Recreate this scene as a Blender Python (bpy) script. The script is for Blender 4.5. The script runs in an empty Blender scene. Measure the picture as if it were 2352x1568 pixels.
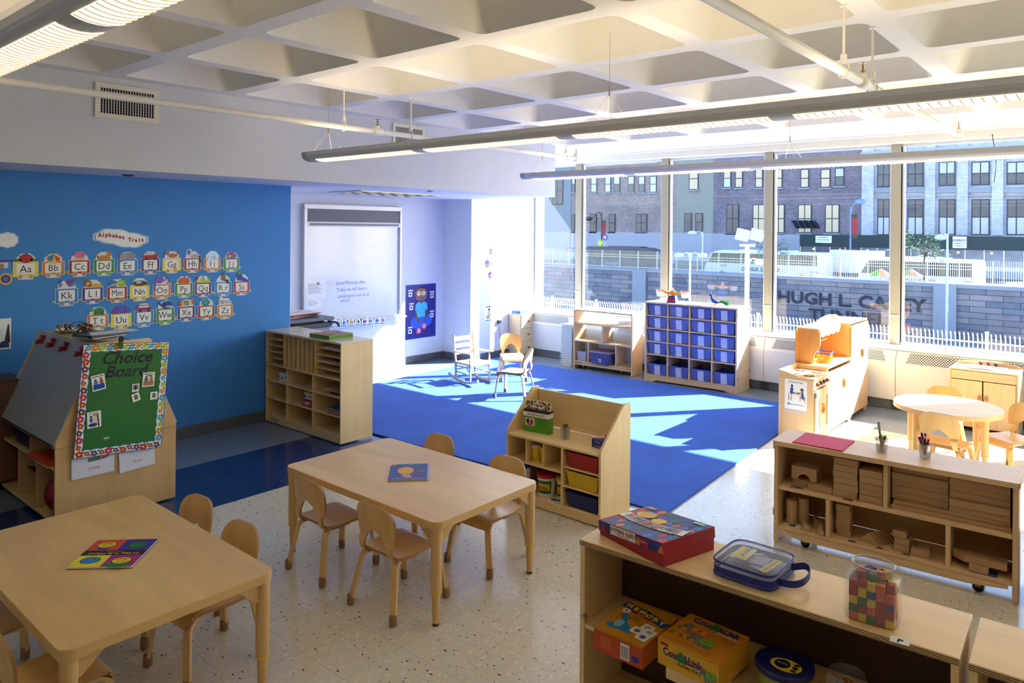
import bpy, bmesh, math, random
from mathutils import Matrix, Vector, noise
from mathutils.geometry import tessellate_polygon
random.seed(7)
S = bpy.context.scene
C = S.collection
PI = math.pi

# ---------------------------------------------------------------- camera
CAM = Vector((0, 0, 1.84)); FPX = 1682.1; YAW = .8648; ROLL = .0086; PY = 525.26
fw = Vector((math.sin(YAW), math.cos(YAW), 0)); rt = Vector((math.cos(YAW), -math.sin(YAW), 0)); up = Vector((0, 0, 1))
r3 = math.cos(ROLL)*rt + math.sin(ROLL)*up; u3 = -math.sin(ROLL)*rt + math.cos(ROLL)*up
cam = bpy.data.cameras.new('camera'); camo = bpy.data.objects.new('camera', cam); C.objects.link(camo)
mw = Matrix.Identity(4)
for i in range(3):
    mw[i][0] = r3[i]; mw[i][1] = u3[i]; mw[i][2] = -fw[i]; mw[i][3] = CAM[i]
camo.matrix_world = mw
cam.sensor_width = 36; cam.sensor_fit = 'HORIZONTAL'; cam.lens = FPX/2352*36
cam.shift_y = -(784-PY)/2352
cam.clip_start = .05; cam.clip_end = 600
S.camera = camo

def at(ax, val, px, py):
    "world point of the surface x=val / y=val / z=val seen along one direction of the survey"
    d = fw + r3*((px-1176)/FPX) - u3*((py-PY)/FPX); i = 'xyz'.index(ax)
    return CAM + d*((val-CAM[i])/d[i])

# ---------------------------------------------------------------- world, sun, exposure
w = bpy.data.worlds.new('sky'); S.world = w; w.use_nodes = True
nt = w.node_tree; bg = nt.nodes['Background']
sky = nt.nodes.new('ShaderNodeTexSky'); sky.sky_type = 'NISHITA'; sky.sun_disc = False
sky.sun_elevation = math.radians(33); sky.sun_rotation = math.radians(127); sky.air_density = 1.2; sky.dust_density = .5; sky.ozone_density = 1.6
nt.links.new(sky.outputs[0], bg.inputs[0]); bg.inputs[1].default_value = .75
sl = bpy.data.lights.new('sun', 'SUN'); sl.energy = 46; sl.angle = .0093; sl.color = (1, .95, .86)
so = bpy.data.objects.new('sun', sl); C.objects.link(so)
so.rotation_euler = Vector((-1, .75, -.815)).to_track_quat('-Z', 'Y').to_euler(); so.location = (14, -7, 9)
vs = S.view_settings; vs.view_transform = 'Standard'; vs.look = 'None'; vs.gamma = 1; vs.exposure = .27; vs.use_curve_mapping = False
S.cycles.max_bounces = 10; S.cycles.diffuse_bounces = 6; S.cycles.glossy_bounces = 4; S.cycles.transparent_max_bounces = 16
S.cycles.use_denoising = True; S.cycles.sample_clamp_indirect = 6; S.cycles.caustics_reflective = False; S.cycles.caustics_refractive = False

# ---------------------------------------------------------------- materials
def lin(h):
    if isinstance(h, (tuple, list)): return (*h, 1) if len(h) == 3 else tuple(h)
    h = h.lstrip('#'); v = [int(h[i:i+2], 16)/255 for i in (0, 2, 4)]
    return tuple((x/12.92 if x <= .04045 else ((x+.055)/1.055)**2.4) for x in v)+(1,)
MATS = {}
def N(nt, t, **k):
    n = nt.nodes.new(t)
    for a, b in k.items():
        if a.startswith('i_'):
            key = a[2:]; key = int(key) if key.isdigit() else key.replace('_', ' ')
            n.inputs[key].default_value = b
        else: setattr(n, a, b)
    return n
def mat(hexc, rough=.5, kind='plain', metal=0, alpha=1, **k):
    key = (str(hexc), rough, kind, metal, alpha, tuple(sorted((a, str(b)) for a, b in k.items())))
    if key in MATS: return MATS[key]
    m = bpy.data.materials.new(kind+'_'+str(len(MATS))); MATS[key] = m; m.use_nodes = True
    nt = m.node_tree; L = nt.links.new; P = nt.nodes['Principled BSDF']
    col = lin(hexc); P.inputs['Roughness'].default_value = rough; P.inputs['Metallic'].default_value = metal
    P.inputs['Base Color'].default_value = col; m.diffuse_color = col
    if alpha < 1: P.inputs['Alpha'].default_value = alpha
    def ramp(fac, stops):
        r = N(nt, 'ShaderNodeValToRGB'); e = r.color_ramp.elements
        while len(e) < len(stops): e.new(.5)
        for q, (p, c) in zip(e, stops): q.position = p; q.color = c
        L(fac, r.inputs[0]); return r.outputs[0]
    def sc(c, f): return (c[0]*f, c[1]*f, c[2]*f, 1)
    tc = N(nt, 'ShaderNodeTexCoord'); mp = N(nt, 'ShaderNodeMapping'); L(tc.outputs['Object'], mp.inputs[0])
    vec = mp.outputs[0]
    if kind == 'plain':
        n = N(nt, 'ShaderNodeTexNoise', i_Scale=9., i_Detail=3.); L(vec, n.inputs[0])
        L(ramp(n.outputs[0], [(0, sc(col, .95)), (1, sc(col, 1.04))]), P.inputs['Base Color'])
    elif kind == 'wood':
        ax = k.get('axis', 'y'); s = {'x': (.8, 14, 14), 'y': (14, .8, 14), 'z': (14, 14, .8)}[ax]
        mp.inputs['Scale'].default_value = s
        n = N(nt, 'ShaderNodeTexNoise', i_Scale=1.1, i_Detail=6., i_Roughness=.62, i_Distortion=.5); L(vec, n.inputs[0])
        mp2 = N(nt, 'ShaderNodeMapping'); L(tc.outputs['Object'], mp2.inputs[0]); mp2.inputs['Scale'].default_value = [q**.5*1.2 for q in s]
        n2 = N(nt, 'ShaderNodeTexWave', i_Scale=.55, i_Distortion=9., i_Detail=2., wave_type='RINGS'); n2.inputs['Detail Scale'].default_value = .6; L(mp2.outputs[0], n2.inputs[0])
        a = ramp(n.outputs[0], [(.25, sc((col[0], col[1]*.97, col[2]*.92), .9)), (.55, col), (.8, sc(col, 1.06))])
        b = ramp(n2.outputs[1], [(0, (.9, .87, .82, 1)), (.16, (1, 1, 1, 1)), (1, (1, 1, 1, 1))])
        mx = N(nt, 'ShaderNodeMix', data_type='RGBA', blend_type='MULTIPLY'); mx.inputs[0].default_value = k.get('grain', .55)
        L(a, mx.inputs[6]); L(b, mx.inputs[7]); L(mx.outputs[2], P.inputs['Base Color'])
    elif kind == 'emit':
        P.inputs['Emission Color'].default_value = col; P.inputs['Emission Strength'].default_value = k.get('power', 1)
    elif kind == 'carpet':
        n = N(nt, 'ShaderNodeTexNoise', i_Scale=1.6, i_Detail=5., i_Roughness=.6, i_Distortion=1.2); L(vec, n.inputs[0])
        n2 = N(nt, 'ShaderNodeTexNoise', i_Scale=260., i_Detail=2.); L(vec, n2.inputs[0])
        a = ramp(n.outputs[0], [(.3, sc(col, .78)), (.5, col), (.72, sc((col[0]*1.3, col[1]*1.15, col[2]), 1.15))])
        b = ramp(n2.outputs[0], [(.3, (.75, .75, .78, 1)), (.7, (1.1, 1.1, 1.1, 1))])
        mx = N(nt, 'ShaderNodeMix', data_type='RGBA', blend_type='MULTIPLY'); mx.inputs[0].default_value = 1
        L(a, mx.inputs[6]); L(b, mx.inputs[7]); L(mx.outputs[2], P.inputs['Base Color'])
        P.inputs['Sheen Weight'].default_value = .2; P.inputs['Sheen Tint'].default_value = (.5, .8, 1, 1)
        bp = N(nt, 'ShaderNodeBump', i_Strength=.5, i_Distance=.004); L(n2.outputs[0], bp.inputs['Height']); L(bp.outputs[0], P.inputs['Normal'])
    elif kind == 'dots':           # staggered round perforations
        p = k.get('pitch', .022); r = k.get('r', .0062); u, v = k.get('uv', ('Y', 'Z'))
        sp = N(nt, 'ShaderNodeSeparateXYZ'); L(tc.outputs['Object'], sp.inputs[0])
        def M(op, a, b=None, c=None):
            q = N(nt, 'ShaderNodeMath', operation=op)
            for i, x in enumerate((a, b, c)):
                if x is None: continue
                if isinstance(x, (int, float)): q.inputs[i].default_value = x
                else: L(x, q.inputs[i])
            return q.outputs[0]
        def lat(o):
            a = M('SUBTRACT', M('FRACT', M('ADD', M('DIVIDE', sp.outputs[u], p), 100+o)), .5)
            b = M('SUBTRACT', M('FRACT', M('ADD', M('DIVIDE', sp.outputs[v], p), 100+o)), .5)
            return M('LESS_THAN', M('ADD', M('MULTIPLY', a, a), M('MULTIPLY', b, b)), (r/p)**2)
        d = M('MAXIMUM', lat(0), lat(.5))
        mx = N(nt, 'ShaderNodeMix', data_type='RGBA'); L(d, mx.inputs[0]); mx.inputs[6].default_value = col; mx.inputs[7].default_value = (.01, .012, .02, 1)
        L(mx.outputs[2], P.inputs['Base Color'])
    elif kind in ('brick', 'stone'):
        mp.inputs['Rotation'].default_value = k.get('rot', (PI/2, 0, PI/2))
        cv = N(nt, 'ShaderNodeCombineXYZ'); sp = N(nt, 'ShaderNodeSeparateXYZ'); L(tc.outputs['Object'], sp.inputs[0]); L(sp.outputs['Y'], cv.inputs[0]); L(sp.outputs['Z'], cv.inputs[1])
        br = N(nt, 'ShaderNodeTexBrick'); L(cv.outputs[0], br.inputs[0])
        c2 = lin(k.get('c2', hexc)); br.inputs['Color1'].default_value = col; br.inputs['Color2'].default_value = c2
        br.inputs['Mortar'].default_value = lin(k.get('mortar', '#555560')); br.inputs['Scale'].default_value = k.get('scale', 1.)
        br.inputs['Mortar Size'].default_value = k.get('ms', .02); br.inputs['Brick Width'].default_value = k.get('bw', .5); br.inputs['Row Height'].default_value = k.get('rh', .25)
        n = N(nt, 'ShaderNodeTexNoise', i_Scale=k.get('ns', .6), i_Detail=7., i_Roughness=.7); L(cv.outputs[0], n.inputs[0])
        b = ramp(n.outputs[0], [(.3, (.72, .72, .75, 1)), (.7, (1.25, 1.22, 1.2, 1))])
        mx = N(nt, 'ShaderNodeMix', data_type='RGBA', blend_type='MULTIPLY'); mx.inputs[0].default_value = 1
        L(br.outputs[0], mx.inputs[6]); L(b, mx.inputs[7]); L(mx.outputs[2], P.inputs['Base Color'])
    elif kind == 'ribbed':
        wv = N(nt, 'ShaderNodeTexWave', i_Scale=k.get('scale', 20.), bands_direction=k.get('dir', 'Y')); L(vec, wv.inputs[0])
        bp = N(nt, 'ShaderNodeBump', i_Strength=.6, i_Distance=.004); L(wv.outputs[1], bp.inputs['Height']); L(bp.outputs[0], P.inputs['Normal'])
    if kind == 'glass':
        nt.nodes.remove(P); o = nt.nodes['Material Output']
        tr = N(nt, 'ShaderNodeBsdfTransparent'); tr.inputs[0].default_value = col
        gl = N(nt, 'ShaderNodeBsdfGlossy'); gl.inputs['Roughness'].default_value = rough
        lw = N(nt, 'ShaderNodeLayerWeight'); lw.inputs[0].default_value = .5
        pw = N(nt, 'ShaderNodeMath', operation='POWER'); pw.inputs[1].default_value = 4; L(lw.outputs[1], pw.inputs[0])
        ma = N(nt, 'ShaderNodeMath', operation='MULTIPLY_ADD'); ma.inputs[1].default_value = .8; ma.inputs[2].default_value = k.get('f0', .06); L(pw.outputs[0], ma.inputs[0])
        mx = N(nt, 'ShaderNodeMixShader'); L(ma.outputs[0], mx.inputs[0]); L(tr.outputs[0], mx.inputs[1]); L(gl.outputs[0], mx.inputs[2]); L(mx.outputs[0], o.inputs[0])
    return m

# ---------------------------------------------------------------- mesh builder
TXT = {}
def textgeo(s, shear=0., bold=0.):
    key = (s, shear, bold)
    if key not in TXT:
        c = bpy.data.curves.new('t', 'FONT'); c.body = s; c.resolution_u = 2; c.shear = shear; c.offset = bold; c.size = 1; c.align_x = 'CENTER'
        o = bpy.data.objects.new('t', c); me = bpy.data.meshes.new_from_object(o)
        TXT[key] = ([v.co.to_2d() for v in me.vertices], [tuple(p.vertices) for p in me.polygons])
        bpy.data.objects.remove(o); bpy.data.meshes.remove(me); bpy.data.curves.remove(c)
    return TXT[key]
def T(x=0, y=0, z=0): return Matrix.Translation((x, y, z))
def R(a, ax='Z'): return Matrix.Rotation(a, 4, ax)
class G:
    def __init__(s): s.v = []; s.f = []; s.mi = []; s.sm = []; s.mats = []; s.M = Matrix.Identity(4)
    def add(s, vs, fs, m, smooth=False):
        if m not in s.mats: s.mats.append(m)
        k = s.mats.index(m); b = len(s.v); M = s.M
        s.v += [M @ Vector(v) for v in vs]
        for f in fs: s.f.append([b+i for i in f]); s.mi.append(k); s.sm.append(smooth)
        return s
    def box(s, x0, y0, z0, x1, y1, z1, m):
        return s.add([(x0, y0, z0), (x1, y0, z0), (x1, y1, z0), (x0, y1, z0), (x0, y0, z1), (x1, y0, z1), (x1, y1, z1), (x0, y1, z1)],
                     [(0, 3, 2, 1), (4, 5, 6, 7), (0, 1, 5, 4), (1, 2, 6, 5), (2, 3, 7, 6), (3, 0, 4, 7)], m)
    def cb(s, cx, cy, z0, sx, sy, h, m): return s.box(cx-sx/2, cy-sy/2, z0, cx+sx/2, cy+sy/2, z0+h, m)
    def prism(s, poly, z0, z1, m, holes=(), smooth=False, cap=True):
        loops = [list(poly)]+[list(h) for h in holes]; allp = [p for l in loops for p in l]; n = len(allp)
        if holes: tri = tessellate_polygon([[Vector((*p, 0)) for p in l] for l in loops])
        else: tri = [tuple(range(n))]
        area = sum(loops[0][i-1][0]*p[1]-p[0]*loops[0][i-1][1] for i, p in enumerate(loops[0]))
        flip = area < 0
        fs = []
        for t in tri:
            t = tuple(t)
            if holes:
                a, b_, c = (Vector(allp[i]) for i in t); ar = (b_-a).cross(c-a)
                up_ = t if ar > 0 else t[::-1]
            else: up_ = t[::-1] if flip else t
            if cap: fs.append(tuple(i+n for i in up_)); fs.append(up_[::-1])
        vs = [(*p, z0) for p in allp]+[(*p, z1) for p in allp]; s.add(vs, fs, m)
        b = 0; fs = []
        for li, l in enumerate(loops):
            ar = sum(l[i-1][0]*p[1]-p[0]*l[i-1][1] for i, p in enumerate(l)); ccw = ar > 0
            if li: ccw = not ccw
            for i in range(len(l)):
                a = b+i; c = b+(i+1) % len(l); q = (a, c, c+n, a+n); fs.append(q if ccw else q[::-1])
            b += len(l)
        return s.add(vs, fs, m, smooth)
    def flat(s, poly, z, m):
        return s.add([(*p, z) for p in poly], [tuple(range(len(poly)))], m)
    def rect(s, x0, y0, x1, y1, z, m): return s.flat([(x0, y0), (x1, y0), (x1, y1), (x0, y1)], z, m)
    def ell(s, cx, cy, rx, ry, z, m, n=20, a0=0, a1=2*PI):
        full = abs(a1-a0-2*PI) < 1e-6
        return s.flat([(cx+rx*math.cos(a0+(a1-a0)*i/(n if full else n-1)), cy+ry*math.sin(a0+(a1-a0)*i/(n if full else n-1))) for i in range(n)], z, m)
    def line(s, pts, wd, z, m):
        for a, b in zip(pts, pts[1:]):
            a = Vector(a); b = Vector(b); d = (b-a)
            if d.length < 1e-6: continue
            d = d.normalized(); q = Vector((-d.y, d.x))*wd/2; e = d*wd*.2
            s.flat([tuple(a-q-e), tuple(b-q+e), tuple(b+q+e), tuple(a+q-e)], z, m)
        return s
    def text(s, t, x, y, size, z, m, shear=0., bold=0., sx=1., arc=0.):
        v, f = textgeo(t, shear, bold)
        pts = []
        for p in v:
            px = p.x*size*sx; py = p.y*size
            pts.append((x+px, y+py+arc*px*px, z))
        return s.add(pts, f, m)
    def lathe(s, prof, cx, cy, m, n=24, z=0, smooth=True, cap=True, sx=1, sy=1):
        vs = []; fs = []
        for r, h in prof:
            for i in range(n): a = 2*PI*i/n; vs.append((cx+r*sx*math.cos(a), cy+r*sy*math.sin(a), z+h))
        for j in range(len(prof)-1):
            for i in range(n):
                a = j*n+i; b = j*n+(i+1) % n; fs.append((a, b, b+n, a+n))
        s.add(vs, fs, m, smooth)
        if cap:
            if prof[0][0] > 1e-5: s.add(vs[:n], [tuple(range(n))[::-1]], m)
            if prof[-1][0] > 1e-5: s.add(vs[-n:], [tuple(range(n))], m)
        return s
    def cyl(s, cx, cy, z0, r, h, m, n=16): return s.lathe([(r, 0), (r, h)], cx, cy, m, n, z0)
    def sweep(s, path, sec, m, closed=False, smooth=True, upv=(0, 0, 1), radii=None):
        "sec: list of (a,b) offsets along side and up vectors"
        path = [Vector(p) for p in path]; n = len(sec); vs = []; fs = []; U = Vector(upv)
        for i, p in enumerate(path):
            a = path[max(0, i-1)]; b = path[min(len(path)-1, i+1)]
            if closed: a = path[i-1]; b = path[(i+1) % len(path)]
            d = (b-a).normalized(); sd = d.cross(U)
            if sd.length < 1e-3: sd = d.cross(Vector((0, 1, 0)) if abs(U.y) < .9 else Vector((1, 0, 0)))
            sd.normalize(); uu = sd.cross(d).normalized(); k = radii[i] if radii else 1
            for q in sec: vs.append(p+sd*q[0]*k+uu*q[1]*k)
        cnt = len(path)
        for j in range(cnt if closed else cnt-1):
            for i in range(n):
                a = j*n+i; b = j*n+(i+1) % n; c = ((j+1) % cnt)*n; fs.append((a, b, c+(i+1) % n, c+i))
        s.add(vs, fs, m, smooth)
        if not closed: s.add(vs[:n], [tuple(range(n))[::-1]], m); s.add(vs[-n:], [tuple(range(n))], m)
        return s
    def tube(s, path, r, m, n=8, radii=None, closed=False):
        return s.sweep(path, [(r*math.cos(2*PI*i/n), r*math.sin(2*PI*i/n)) for i in range(n)], m, radii=radii, closed=closed)
    def bar(s, path, wd, t, m, upv=(0, 0, 1)):
        return s.sweep(path, [(-wd/2, -t/2), (wd/2, -t/2), (wd/2, t/2), (-wd/2, t/2)], m, smooth=False, upv=upv)
    def ball(s, c, rx, ry, rz, m, n=14):
        h = n//2; pr = [(math.sin(PI*i/h), -math.cos(PI*i/h)) for i in range(h+1)]
        vs = []; fs = []
        for r, z in pr:
            for i in range(n): a = 2*PI*i/n; vs.append((c[0]+rx*r*math.cos(a), c[1]+ry*r*math.sin(a), c[2]+rz*z))
        for j in range(h):
            for i in range(n): a = j*n+i; b = j*n+(i+1) % n; fs.append((a, b, b+n, a+n))
        return s.add(vs, fs, m, True)
    def build(s, name, parent=None, bevel=0, seg=2, origin=None):
        me = bpy.data.meshes.new(name)
        org = Vector(origin) if origin else None
        vs = [v-org for v in s.v] if org else s.v
        me.from_pydata([tuple(v) for v in vs], [], s.f)
        for m in s.mats: me.materials.append(m)
        me.polygons.foreach_set('material_index', s.mi); me.polygons.foreach_set('use_smooth', s.sm); me.update()
        o = bpy.data.objects.new(name, me); C.objects.link(o)
        if org: o.location = org
        if parent: o.parent = parent
        if bevel:
            b = o.modifiers.new('bevel', 'BEVEL'); b.width = bevel; b.segments = seg; b.limit_method = 'ANGLE'; b.angle_limit = math.radians(50); b.harden_normals = False
        return o
def rrect(x0, y0, x1, y1, r, n=5):
    out = []
    for cx, cy, a in ((x1-r, y1-r, 0), (x0+r, y1-r, PI/2), (x0+r, y0+r, PI), (x1-r, y0+r, 1.5*PI)):
        for i in range(n+1): t = a+PI/2*i/n; out.append((cx+r*math.cos(t), cy+r*math.sin(t)))
    return out
def thing(name, label, cat, loc=(0, 0, 0), rz=0, group=None):
    o = bpy.data.objects.new(name, None); C.objects.link(o); o.location = loc; o.rotation_euler = (0, 0, rz)
    o.empty_display_size = .1
    o['label'] = label; o['category'] = cat
    if group: o['group'] = group
    return o
def tag(o, label, cat, group=None, kind=None):
    o['label'] = label; o['category'] = cat
    if group: o['group'] = group
    if kind: o['kind'] = kind
    return o
def struct(o): o['kind'] = 'structure'; return o
def dup(root, loc, rz=0, label=None, group=None):
    def cp(o, par):
        c = o.copy(); C.objects.link(c); c.parent = par
        for ch in o.children: cp(ch, c)
        return c
    r = cp(root, None); r.location = loc; r.rotation_euler = (0, 0, rz)
    if label: r['label'] = label
    if group: r['group'] = group
    return r

MAPLE = mat('#EAC88A', .38, 'wood', axis='y'); MAPLE_X = mat('#EAC88A', .38, 'wood', axis='x'); MAPLE_Z = mat('#EAC88A', .38, 'wood', axis='z')
BIRCH = mat('#EBCC92', .4, 'wood', axis='y', grain=.3); BIRCH_Z = mat('#EBCC92', .4, 'wood', axis='z', grain=.4)
PLY = mat('#A8834F', .5, 'wood', axis='y'); TAN = mat('#D8AF72', .42); BROWN = mat('#8A6238', .55)
WHITE = mat('#EDEDEA', .5); PAPER = mat('#EFEFEC', .8); BLACK = mat('#15151A', .4); METAL = mat('#B8B8B4', .3, metal=1); WALLW = mat('#DCDFE6', .85)
INK = mat('#22222A', .7); REDP = mat('#B3141F', .4); YEL = mat('#E8C414', .4); BLUEP = mat('#1C3FA8', .4); GRN = mat('#1E7A34', .45); ORG = mat('#E07B1C', .45); PUR = mat('#5B3090', .45); SKIN = mat('#B98562', .6); DSKIN = mat('#7A4E38', .6); PINK = mat('#D85A9A', .5); LBLUE = mat('#2F86D0', .5); CREAM = mat('#EDE8D2', .6); GREY = mat('#8C9096', .5)
# ================================================================ the room
XW, YB, YS, YA, YC, XE, ZC, ZS = 8.7, 6.28, 5.51, 7.48, 6.94, 7.28, 2.882, 2.238
X0, Y0 = 2.06-5*.893, 5.438-10*.893
HEAD, SILL = 2.783, .64
# floor
def floor_mat():
    m = bpy.data.materials.new('vinyl_tiles'); m.use_nodes = True; nt = m.node_tree; L = nt.links.new; P = nt.nodes['Principled BSDF']
    g = N(nt, 'ShaderNodeNewGeometry'); sp = N(nt, 'ShaderNodeSeparateXYZ'); L(g.outputs['Position'], sp.inputs[0])
    def M(op, a, b=None, c=None):
        q = N(nt, 'ShaderNodeMath', operation=op)
        for i, x in enumerate((a, b, c)):
            if x is None: continue
            if isinstance(x, (int, float)): q.inputs[i].default_value = x
            else: L(x, q.inputs[i])
        return q.outputs[0]
    def mix(f, a, b):
        q = N(nt, 'ShaderNodeMix', data_type='RGBA'); L(f, q.inputs[0])
        for i, x in ((6, a), (7, b)):
            if isinstance(x, tuple): q.inputs[i].default_value = x
            else: L(x, q.inputs[i])
        return q.outputs[2]
    X, Y = sp.outputs['X'], sp.outputs['Y']
    fine = N(nt, 'ShaderNodeTexNoise', i_Scale=38., i_Detail=4., i_Roughness=.7); L(g.outputs['Position'], fine.inputs[0])
    def chips(scale, stretch, seed, thr):
        mp = N(nt, 'ShaderNodeMapping'); mp.inputs['Scale'].default_value = stretch; mp.inputs['Rotation'].default_value = (0, 0, seed); mp.inputs['Location'].default_value = (seed*3, seed*7, 0)
        L(g.outputs['Position'], mp.inputs[0])
        v = N(nt, 'ShaderNodeTexVoronoi', i_Scale=scale, feature='F1'); v.inputs['Randomness'].default_value = 1; L(mp.outputs[0], v.inputs[0])
        ds = N(nt, 'ShaderNodeTexNoise', i_Scale=scale*1.7, i_Detail=2.); L(mp.outputs[0], ds.inputs[0])
        sp2 = N(nt, 'ShaderNodeSeparateColor'); L(v.outputs['Color'], sp2.inputs[0])
        return M('LESS_THAN', M('ADD', v.outputs['Distance'], M('MULTIPLY', M('SUBTRACT', ds.outputs[0], .5), .25)), M('MULTIPLY', M('SUBTRACT', sp2.outputs[0], thr), .7))
    dark = M('MAXIMUM', chips(58, (1, .45, 1), .5, .62), chips(80, (.5, 1, 1), 1.1, .66))
    pale = chips(60, (.6, 1, 1), 2.2, .3)
    base = mix(fine.outputs[0], lin('#C9C2AE'), lin('#DCD6C4'))
    c1 = mix(pale, base, lin('#E0DBCB')); cream = mix(dark, c1, lin('#5B4F45'))
    gb = mix(fine.outputs[0], lin('#5E6E80'), lin('#8996A6')); gb = mix(M('MULTIPLY', dark, .55), gb, lin('#3D4654'))
    nv = mix(fine.outputs[0], lin('#152A55'), lin('#23407A')); nv = mix(M('MULTIPLY', dark, .35), nv, lin('#5A79AA'))
    grey = M('MAXIMUM', M('GREATER_THAN', Y, 5.505), M('GREATER_THAN', X, 7.4))
    navy = M('MULTIPLY', M('GREATER_THAN', Y, 4.585), M('LESS_THAN', Y, 5.505)); navy = M('MULTIPLY', navy, M('LESS_THAN', X, 7.4))
    col = mix(grey, mix(navy, cream, nv), gb)
    def seam(a, off): 
        f = M('FRACT', M('DIVIDE', M('ADD', a, off), .3057)); return M('LESS_THAN', f, .006)
    sm = M('MAXIMUM', seam(X, 30.57), seam(Y, 30.57-4.585+.3057*15))
    col = mix(M('MULTIPLY', sm, .55), col, lin('#6A6459'))
    L(col, P.inputs['Base Color']); P.inputs['Roughness'].default_value = .13
    rn = N(nt, 'ShaderNodeTexNoise', i_Scale=1.4, i_Detail=3.); L(g.outputs['Position'], rn.inputs[0])
    mr = N(nt, 'ShaderNodeMapRange', i_3=.08, i_4=.24); L(rn.outputs[0], mr.inputs[0]); L(mr.outputs[0], P.inputs['Roughness'])
    bp = N(nt, 'ShaderNodeBump', i_Strength=.035, i_Distance=.02); bn = N(nt, 'ShaderNodeTexNoise', i_Scale=6., i_Detail=2.); L(g.outputs['Position'], bn.inputs[0]); L(bn.outputs[0], bp.inputs['Height']); L(bp.outputs[0], P.inputs['Normal'])
    return m
g = G(); g.box(X0-.2, Y0-.2, -.2, XW+.2, YA+.2, 0, floor_mat()); struct(g.build('floor'))
# waffle ceiling
CEIL = mat('#E9E6DC', .8)
g = G(); top = ZC+.46
xs = [2.06+.893*k for k in range(-5, 7)]; ys = [5.438-.893*k for k in range(0, 11)]
for i in range(len(xs)-1):
    for j in range(len(ys)-1):
        x0, x1 = xs[i], xs[i+1]; y1, y0 = ys[j], ys[j+1]; e = .062
        lo = rrect(x0+e, y0+e, x1-e, y1-e, .06, 4); hi = rrect(x0+e+.25, y0+e+.25, x1-e-.25, y1-e-.25, .05, 4); mid = rrect(x0+e+.012, y0+e+.012, x1-e-.012, y1-e-.012, .06, 4)
        sq = [(x1, y1), (x0, y1), (x0, y0), (x1, y0)]; n = len(lo); h = n//4
        vs = [(*p, ZC) for p in lo]+[(*p, ZC+.03) for p in mid]+[(*p, top) for p in hi]+[(*p, ZC) for p in sq]
        fs = []
        for L_ in (0, 1):
            for k in range(n): a = L_*n+k; b = L_*n+(k+1) % n; fs.append((b, a, a+n, b+n))
        g.add(vs, fs, CEIL, True); fs = [tuple(range(2*n, 3*n))[::-1]]
        for q in range(4):
            c = 3*n+q
            for k in range(q*h, q*h+h-1): fs.append((c, k+1, k))
            k = q*h+h-1; fs.append((c, 3*n+(q+1) % 4, (k+1) % n, k))
        g.add(vs, fs, CEIL)
g.box(xs[-1], Y0, ZC, XW+.3, YA+.2, ZC+.1, CEIL); g.box(X0, 5.438, ZC, xs[-1], YS+.1, ZC+.1, CEIL)
g.box(X0-.2, Y0-.2, top+.06, XW+.3, YA+.3, top+.2, CEIL)
struct(g.build('ceiling'))
# walls
BLUEW = mat('#3F86CE', .75)
g = G(); g.box(X0, YB, 0, 4.035, YA+.2, ZS, BLUEW); struct(g.build('wall_blue'))
g = G(); g.box(4.035, YA, 0, XE+.001, YA+.2, ZS, WALLW); g.box(4.0352, YB+.002, 0, 4.04, YA, ZS, WALLW); struct(g.build('wall_whiteboard'))
g = G(); g.box(XE, YC, 0, XW+.2, YA+.2, ZC, WALLW); struct(g.build('wall_column'))
g = G(); g.box(X0, YS, ZS, XE, YA+.2, ZC+.001, mat('#D3D6DC', .85)); struct(g.build('ceiling_soffit'))
g = G(); g.box(X0-.2, Y0-.2, 0, X0, YA, ZC+.5, WALLW); struct(g.build('wall_left'))
g = G(); g.box(X0-.2, Y0-.2, 0, XW+.2, Y0, ZC+.5, WALLW); struct(g.build('wall_back'))
BB = mat('#5A5B62', .5)
def base(name, x0, y0, x1, y1):
    g = G(); g.box(x0, y0, 0, x1, y1, .1, BB); struct(g.build(name, bevel=.003))
base('baseboard_blue', X0, YB-.012, 4.047, YB); base('baseboard_return', 4.035, YB, 4.047, YA); base('baseboard_whiteboard', 4.047, YA-.012, XE-.012, YA)
base('baseboard_column_side', XE-.012, YC-.012, XE, YA); base('baseboard_column', XE, YC-.012, 8.33, YC)
# window wall
MY = [6.11-1.382*k for k in range(0, 7)]
g = G(); g.box(XW, Y0, -3.2, XW+.2, YC, SILL-.02, WALLW); g.box(XW-.02, Y0, HEAD, XW+.25, YC, 3.4, WALLW); g.box(XW, Y0-.2, -3.2, XW+.2, MY[-1]-1.2, 3.2, WALLW)
struct(g.build('wall_window'))
VAL = mat('#E6E3D2', .5)
g = G(); g.box(8.55, Y0, HEAD, 8.68, YC, ZC, VAL); struct(g.build('trim_valance', bevel=.004))
g = G(); g.box(8.49, Y0, ZC-.022, 8.55, YC, ZC, WHITE); struct(g.build('trim_ceiling_edge'))
g = G(); g.box(8.37, Y0, SILL-.025, 8.70, YC, SILL-.002, mat('#F0F0EC', .35)); struct(g.build('trim_window_sill', bevel=.006))
PANE = mat('#E4EEFA', 0., 'glass', f0=.07); POST = mat('#A9A48F', .5); ALU = mat('#D8DCE2', .35, metal=.3); DARKF = mat('#3A4150', .5)
yy = [YC]+MY+[MY[-1]-1.2]
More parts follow.
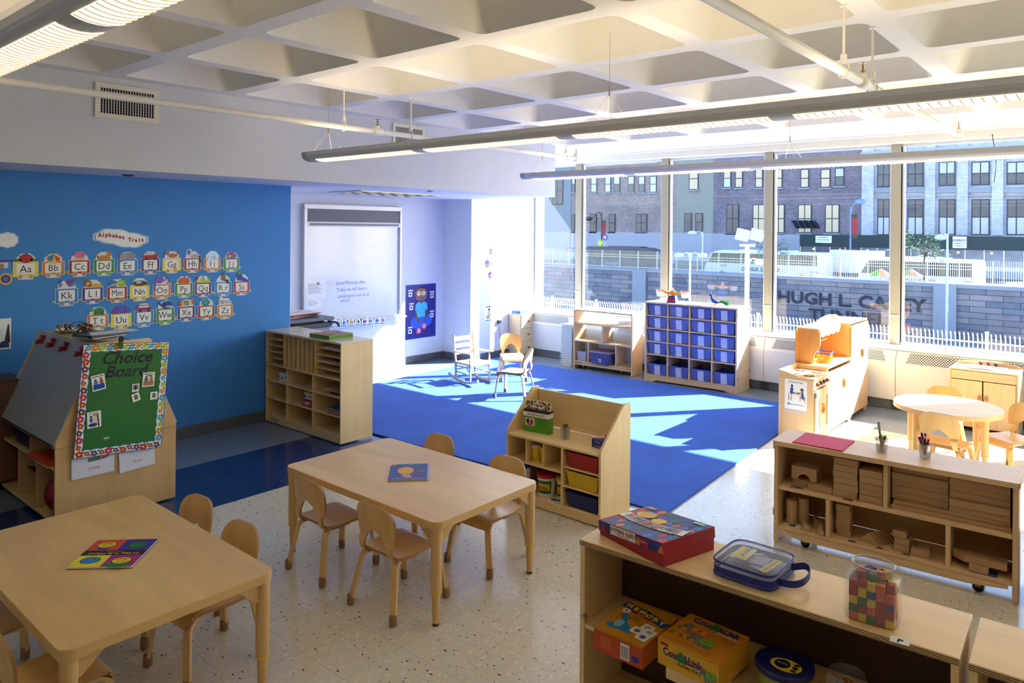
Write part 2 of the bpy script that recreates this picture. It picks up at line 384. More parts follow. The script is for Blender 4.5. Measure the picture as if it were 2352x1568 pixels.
for k in range(len(yy)-1):
    a, b = yy[k], yy[k+1]; n = 'window_%d' % (k+1); a_ = a-.045 if k else a; b_ = b+.045
    g = G(); g.box(8.66, b_, SILL, 8.70, b_+.02, HEAD, ALU); g.box(8.66, a_-.035, SILL, 8.70, a_-.015, HEAD, ALU); g.box(8.675, a_-.015, SILL, 8.73, a_, HEAD, DARKF); g.box(8.67, b_, HEAD-.03, 8.70, a_, HEAD, ALU); g.box(8.67, b_, SILL, 8.71, a_, SILL+.02, ALU)
    fr = struct(g.build(n))
    g = G(); g.add([(8.69, b_+.02, SILL+.01), (8.69, a_-.03, SILL+.01), (8.69, a_-.03, HEAD-.01), (8.69, b_+.02, HEAD-.01)], [(0, 1, 2, 3)], PANE); p = g.build('pane', fr)
for k, m_ in enumerate(MY):
    g = G(); g.box(8.63, m_-.045, SILL-.01, 8.74, m_+.045, HEAD, POST); g.box(8.62, m_-.05, SILL+.3, 8.63, m_+.05, SILL+.315, ALU)
    struct(g.build('trim_mullion_%d' % (k+1), bevel=.004))
g = G(); g.box(8.62, -.95, SILL-.01, 8.75, -.45, HEAD, WALLW); struct(g.build('wall_pier'))
# radiator covers below the sill
RAD = mat('#D7DADC', .45); PERF = mat('#CFD3D6', .45, 'dots', pitch=.026, r=.0068)
edges = [YC-.015, 5.95]+[m_-.08 for m_ in MY[1:]]+[Y0+.01]
wear = ['behind the drawer tower', 'behind the translucent trays', 'behind the bin cabinet', 'with the play kitchen in front', 'beside the play refrigerator', 'behind the play sink', 'at the right end, before the near wall', 'hidden end piece of the cover run']
for k in range(len(edges)-1):
    a, b = edges[k]-.002, edges[k+1]+.002
    if a-b < .1: continue
    t = thing('radiator_cover', 'pale grey metal radiator cover under the window '+wear[min(k, 7)], 'radiator cover', (8.33, (a+b)/2, 0), 0, 'radiator covers along the window wall')
    h = (a-b)/2; g = G()
    g.box(.03, -h, .0, .3, h, .1, DARKF); g.box(0, -h, .105, .3, h, .47, RAD)
    g.add([(0, -h, .47), (0, h, .47), (.04, h, .61), (.04, -h, .61), (.17, -h, .47), (.3, h, .47), (.3, h, .62), (.17, -h, .62)], [(0, 1, 2, 3)[::-1], (3, 2, 6, 7)[::-1], (0, 3, 7, 4)[::-1], (1, 5, 6, 2)[::-1]], RAD)
    g.build('casing', t, bevel=.002)
    if h > .2:
        g = G(); g.add([(.0055, -h+.09, .495), (.0055, h-.09, .495), (.0345, h-.13, .6), (.0345, -h+.13, .6)], [(0, 1, 2, 3)[::-1]], PERF); g.build('upper_grille', t)
        g = G(); g.add([(.029, -h+.05, .005), (.029, h-.05, .005), (.029, h-.05, .095), (.029, -h+.05, .095)], [(0, 1, 2, 3)[::-1]], mat('#8F959C', .45, 'dots', pitch=.026, r=.0075)); g.build('lower_grille', t)
# black pull cord at the window head
p = [at('x', 8.53, *q) for q in ((2281, 323), (2286, 345), (2288, 370), (2286, 400), (2283, 419))]
g = G(); g.tube([(8.548, p[0].y+.01, HEAD+.03)]+[tuple(q) for q in p], .0035, BLACK, 6); tag(g.build('blind_cord'), 'thin black cord curling down from the window head', 'cord')

# ================================================================ pendant lights
LAMPM = mat('#D6D8DA', .45); TUBEUP = mat('#FFE9C4', .5, 'emit', power=7); GLOW = mat('#FFF0D0', .5, 'emit', power=1.25); LOUV = mat('#F5F0E2', .5)
def lamp(x, z, yend, ybeg, label, slots):
    t = thing('pendant_light', label, 'pendant light', (x, yend, z), 0, 'linear pendant lights')
    Wd = .09; n = 10; L_ = yend-ybeg
    DP = .046; prof = [(-Wd, .026), (-Wd, .0)]+[(-Wd*math.cos(PI*i/n)*.985, -DP*math.sin(PI*i/n)) for i in range(1, n)]+[(Wd, 0), (Wd, .026), (Wd-.01, .026), (Wd-.03, -.01), (-Wd+.03, -.01), (-Wd+.01, .026)]
    g = G(); g.M = R(PI/2, 'X')
    seg = []; cur = 0.; joints = []
    g.prism([(a, b) for a, b in prof], .06, L_, LAMPM, smooth=False)
    g.M = Matrix.Identity(4); g.build('housing', t)
    g = G(); g.M = R(PI/2, 'X'); g.prism([(a*.97, b) for a, b in prof], -.0, .06, mat('#B4B8BE', .4)); g.build('end_cap', t)
    g = G(); g.box(-Wd+.035, -L_+.05, -.008, Wd-.035, -.1, -.004, TUBEUP); g.build('upper_tube', t)
    for a, b in slots:            # lit slots with curved louvre blades
        g = G(); k = 6
        for i in range(k):
            t0 = PI*(.5-.24+.48*i/k); t1 = PI*(.5-.24+.48*(i+1)/k)
            q = [(-Wd*math.cos(t0), -(DP+.0012)*math.sin(t0)), (-Wd*math.cos(t1), -(DP+.0012)*math.sin(t1))]
            g.add([(q[0][0], -a, q[0][1]), (q[1][0], -a, q[1][1]), (q[1][0], -b, q[1][1]), (q[0][0], -b, q[0][1])], [(0, 1, 2, 3)], GLOW)
        g.build('lit_slot', t)
        g = G(); yb_ = a+.02
        while yb_ < b:
            pts = [(-Wd*math.cos(PI*(.5-.24+.48*i/k)), -yb_-.006*math.sin(PI*i/k), -(DP+.0025)*math.sin(PI*(.5-.24+.48*i/k))-.001) for i in range(k+1)]
            g.bar(pts, .0035, .003, LOUV); yb_ += .036
        g.build('louvre_blades', t)
    for j, (ya, yb2) in enumerate(((.22, 0), (2.72, 0), (5.2, 0))):
        if ya > L_: continue
        g = G(); zc = ZC-z+(.0 if j == 0 else .0)
        g.tube([(0, -ya, .18), (0, -ya, zc+.01)], .0016, METAL, 5)
        for sx, sy in ((-.1, .07), (.1, .07), (-.1, -.07), (.1, -.07)): g.tube([(0, -ya, .18), (sx*.85, -ya+sy, .026)], .0012, METAL, 5)
        g.cyl(0, -ya, .165, .004, .05, mat('#A8895A', .35, metal=.8), 8); g.build('cable', t)
    return t
def slots(L_, first=.14, per=1.19, gap=.11):
    out = []; a = first
    while a < L_-.3: out.append((a, min(a+per-gap, L_-.1))); a += per
    return out
lamp(3.30, 2.385, 4.86, -2.6, 'long grey pendant light crossing the middle of the room', slots(7.4))
lamp(5.86, 2.385, 4.82, -2.6, 'long grey pendant light nearest the windows', slots(7.4))
lamp(.735, 2.40, 4.86, -2.6, 'long grey pendant light at the upper left corner, closest overhead', slots(7.4, .45))
# ================================================================ sprinkler pipes
def pipe(y, z, x0, x1, label, hangers, heads):
    t = thing('sprinkler_pipe', label, 'pipe', (x0, y, z), 0, 'sprinkler pipes under the ceiling'); PM = mat('#ECE9DF', .4)
    g = G(); g.tube([(0, 0, 0), (x1-x0-.03, 0, 0), (x1-x0, 0, .01)], .021, PM, 14)
    g.M = T(x1-x0, 0, 0); g.lathe([(.02, -.03), (.029, -.025), (.029, .03), (.02, .05)], 0, 0, PM, 12)
    g.M = Matrix.Identity(4); g.build('pipe_run', t)
    for x in hangers:
        g = G(); g.cyl(x-x0, 0, .06, .006, ZC-z-.06, PM, 8); g.cyl(x-x0, 0, ZC-z-.006, .018, .006, PM, 10)
        pts = [(x-x0, .026*math.cos(a), .0+.03*math.sin(a)+(.02 if math.sin(a) > .5 else 0)) for a in [2*PI*i/14 for i in range(14)]]
        g.tube(pts, .004, PM, 6, closed=True); g.box(x-x0-.01, -.012, .045, x-x0+.01, .012, .08, PM); g.build('hanger', t)
    BR = mat('#B08A3E', .3, metal=.9)
    for x in heads:
        g = G(); g.M = T(x-x0, 0, 0)
        if x < x1-.01: 
            g.M = T(x-x0, 0, 0) @ R(PI/2, 'Y'); g.lathe([(.027, -.045), (.031, -.04), (.031, .04), (.027, .045)], 0, 0, PM, 14); g.M = T(x-x0, 0, 0); g.cyl(0, 0, .02, .018, .025, PM, 12)
        g.cyl(0, 0, .045, .01, .014, BR, 8); g.tube([(-.009, 0, .055), (-.012, 0, .075), (0, 0, .095)], .0025, BR, 5); g.tube([(.009, 0, .055), (.012, 0, .075), (0, 0, .095)], .0025, BR, 5)
        g.cyl(0, 0, .06, .0025, .03, REDP, 6); g.cyl(0, 0, .095, .018, .003, BR, 12); g.build('sprinkler_head', t)
pipe(4.58, 2.6, X0+.01, 6.42, 'white sprinkler pipe running along the soffit past the wall vents', (-1.2, 1.1-.6, 3.394, 4.069, 6.24), (3.72, 6.42))
pipe(1.03, 2.575, X0+.01, 6.42, 'white sprinkler pipe crossing the ceiling at the upper right', (-1.2, 1.6, 3.55, 4.03, 6.24), (3.86, 6.42))
# ================================================================ vents, recessed light, ceiling fittings
def vent(px0, py0, px1, py1, label, rows):
    a = at('y', YS, px0, py0); b = at('y', YS, px1, py1); x0, x1, z1, z0 = a.x, b.x, a.z, b.z
    t = thing('air_vent', label, 'air vent', (x0, YS, z0), 0); W_, H_ = x1-x0, z1-z0
    g = G(); g.box(.03, -.004, .03, W_-.03, 0, H_-.03, mat('#14161C', .8)); g.build('dark_duct', t)
    g = G()
    for q in ((0, 0, W_, .035), (0, H_-.035, W_, H_), (0, .035, .035, H_-.035), (W_-.035, .035, W_, H_-.035)): g.box(q[0], -.014, q[1], q[2], 0, q[3], VAL)
    g.build('frame', t, bevel=.002)
    g = G(); n = 20
    for i in range(n+1):
        x = .035+(W_-.07)*i/n; g.box(x-.0022, -.012, .035, x+.0022, -.003, H_-.035, VAL)
    if rows:
        for i in range(1, 9): z = .035+(H_-.07)*i/9; g.box(.035, -.007, z-.001, W_-.035, -.003, z+.001, GREY)
    g.build('louvres', t)
vent(217, 187, 363, 285, 'large cream louvred air vent high on the left of the soffit', True)
vent(901, 281, 974, 345, 'smaller white louvred air vent partly behind the middle pendant light', False)
a = at('z', ZS, 815, 440); b = at('z', ZS, 985, 446)
t = thing('recessed_light', 'square parabolic recessed light in the ceiling before the whiteboard', 'ceiling light', (5.45, 6.55, ZS))
g = G(); g.box(-.6, -.3, -.006, .6, .3, -.0005, VAL); g.build('frame', t)
g = G()
for i in range(7): g.box(-.58+i*.193-.006, -.29, -.016, -.58+i*.193+.006, .29, -.0065, METAL)
for i in range(4): g.box(-.58, -.29+i*.193-.006, -.016, .58, -.29+i*.193+.006, -.0065, METAL)
g.build('louvre_grid', t)
p = at('z', ZS, 294, 401); g = G(); g.lathe([(.0, -.012), (.035, -.012), (.045, 0)], 0, 0, mat('#6A3A3A', .4), 16, cap=False); g.M = T(); o = g.build('smoke_detector'); o.location = p; tag(o, 'small dark round detector under the soffit above the blue wall', 'detector')
p = at('z', ZS, 988, 438); g = G(); g.lathe([(.0, -.012), (.03, -.012), (.036, 0)], 0, 0, GREY, 16, cap=False); o = g.build('ceiling_sprinkler'); o.location = p; tag(o, 'small grey round sprinkler plate in the alcove ceiling right of the recessed light', 'sprinkler')
# ================================================================ rug
g = G(); g.prism([(4.26, 2.30), (7.8, 2.53), (7.76, 6.9), (4.115, 6.72)], 0.0005, .014, mat('#0F4FC4', .95, 'carpet')); tag(g.build('area_rug'), 'large bright blue rug covering the middle of the floor', 'rug')
# ================================================================ chairs and tables
SHELL = mat('#DFB676', .33, 'wood', axis='x', grain=.5); SHELLZ = mat('#DFB676', .33, 'wood', axis='z', grain=.5); EDGE = mat('#A67C4C', .5); CAPB = mat('#94704A', .5)
def smoothpath(pts, n=6):
    out = []
    P_ = [Vector(p) for p in pts]
    for i in range(len(P_)-1):
        a = P_[max(0, i-1)]; b = P_[i]; c = P_[i+1]; d = P_[min(len(P_)-1, i+2)]
        for k in range(n):
            t = k/n; out.append(.5*((2*b)+(c-a)*t+(2*a-5*b+4*c-d)*t*t+(3*b-a-3*c+d)*t**3))
    out.append(P_[-1]); return out
def shell(g, path, halfw, hole, m, me, t=.011, curve=0., nx=4):
    "bent plywood shell: path of (x,z) points; halfw(s) and hole(s) in metres at arc length s"
    ps = [Vector((p[0], 0, p[1])) for p in path]; S_ = [0]
    for a, b in zip(ps, ps[1:]): S_.append(S_[-1]+(b-a).length)
    for side in (-1, 1):
        rows = []
        for i, p in enumerate(ps):
            d = (ps[min(i+1, len(ps)-1)]-ps[max(i-1, 0)]).normalized(); nrm = Vector((-d.z, 0, d.x))
            w_ = halfw(S_[i]); h_ = hole(S_[i]); row = []
            for k in range(nx+1):
                y = (h_+(w_-h_)*k/nx)*side; c = Vector((curve*y*y*(1 if S_[i] > S_[-1]*.55 else 0), 0, 0))
                row.append((p+Vector((0, y, 0))+c+nrm*t/2, p+Vector((0, y, 0))+c-nrm*t/2))
            rows.append((row, h_))
        vs = []; n = nx+1
        for row, _ in rows: vs += [a for a, b in row]+[b for a, b in row]
        f1 = []; f2 = []
        for i in range(len(rows)-1):
            a = i*2*n; b = (i+1)*2*n
            for k in range(nx):
                q = (a+k, b+k, b+k+1, a+k+1); f1.append(q if side > 0 else q[::-1])
                q = (a+n+k, a+n+k+1, b+n+k+1, b+n+k); f1.append(q if side > 0 else q[::-1])
            f2.append((a+nx, b+nx, b+n+nx, a+n+nx) if side > 0 else (a+nx, a+n+nx, b+n+nx, b+nx))
            if rows[i][1] > 1e-4 or rows[i+1][1] > 1e-4: f2.append((a, a+n, b+n, b) if side > 0 else (a, b, b+n, a+n))
        g.add(vs, f1, m, True); g.add(vs, f2, me)
        for i in (0, len(rows)-1):
            a = i*2*n; g.add(vs, [tuple(a+k for k in range(n))+tuple(a+n+k for k in range(nx, -1, -1))], me)
def make_chair(name, label, group, legm=None, seatm=None, edgem=None):
    t = thing(name, label, 'chair', (0, 0, 0), 0, group)
    sm = seatm or SHELL; em = edgem or EDGE; lm = legm or SHELLZ
    back = smoothpath([(.02, .262), (-.09, .262), (-.125, .268), (-.148, .3), (-.155, .35), (-.165, .42), (-.185, .527)], 7)
    L_ = [0]
    for a, b in zip(back, back[1:]): L_.append(L_[-1]+(b-a).length)
    tot = L_[-1]; s0 = .155; hh = .105
    def hw(s):
        if s < .11: return .122
        top = tot-s
        w_ = .122+.012*min(1, max(0, (s-.12)/.2))-.012*math.exp(-((s-.2)/.05)**2)
        if top < .085: w_ = w_-.085*(1-math.sqrt(max(0, 1-((.085-top)/.085)**2)))
        return max(w_, .012)
    def hole(s):
        if s < .118 or s > .118+.168: return 0.
        u = (s-.118)/.168
        return .086*math.sqrt(max(0, 1-u**2.6))*min(1, (s-.112)/.012)
    # backrest with arched hand hole
    g = G(); path = []
    n = 44
    for i in range(n+1):
        s = tot*i/n; j = max(k for k in range(len(L_)) if L_[k] <= s+1e-9); j = min(j, len(L_)-2); u = (s-L_[j])/(L_[j+1]-L_[j]); p = Vector(back[j])*(1-u)+Vector(back[j+1])*u; path.append((p.x, p.y))
    path = path[:-1]+[(path[-1][0]*1., path[-1][1])]
    shell(g, path, hw, hole, lm if legm else SHELLZ, em, .012, curve=1.1); g.build('backrest', t)
    # seat with waterfall front, scooped
    g = G(); seat = smoothpath([(-.13, .283), (-.05, .276), (.05, .28), (.12, .278), (.152, .262), (.162, .235)], 5)
    shell(g, [(p.x, p.y) for p in seat], lambda s: .138-.02*min(1, s/.28)*0-.03*max(0, (s-.27)/.06) if s > .27 else .13+.012*math.sin(min(s, .27)/.27*PI), lambda s: 0., sm, em, .012); g.build('seat', t)
    for sy in (-1, 1):
        g = G(); p = smoothpath([(.02, sy*.095, .262), (.105, sy*.105, .262), (.146, sy*.118, .24), (.158, sy*.127, .19), (.172, sy*.152, .04)], 6)
        g.sweep(p, [(-.016, -.007), (.016, -.007), (.016, .007), (-.016, .007)], lm, smooth=False, upv=(.3, 0, 1)); g.build('leg', t)
        lg = C.objects[-1]
        g = G(); g.M = T(.174, sy*.154, 0) @ R(.0); g.lathe([(.013, 0), (.018, .004), (.019, .03), (.017, .05)], .0, 0, CAPB, 12); g.build('foot_cap', lg)
        g = G(); p = smoothpath([(-.02, sy*.095, .26), (-.1, sy*.105, .26), (-.132, sy*.118, .24), (-.143, sy*.127, .19), (-.172, sy*.152, .04)], 6)
        g.sweep(p, [(-.016, -.007), (.016, -.007), (.016, .007), (-.016, .007)], lm, smooth=False, upv=(-.3, 0, 1)); lg = g.build('leg', t)
        g = G(); g.M = T(-.174, sy*.154, 0); g.lathe([(.013, 0), (.018, .004), (.019, .03), (.017, .05)], .0, 0, CAPB, 12); g.build('foot_cap', lg)
    return t
def move(o, x, y, rz, z=0): o.location = (x, y, z); o.rotation_euler = (0, 0, rz); return o
GM, GT, GR, GK = 'chairs around the middle table', 'chairs around the near left table', 'chairs around the small round table', 'chairs standing on the blue rug'
ch = make_chair('toddler_chair', 'bentwood child chair at the middle table, its back nearest the cubby shelf end', GM)
move(ch, 2.405, 3.31, 0)
dup(ch, (2.4, 2.76, 0), .02, 'bentwood child chair at the middle table beside the nearest table leg', GM)
dup(ch, (3.035, 2.735, 0), PI+.03, 'bentwood child chair at the middle table, front seen, beside the low art shelf', GM)
dup(ch, (3.09, 3.36, 0), PI-.03, 'bentwood child chair at the middle table with only its top showing before the rug', GM)
dup(ch, (1.535, 2.99, 0), PI+.06, 'bentwood child chair at the near right corner of the near left table', GT)
dup(ch, (1.56, 3.44, 0), PI+.08, 'bentwood child chair at the far right corner of the near left table', GT)
dup(ch, (.905, 2.86, 0), .0, 'bentwood child chair at the bottom left corner, its arched back cut by the picture edge', GT)
dup(ch, (.86, 3.42, 0), .0, 'bentwood child chair on the left of the near left table, mostly under the tabletop', GT)
def table(name, label, x0, y0, x1, y1, z, axis='y', grp='rectangular classroom tables'):
    t = thing(name, label, 'table', ((x0+x1)/2, (y0+y1)/2, 0), 0, grp); hx, hy = (x1-x0)/2, (y1-y0)/2
    topm = mat('#E6C27E', .3, 'wood', axis=axis, grain=.8)
    g = G(); g.prism(rrect(-hx, -hy, hx, hy, .045, 6), z-.006, z, topm); g.prism(rrect(-hx-.001, -hy-.001, hx+.001, hy+.001, .045, 6), z-.036, z-.004, TAN); g.build('tabletop', t, bevel=.002)
    for sx in (-1, 1):
        for sy in (-1, 1):
            cx, cy = sx*(hx-.035), sy*(hy-.035)
            g = G(); g.cyl(cx, cy, .16, .026, z-.036-.16, TAN, 20); g.cyl(cx, cy, z-.1, .0275, .064, TAN, 20)
            for dx, dy in ((-sx, 0), (0, -sy)):
                nx_, ny_ = -dy, dx
                g.M = T(cx, cy, 0) @ Matrix(((dx, nx_, 0, 0), (dy, ny_, 0, 0), (0, 0, 1, 0), (0, 0, 0, 1))) @ R(PI/2, 'X')
                g.prism([(.0, z-.12), (.035, z-.11), (.12, z-.036), (.0, z-.036)], -.011, .011, TAN)
            g.M = Matrix.Identity(4); lg = g.build('leg', t)
            g = G(); g.lathe([(.0275, 0), (.0275, .007)], cx, cy, YEL, 18, .152); g.build('yellow_ring', lg)
            g = G(); g.lathe([(.015, .01), (.017, .05), (.0185, .055), (.0175, .1), (.0195, .104), (.019, .155)], cx, cy, TAN, 16); g.build('lower_leg', lg)
            g = G(); g.lathe([(.012, 0), (.0155, .003), (.0155, .012)], cx, cy, mat('#3A1E1C', .5), 14); g.build('foot', lg)
    return t
table('activity_table', 'large rectangular maple table in the middle of the room holding a blue picture book', 2.33, 2.425, 3.088, 3.665, .488, 'y')
table('activity_table', 'large rectangular maple table filling the bottom left corner, with a bright four-colour book on it', .842, 2.572, 1.6, 3.815, .488, 'y')
# small round table by the windows
t = thing('round_table', 'small round maple table by the windows, half in sunlight', 'table', (6.59, 1.12, 0))
g = G(); c = [(.375*math.cos(a), .375*math.sin(a)) for a in [2*PI*i/48 for i in range(48)]]
g.prism(c, .455, .49, TAN, smooth=True); g.prism([(x*.998, y*.998) for x, y in c], .49, .4905, mat('#E6C27E', .35, 'wood', axis='y', grain=.4)); g.build('tabletop', t)
for k in range(4):
    a = math.radians((142, 78, -38, -104)[k]); cx, cy = .29*math.cos(a), .27*math.sin(a)
    g = G(); g.cyl(cx, cy, .16, .027, .295, TAN, 20); g.M = T(cx, cy, 0) @ R(a+PI) @ R(PI/2, 'X'); g.prism([(0, .36), (.03, .37), (.12, .455), (0, .455)], -.012, .012, TAN); g.M = Matrix.Identity(4); lg = g.build('leg', t)
    g = G(); g.lathe([(.0285, 0), (.0285, .007)], cx, cy, YEL, 18, .152); g.build('yellow_ring', lg)
    g = G(); g.lathe([(.012, 0), (.015, .01), (.017, .05), (.0185, .055), (.0175, .1), (.0195, .104), (.019, .155)], cx, cy, TAN, 16); g.build('lower_leg', lg)
dup(ch, (6.25, 1.07, 0), -.1, 'bentwood child chair with its back to the camera at the round table', GR)
dup(ch, (6.99, 1.22, 0), PI+.1, 'bentwood child chair on the window side of the round table, facing the room', GR)
dup(ch, (6.72, .72, 0), PI*.82, 'bentwood child chair at the right edge of the picture beside the round table', GR)
# two chairs on the rug
dup(ch, (6.10, 5.14, .015), math.radians(109), 'child chair turned sideways on the sunny rug beside the rocking chair', GK)
dup(ch, (6.80, 5.78, .015), math.radians(227), 'child chair facing the camera on the far rug, in front of the drawer tower', GK)
# ---------------------------------------------------------------- rocking chair
t = thing('rocking_chair', 'small natural wood child rocking chair with slat back on the rug', 'rocking chair', (6.34, 6.0, .015), -PI/2-.1)
RK = mat('#D8C3A4', .4, 'wood', axis='z')
for sy in (-1, 1):
    y = sy*.15
    g = G(); g.bar([(-.27+.54*i/12, y, .02+.06*((i-6.5)/6)**2) for i in range(13)], .018, .028, RK); g.build('rocker', t)
    g = G(); g.tube([(-.125, y, .035), (-.13, y, .06), (-.14, y, .25), (-.185, y, .555), (-.188, y, .57)], .013, RK, 10, radii=[.7, 1, 1.05, .95, .5]); g.build('back_post', t)
    g = G(); g.tube([(.13, y, .03), (.13, y, .06), (.128, y, .2), (.125, y, .3), (.125, y, .36)], .012, RK, 10, radii=[.6, 1, 1.2, .9, .8]); g.build('leg', t)
    g = G(); g.bar([(-.165, y*1.02, .365), (.0, y*1.08, .36), (.16, y*1.12, .368)], .042, .014, RK); g.build('armrest', t, bevel=.003)
    g = G(); g.tube([(-.135, y, .13), (.13, y, .11)], .008, RK, 8); g.tube([(-.14, y, .2), (.13, y, .19)], .008, RK, 8); g.build('stretcher', t)
for z, h in ((.5, .05), (.42, .045), (.34, .045)):
    g = G(); k = (z-.25)/.3; g.bar([(-.143-.045*k-.015*math.cos(yy_/.15*PI/2), yy_, z) for yy_ in [-.15+.3*i/8 for i in range(9)]], .01, h, RK); g.build('back_slat', t)
g = G(); g.prism([(-.145, -.15), (.15, -.165), (.155, .165), (-.145, .15)], .222, .245, RK); g.build('seat', t, bevel=.006)
for x, z in ((.128, .14), (-.14, .15)):
    g = G(); g.tube([(x, -.15, z), (x, .15, z)], .008, RK, 8); g.build('stretcher', t)
# ================================================================ storage furniture
def FX(x, y=0, z=0): return Matrix(((0, 0, -1, x), (-1, 0, 0, y), (0, 1, 0, z), (0, 0, 0, 1)))      # print facing -x
def FY(y, x=0, z=0): return Matrix(((1, 0, 0, x), (0, 0, -1, y), (0, 1, 0, z), (0, 0, 0, 1)))       # print facing -y
def part(name, par, *boxes, m=BIRCH, bevel=.0015):
    g = G()
    for b in boxes: g.box(*b, m)
    return g.build(name, par, bevel=bevel)
EDG = mat('#B48F5E', .5, 'wood', axis='y')
# ---------------------------------------------------------------- tall cubby cabinet by the blue wall
t = thing('cubby_cabinet', 'tall birch cubby cabinet with paper slots standing out from the blue wall', 'cabinet', (3.765, 5.09, 0))
D, W_, H_ = .34, 1.165, .864; e = .014
part('side_panel', t, (0, 0, .012, D, e, H_-.016), m=BIRCH_Z); part('side_panel', t, (0, W_-e, .012, D, W_, H_-.016), m=BIRCH_Z)
part('top_panel', t, (-.004, -.003, H_-.016, D+.002, W_+.002, H_), m=mat('#E9D3AC', .22, 'wood', axis='y', grain=.2)); part('back_panel', t, (D-.008, e, .06, D, W_-e, H_-.016), m=mat('#9C7A4A', .6, 'wood', axis='z'))
g = G(); g.box(.006, e, .012, .02, W_-e, .072, BIRCH); g.M = FX(.0055, W_-.16, .03); g.text('Childcraft', 0, 0, .03, 0, INK, bold=.02); g.build('plinth', t, bevel=.001)
yv = [W_-(5.98-5.09)*0-.29, 5.468-5.09]; yv = [5.98-5.09-.02, 5.468-5.09]; yl = [5.92-5.09-.01, 5.503-5.09]
part('shelf', t, (.004, e, .064, D-.008, W_-e, .078)); part('shelf', t, (.002, e, .54, D-.008, W_-e, .554))
for z in (.39, .228): part('shelf', t, (.004, e, z, D-.01, W_-e, z+.008))
for y in yl: part('divider', t, (.004, y-.006, .078, D-.008, y+.006, .54), m=BIRCH_Z)
for y in yv: part('divider', t, (.004, y-.006, .554, D-.008, y+.006, H_-.016), m=BIRCH_Z)
for i in range(1, 7): y = yv[1]+(yv[0]-yv[1])*i/7; part('slot_divider', t, (.008, y-.003, .554, D-.01, y+.003, H_-.016), m=BIRCH_Z)
for i in range(1, 5): z = .554+.294*i/5; part('slot_shelf', t, (.006, yv[0]+.006, z-.003, D-.01, W_-e, z+.003)); part('slot_shelf', t, (.006, e, z-.003, D-.01, yv[1]-.006, z+.003))
def place(o, x, y, z, rz=0): o.location = (x, y, z); o.rotation_euler = (0, 0, rz); return o
def sheets(n, sx, sy, cols, x, y, z, label, cat='paper stack', name='paper_stack', rz=0, th=.004):
    g = G()
    for i in range(n): dx, dy = random.uniform(-.006, .006), random.uniform(-.006, .006); g.cb(dx, dy, i*th, sx, sy, th*.96, cols[i % len(cols)])
    return place(tag(g.build(name), label, cat), x, y, z, rz)
g = G(); g.cb(0, 0, 0, .2, .15, .075, WHITE); g.cb(0, 0, .066, .215, .165, .014, WHITE); g.M = FX(-.101, 0, .02); g.rect(-.05, 0, -.01, .03, 0, GREY); g.rect(.02, .02, .05, .035, .0, INK)
place(tag(g.build('carton'), 'white lidded carton in the left column of the cubby cabinet', 'box'), 3.9, 6.0, .4)
g = G(); g.cb(0, 0, 0, .2, .19, .062, REDP); g.M = FX(-.1005, 0, .015); g.rect(-.07, .015, .02, .025, 0, WHITE); g.rect(-.07, 0, 0, .008, 0, WHITE); g.flat([(-.095, 0), (-.085, .02), (-.095, .04)], 0, WHITE)
place(tag(g.build('game_box'), 'red flat game box under a white one in the cubby cabinet', 'box'), 3.9, 5.6, .237)
g = G(); g.cb(0, 0, 0, .19, .18, .05, WHITE); g.cb(0, 0, .0505, .19, .18, .01, YEL); g.M = FX(-.0955, 0, .008); g.rect(-.085, 0, -.065, .03, 0, INK); g.text('FLOPPY', 0, .008, .025, 0, REDP, bold=.03); g.rect(.05, .005, .085, .02, 0, GREY)
place(tag(g.build('game_box'), 'white game box with yellow lid on the red box in the cubby cabinet', 'box'), 3.905, 5.6, .2995)
sheets(12, .22, .2, [mat('#3B2F4F', .7), mat('#C8B040', .7), mat('#2F6E6A', .7), mat('#A23A4C', .7), PAPER, mat('#40508F', .7)], 3.9, 5.22, .237, 'stack of many-coloured construction paper in the right column of the cubby cabinet')
sheets(8, .2, .2, [mat('#4B3A66', .7), mat('#5A5A2E', .7), mat('#7A3B62', .7)], 3.91, 5.2, .4, 'stack of purple and olive paper under tan folders in the cubby cabinet')
sheets(3, .24, .24, [mat('#C9A468', .7)], 3.9, 5.25, .433, 'fanned tan folders topping the dark paper in the cubby cabinet', 'folders', 'folder_stack', .08)
sheets(2, .2, .24, [PAPER], 3.9, 5.27, .79, 'loose white sheets in the top right paper slot of the cubby cabinet')
sheets(3, .2, .26, [mat('#B98C94', .7), mat('#D8C8A8', .7)], 3.9, 5.27, .673, 'pinkish sheets in a right paper slot of the cubby cabinet')
g = G(); g.M = R(.12, 'X'); g.box(0, -.003, 0, .2, .003, .13, YEL)
g.M = R(.12, 'X') @ FX(-.0005, 0, 0); g.rect(-.003, 0, .003, .13, 0, YEL); g.M = R(.12, 'X') @ FY(-.0035, .05, .0)
for i in range(3): g.ell(0, .03+i*.035, .014, .014, 0, GRN, 12)
place(tag(g.build('dotted_card'), 'yellow card with green dots leaning in the last vertical slot', 'card'), 3.775, 5.515, .556)
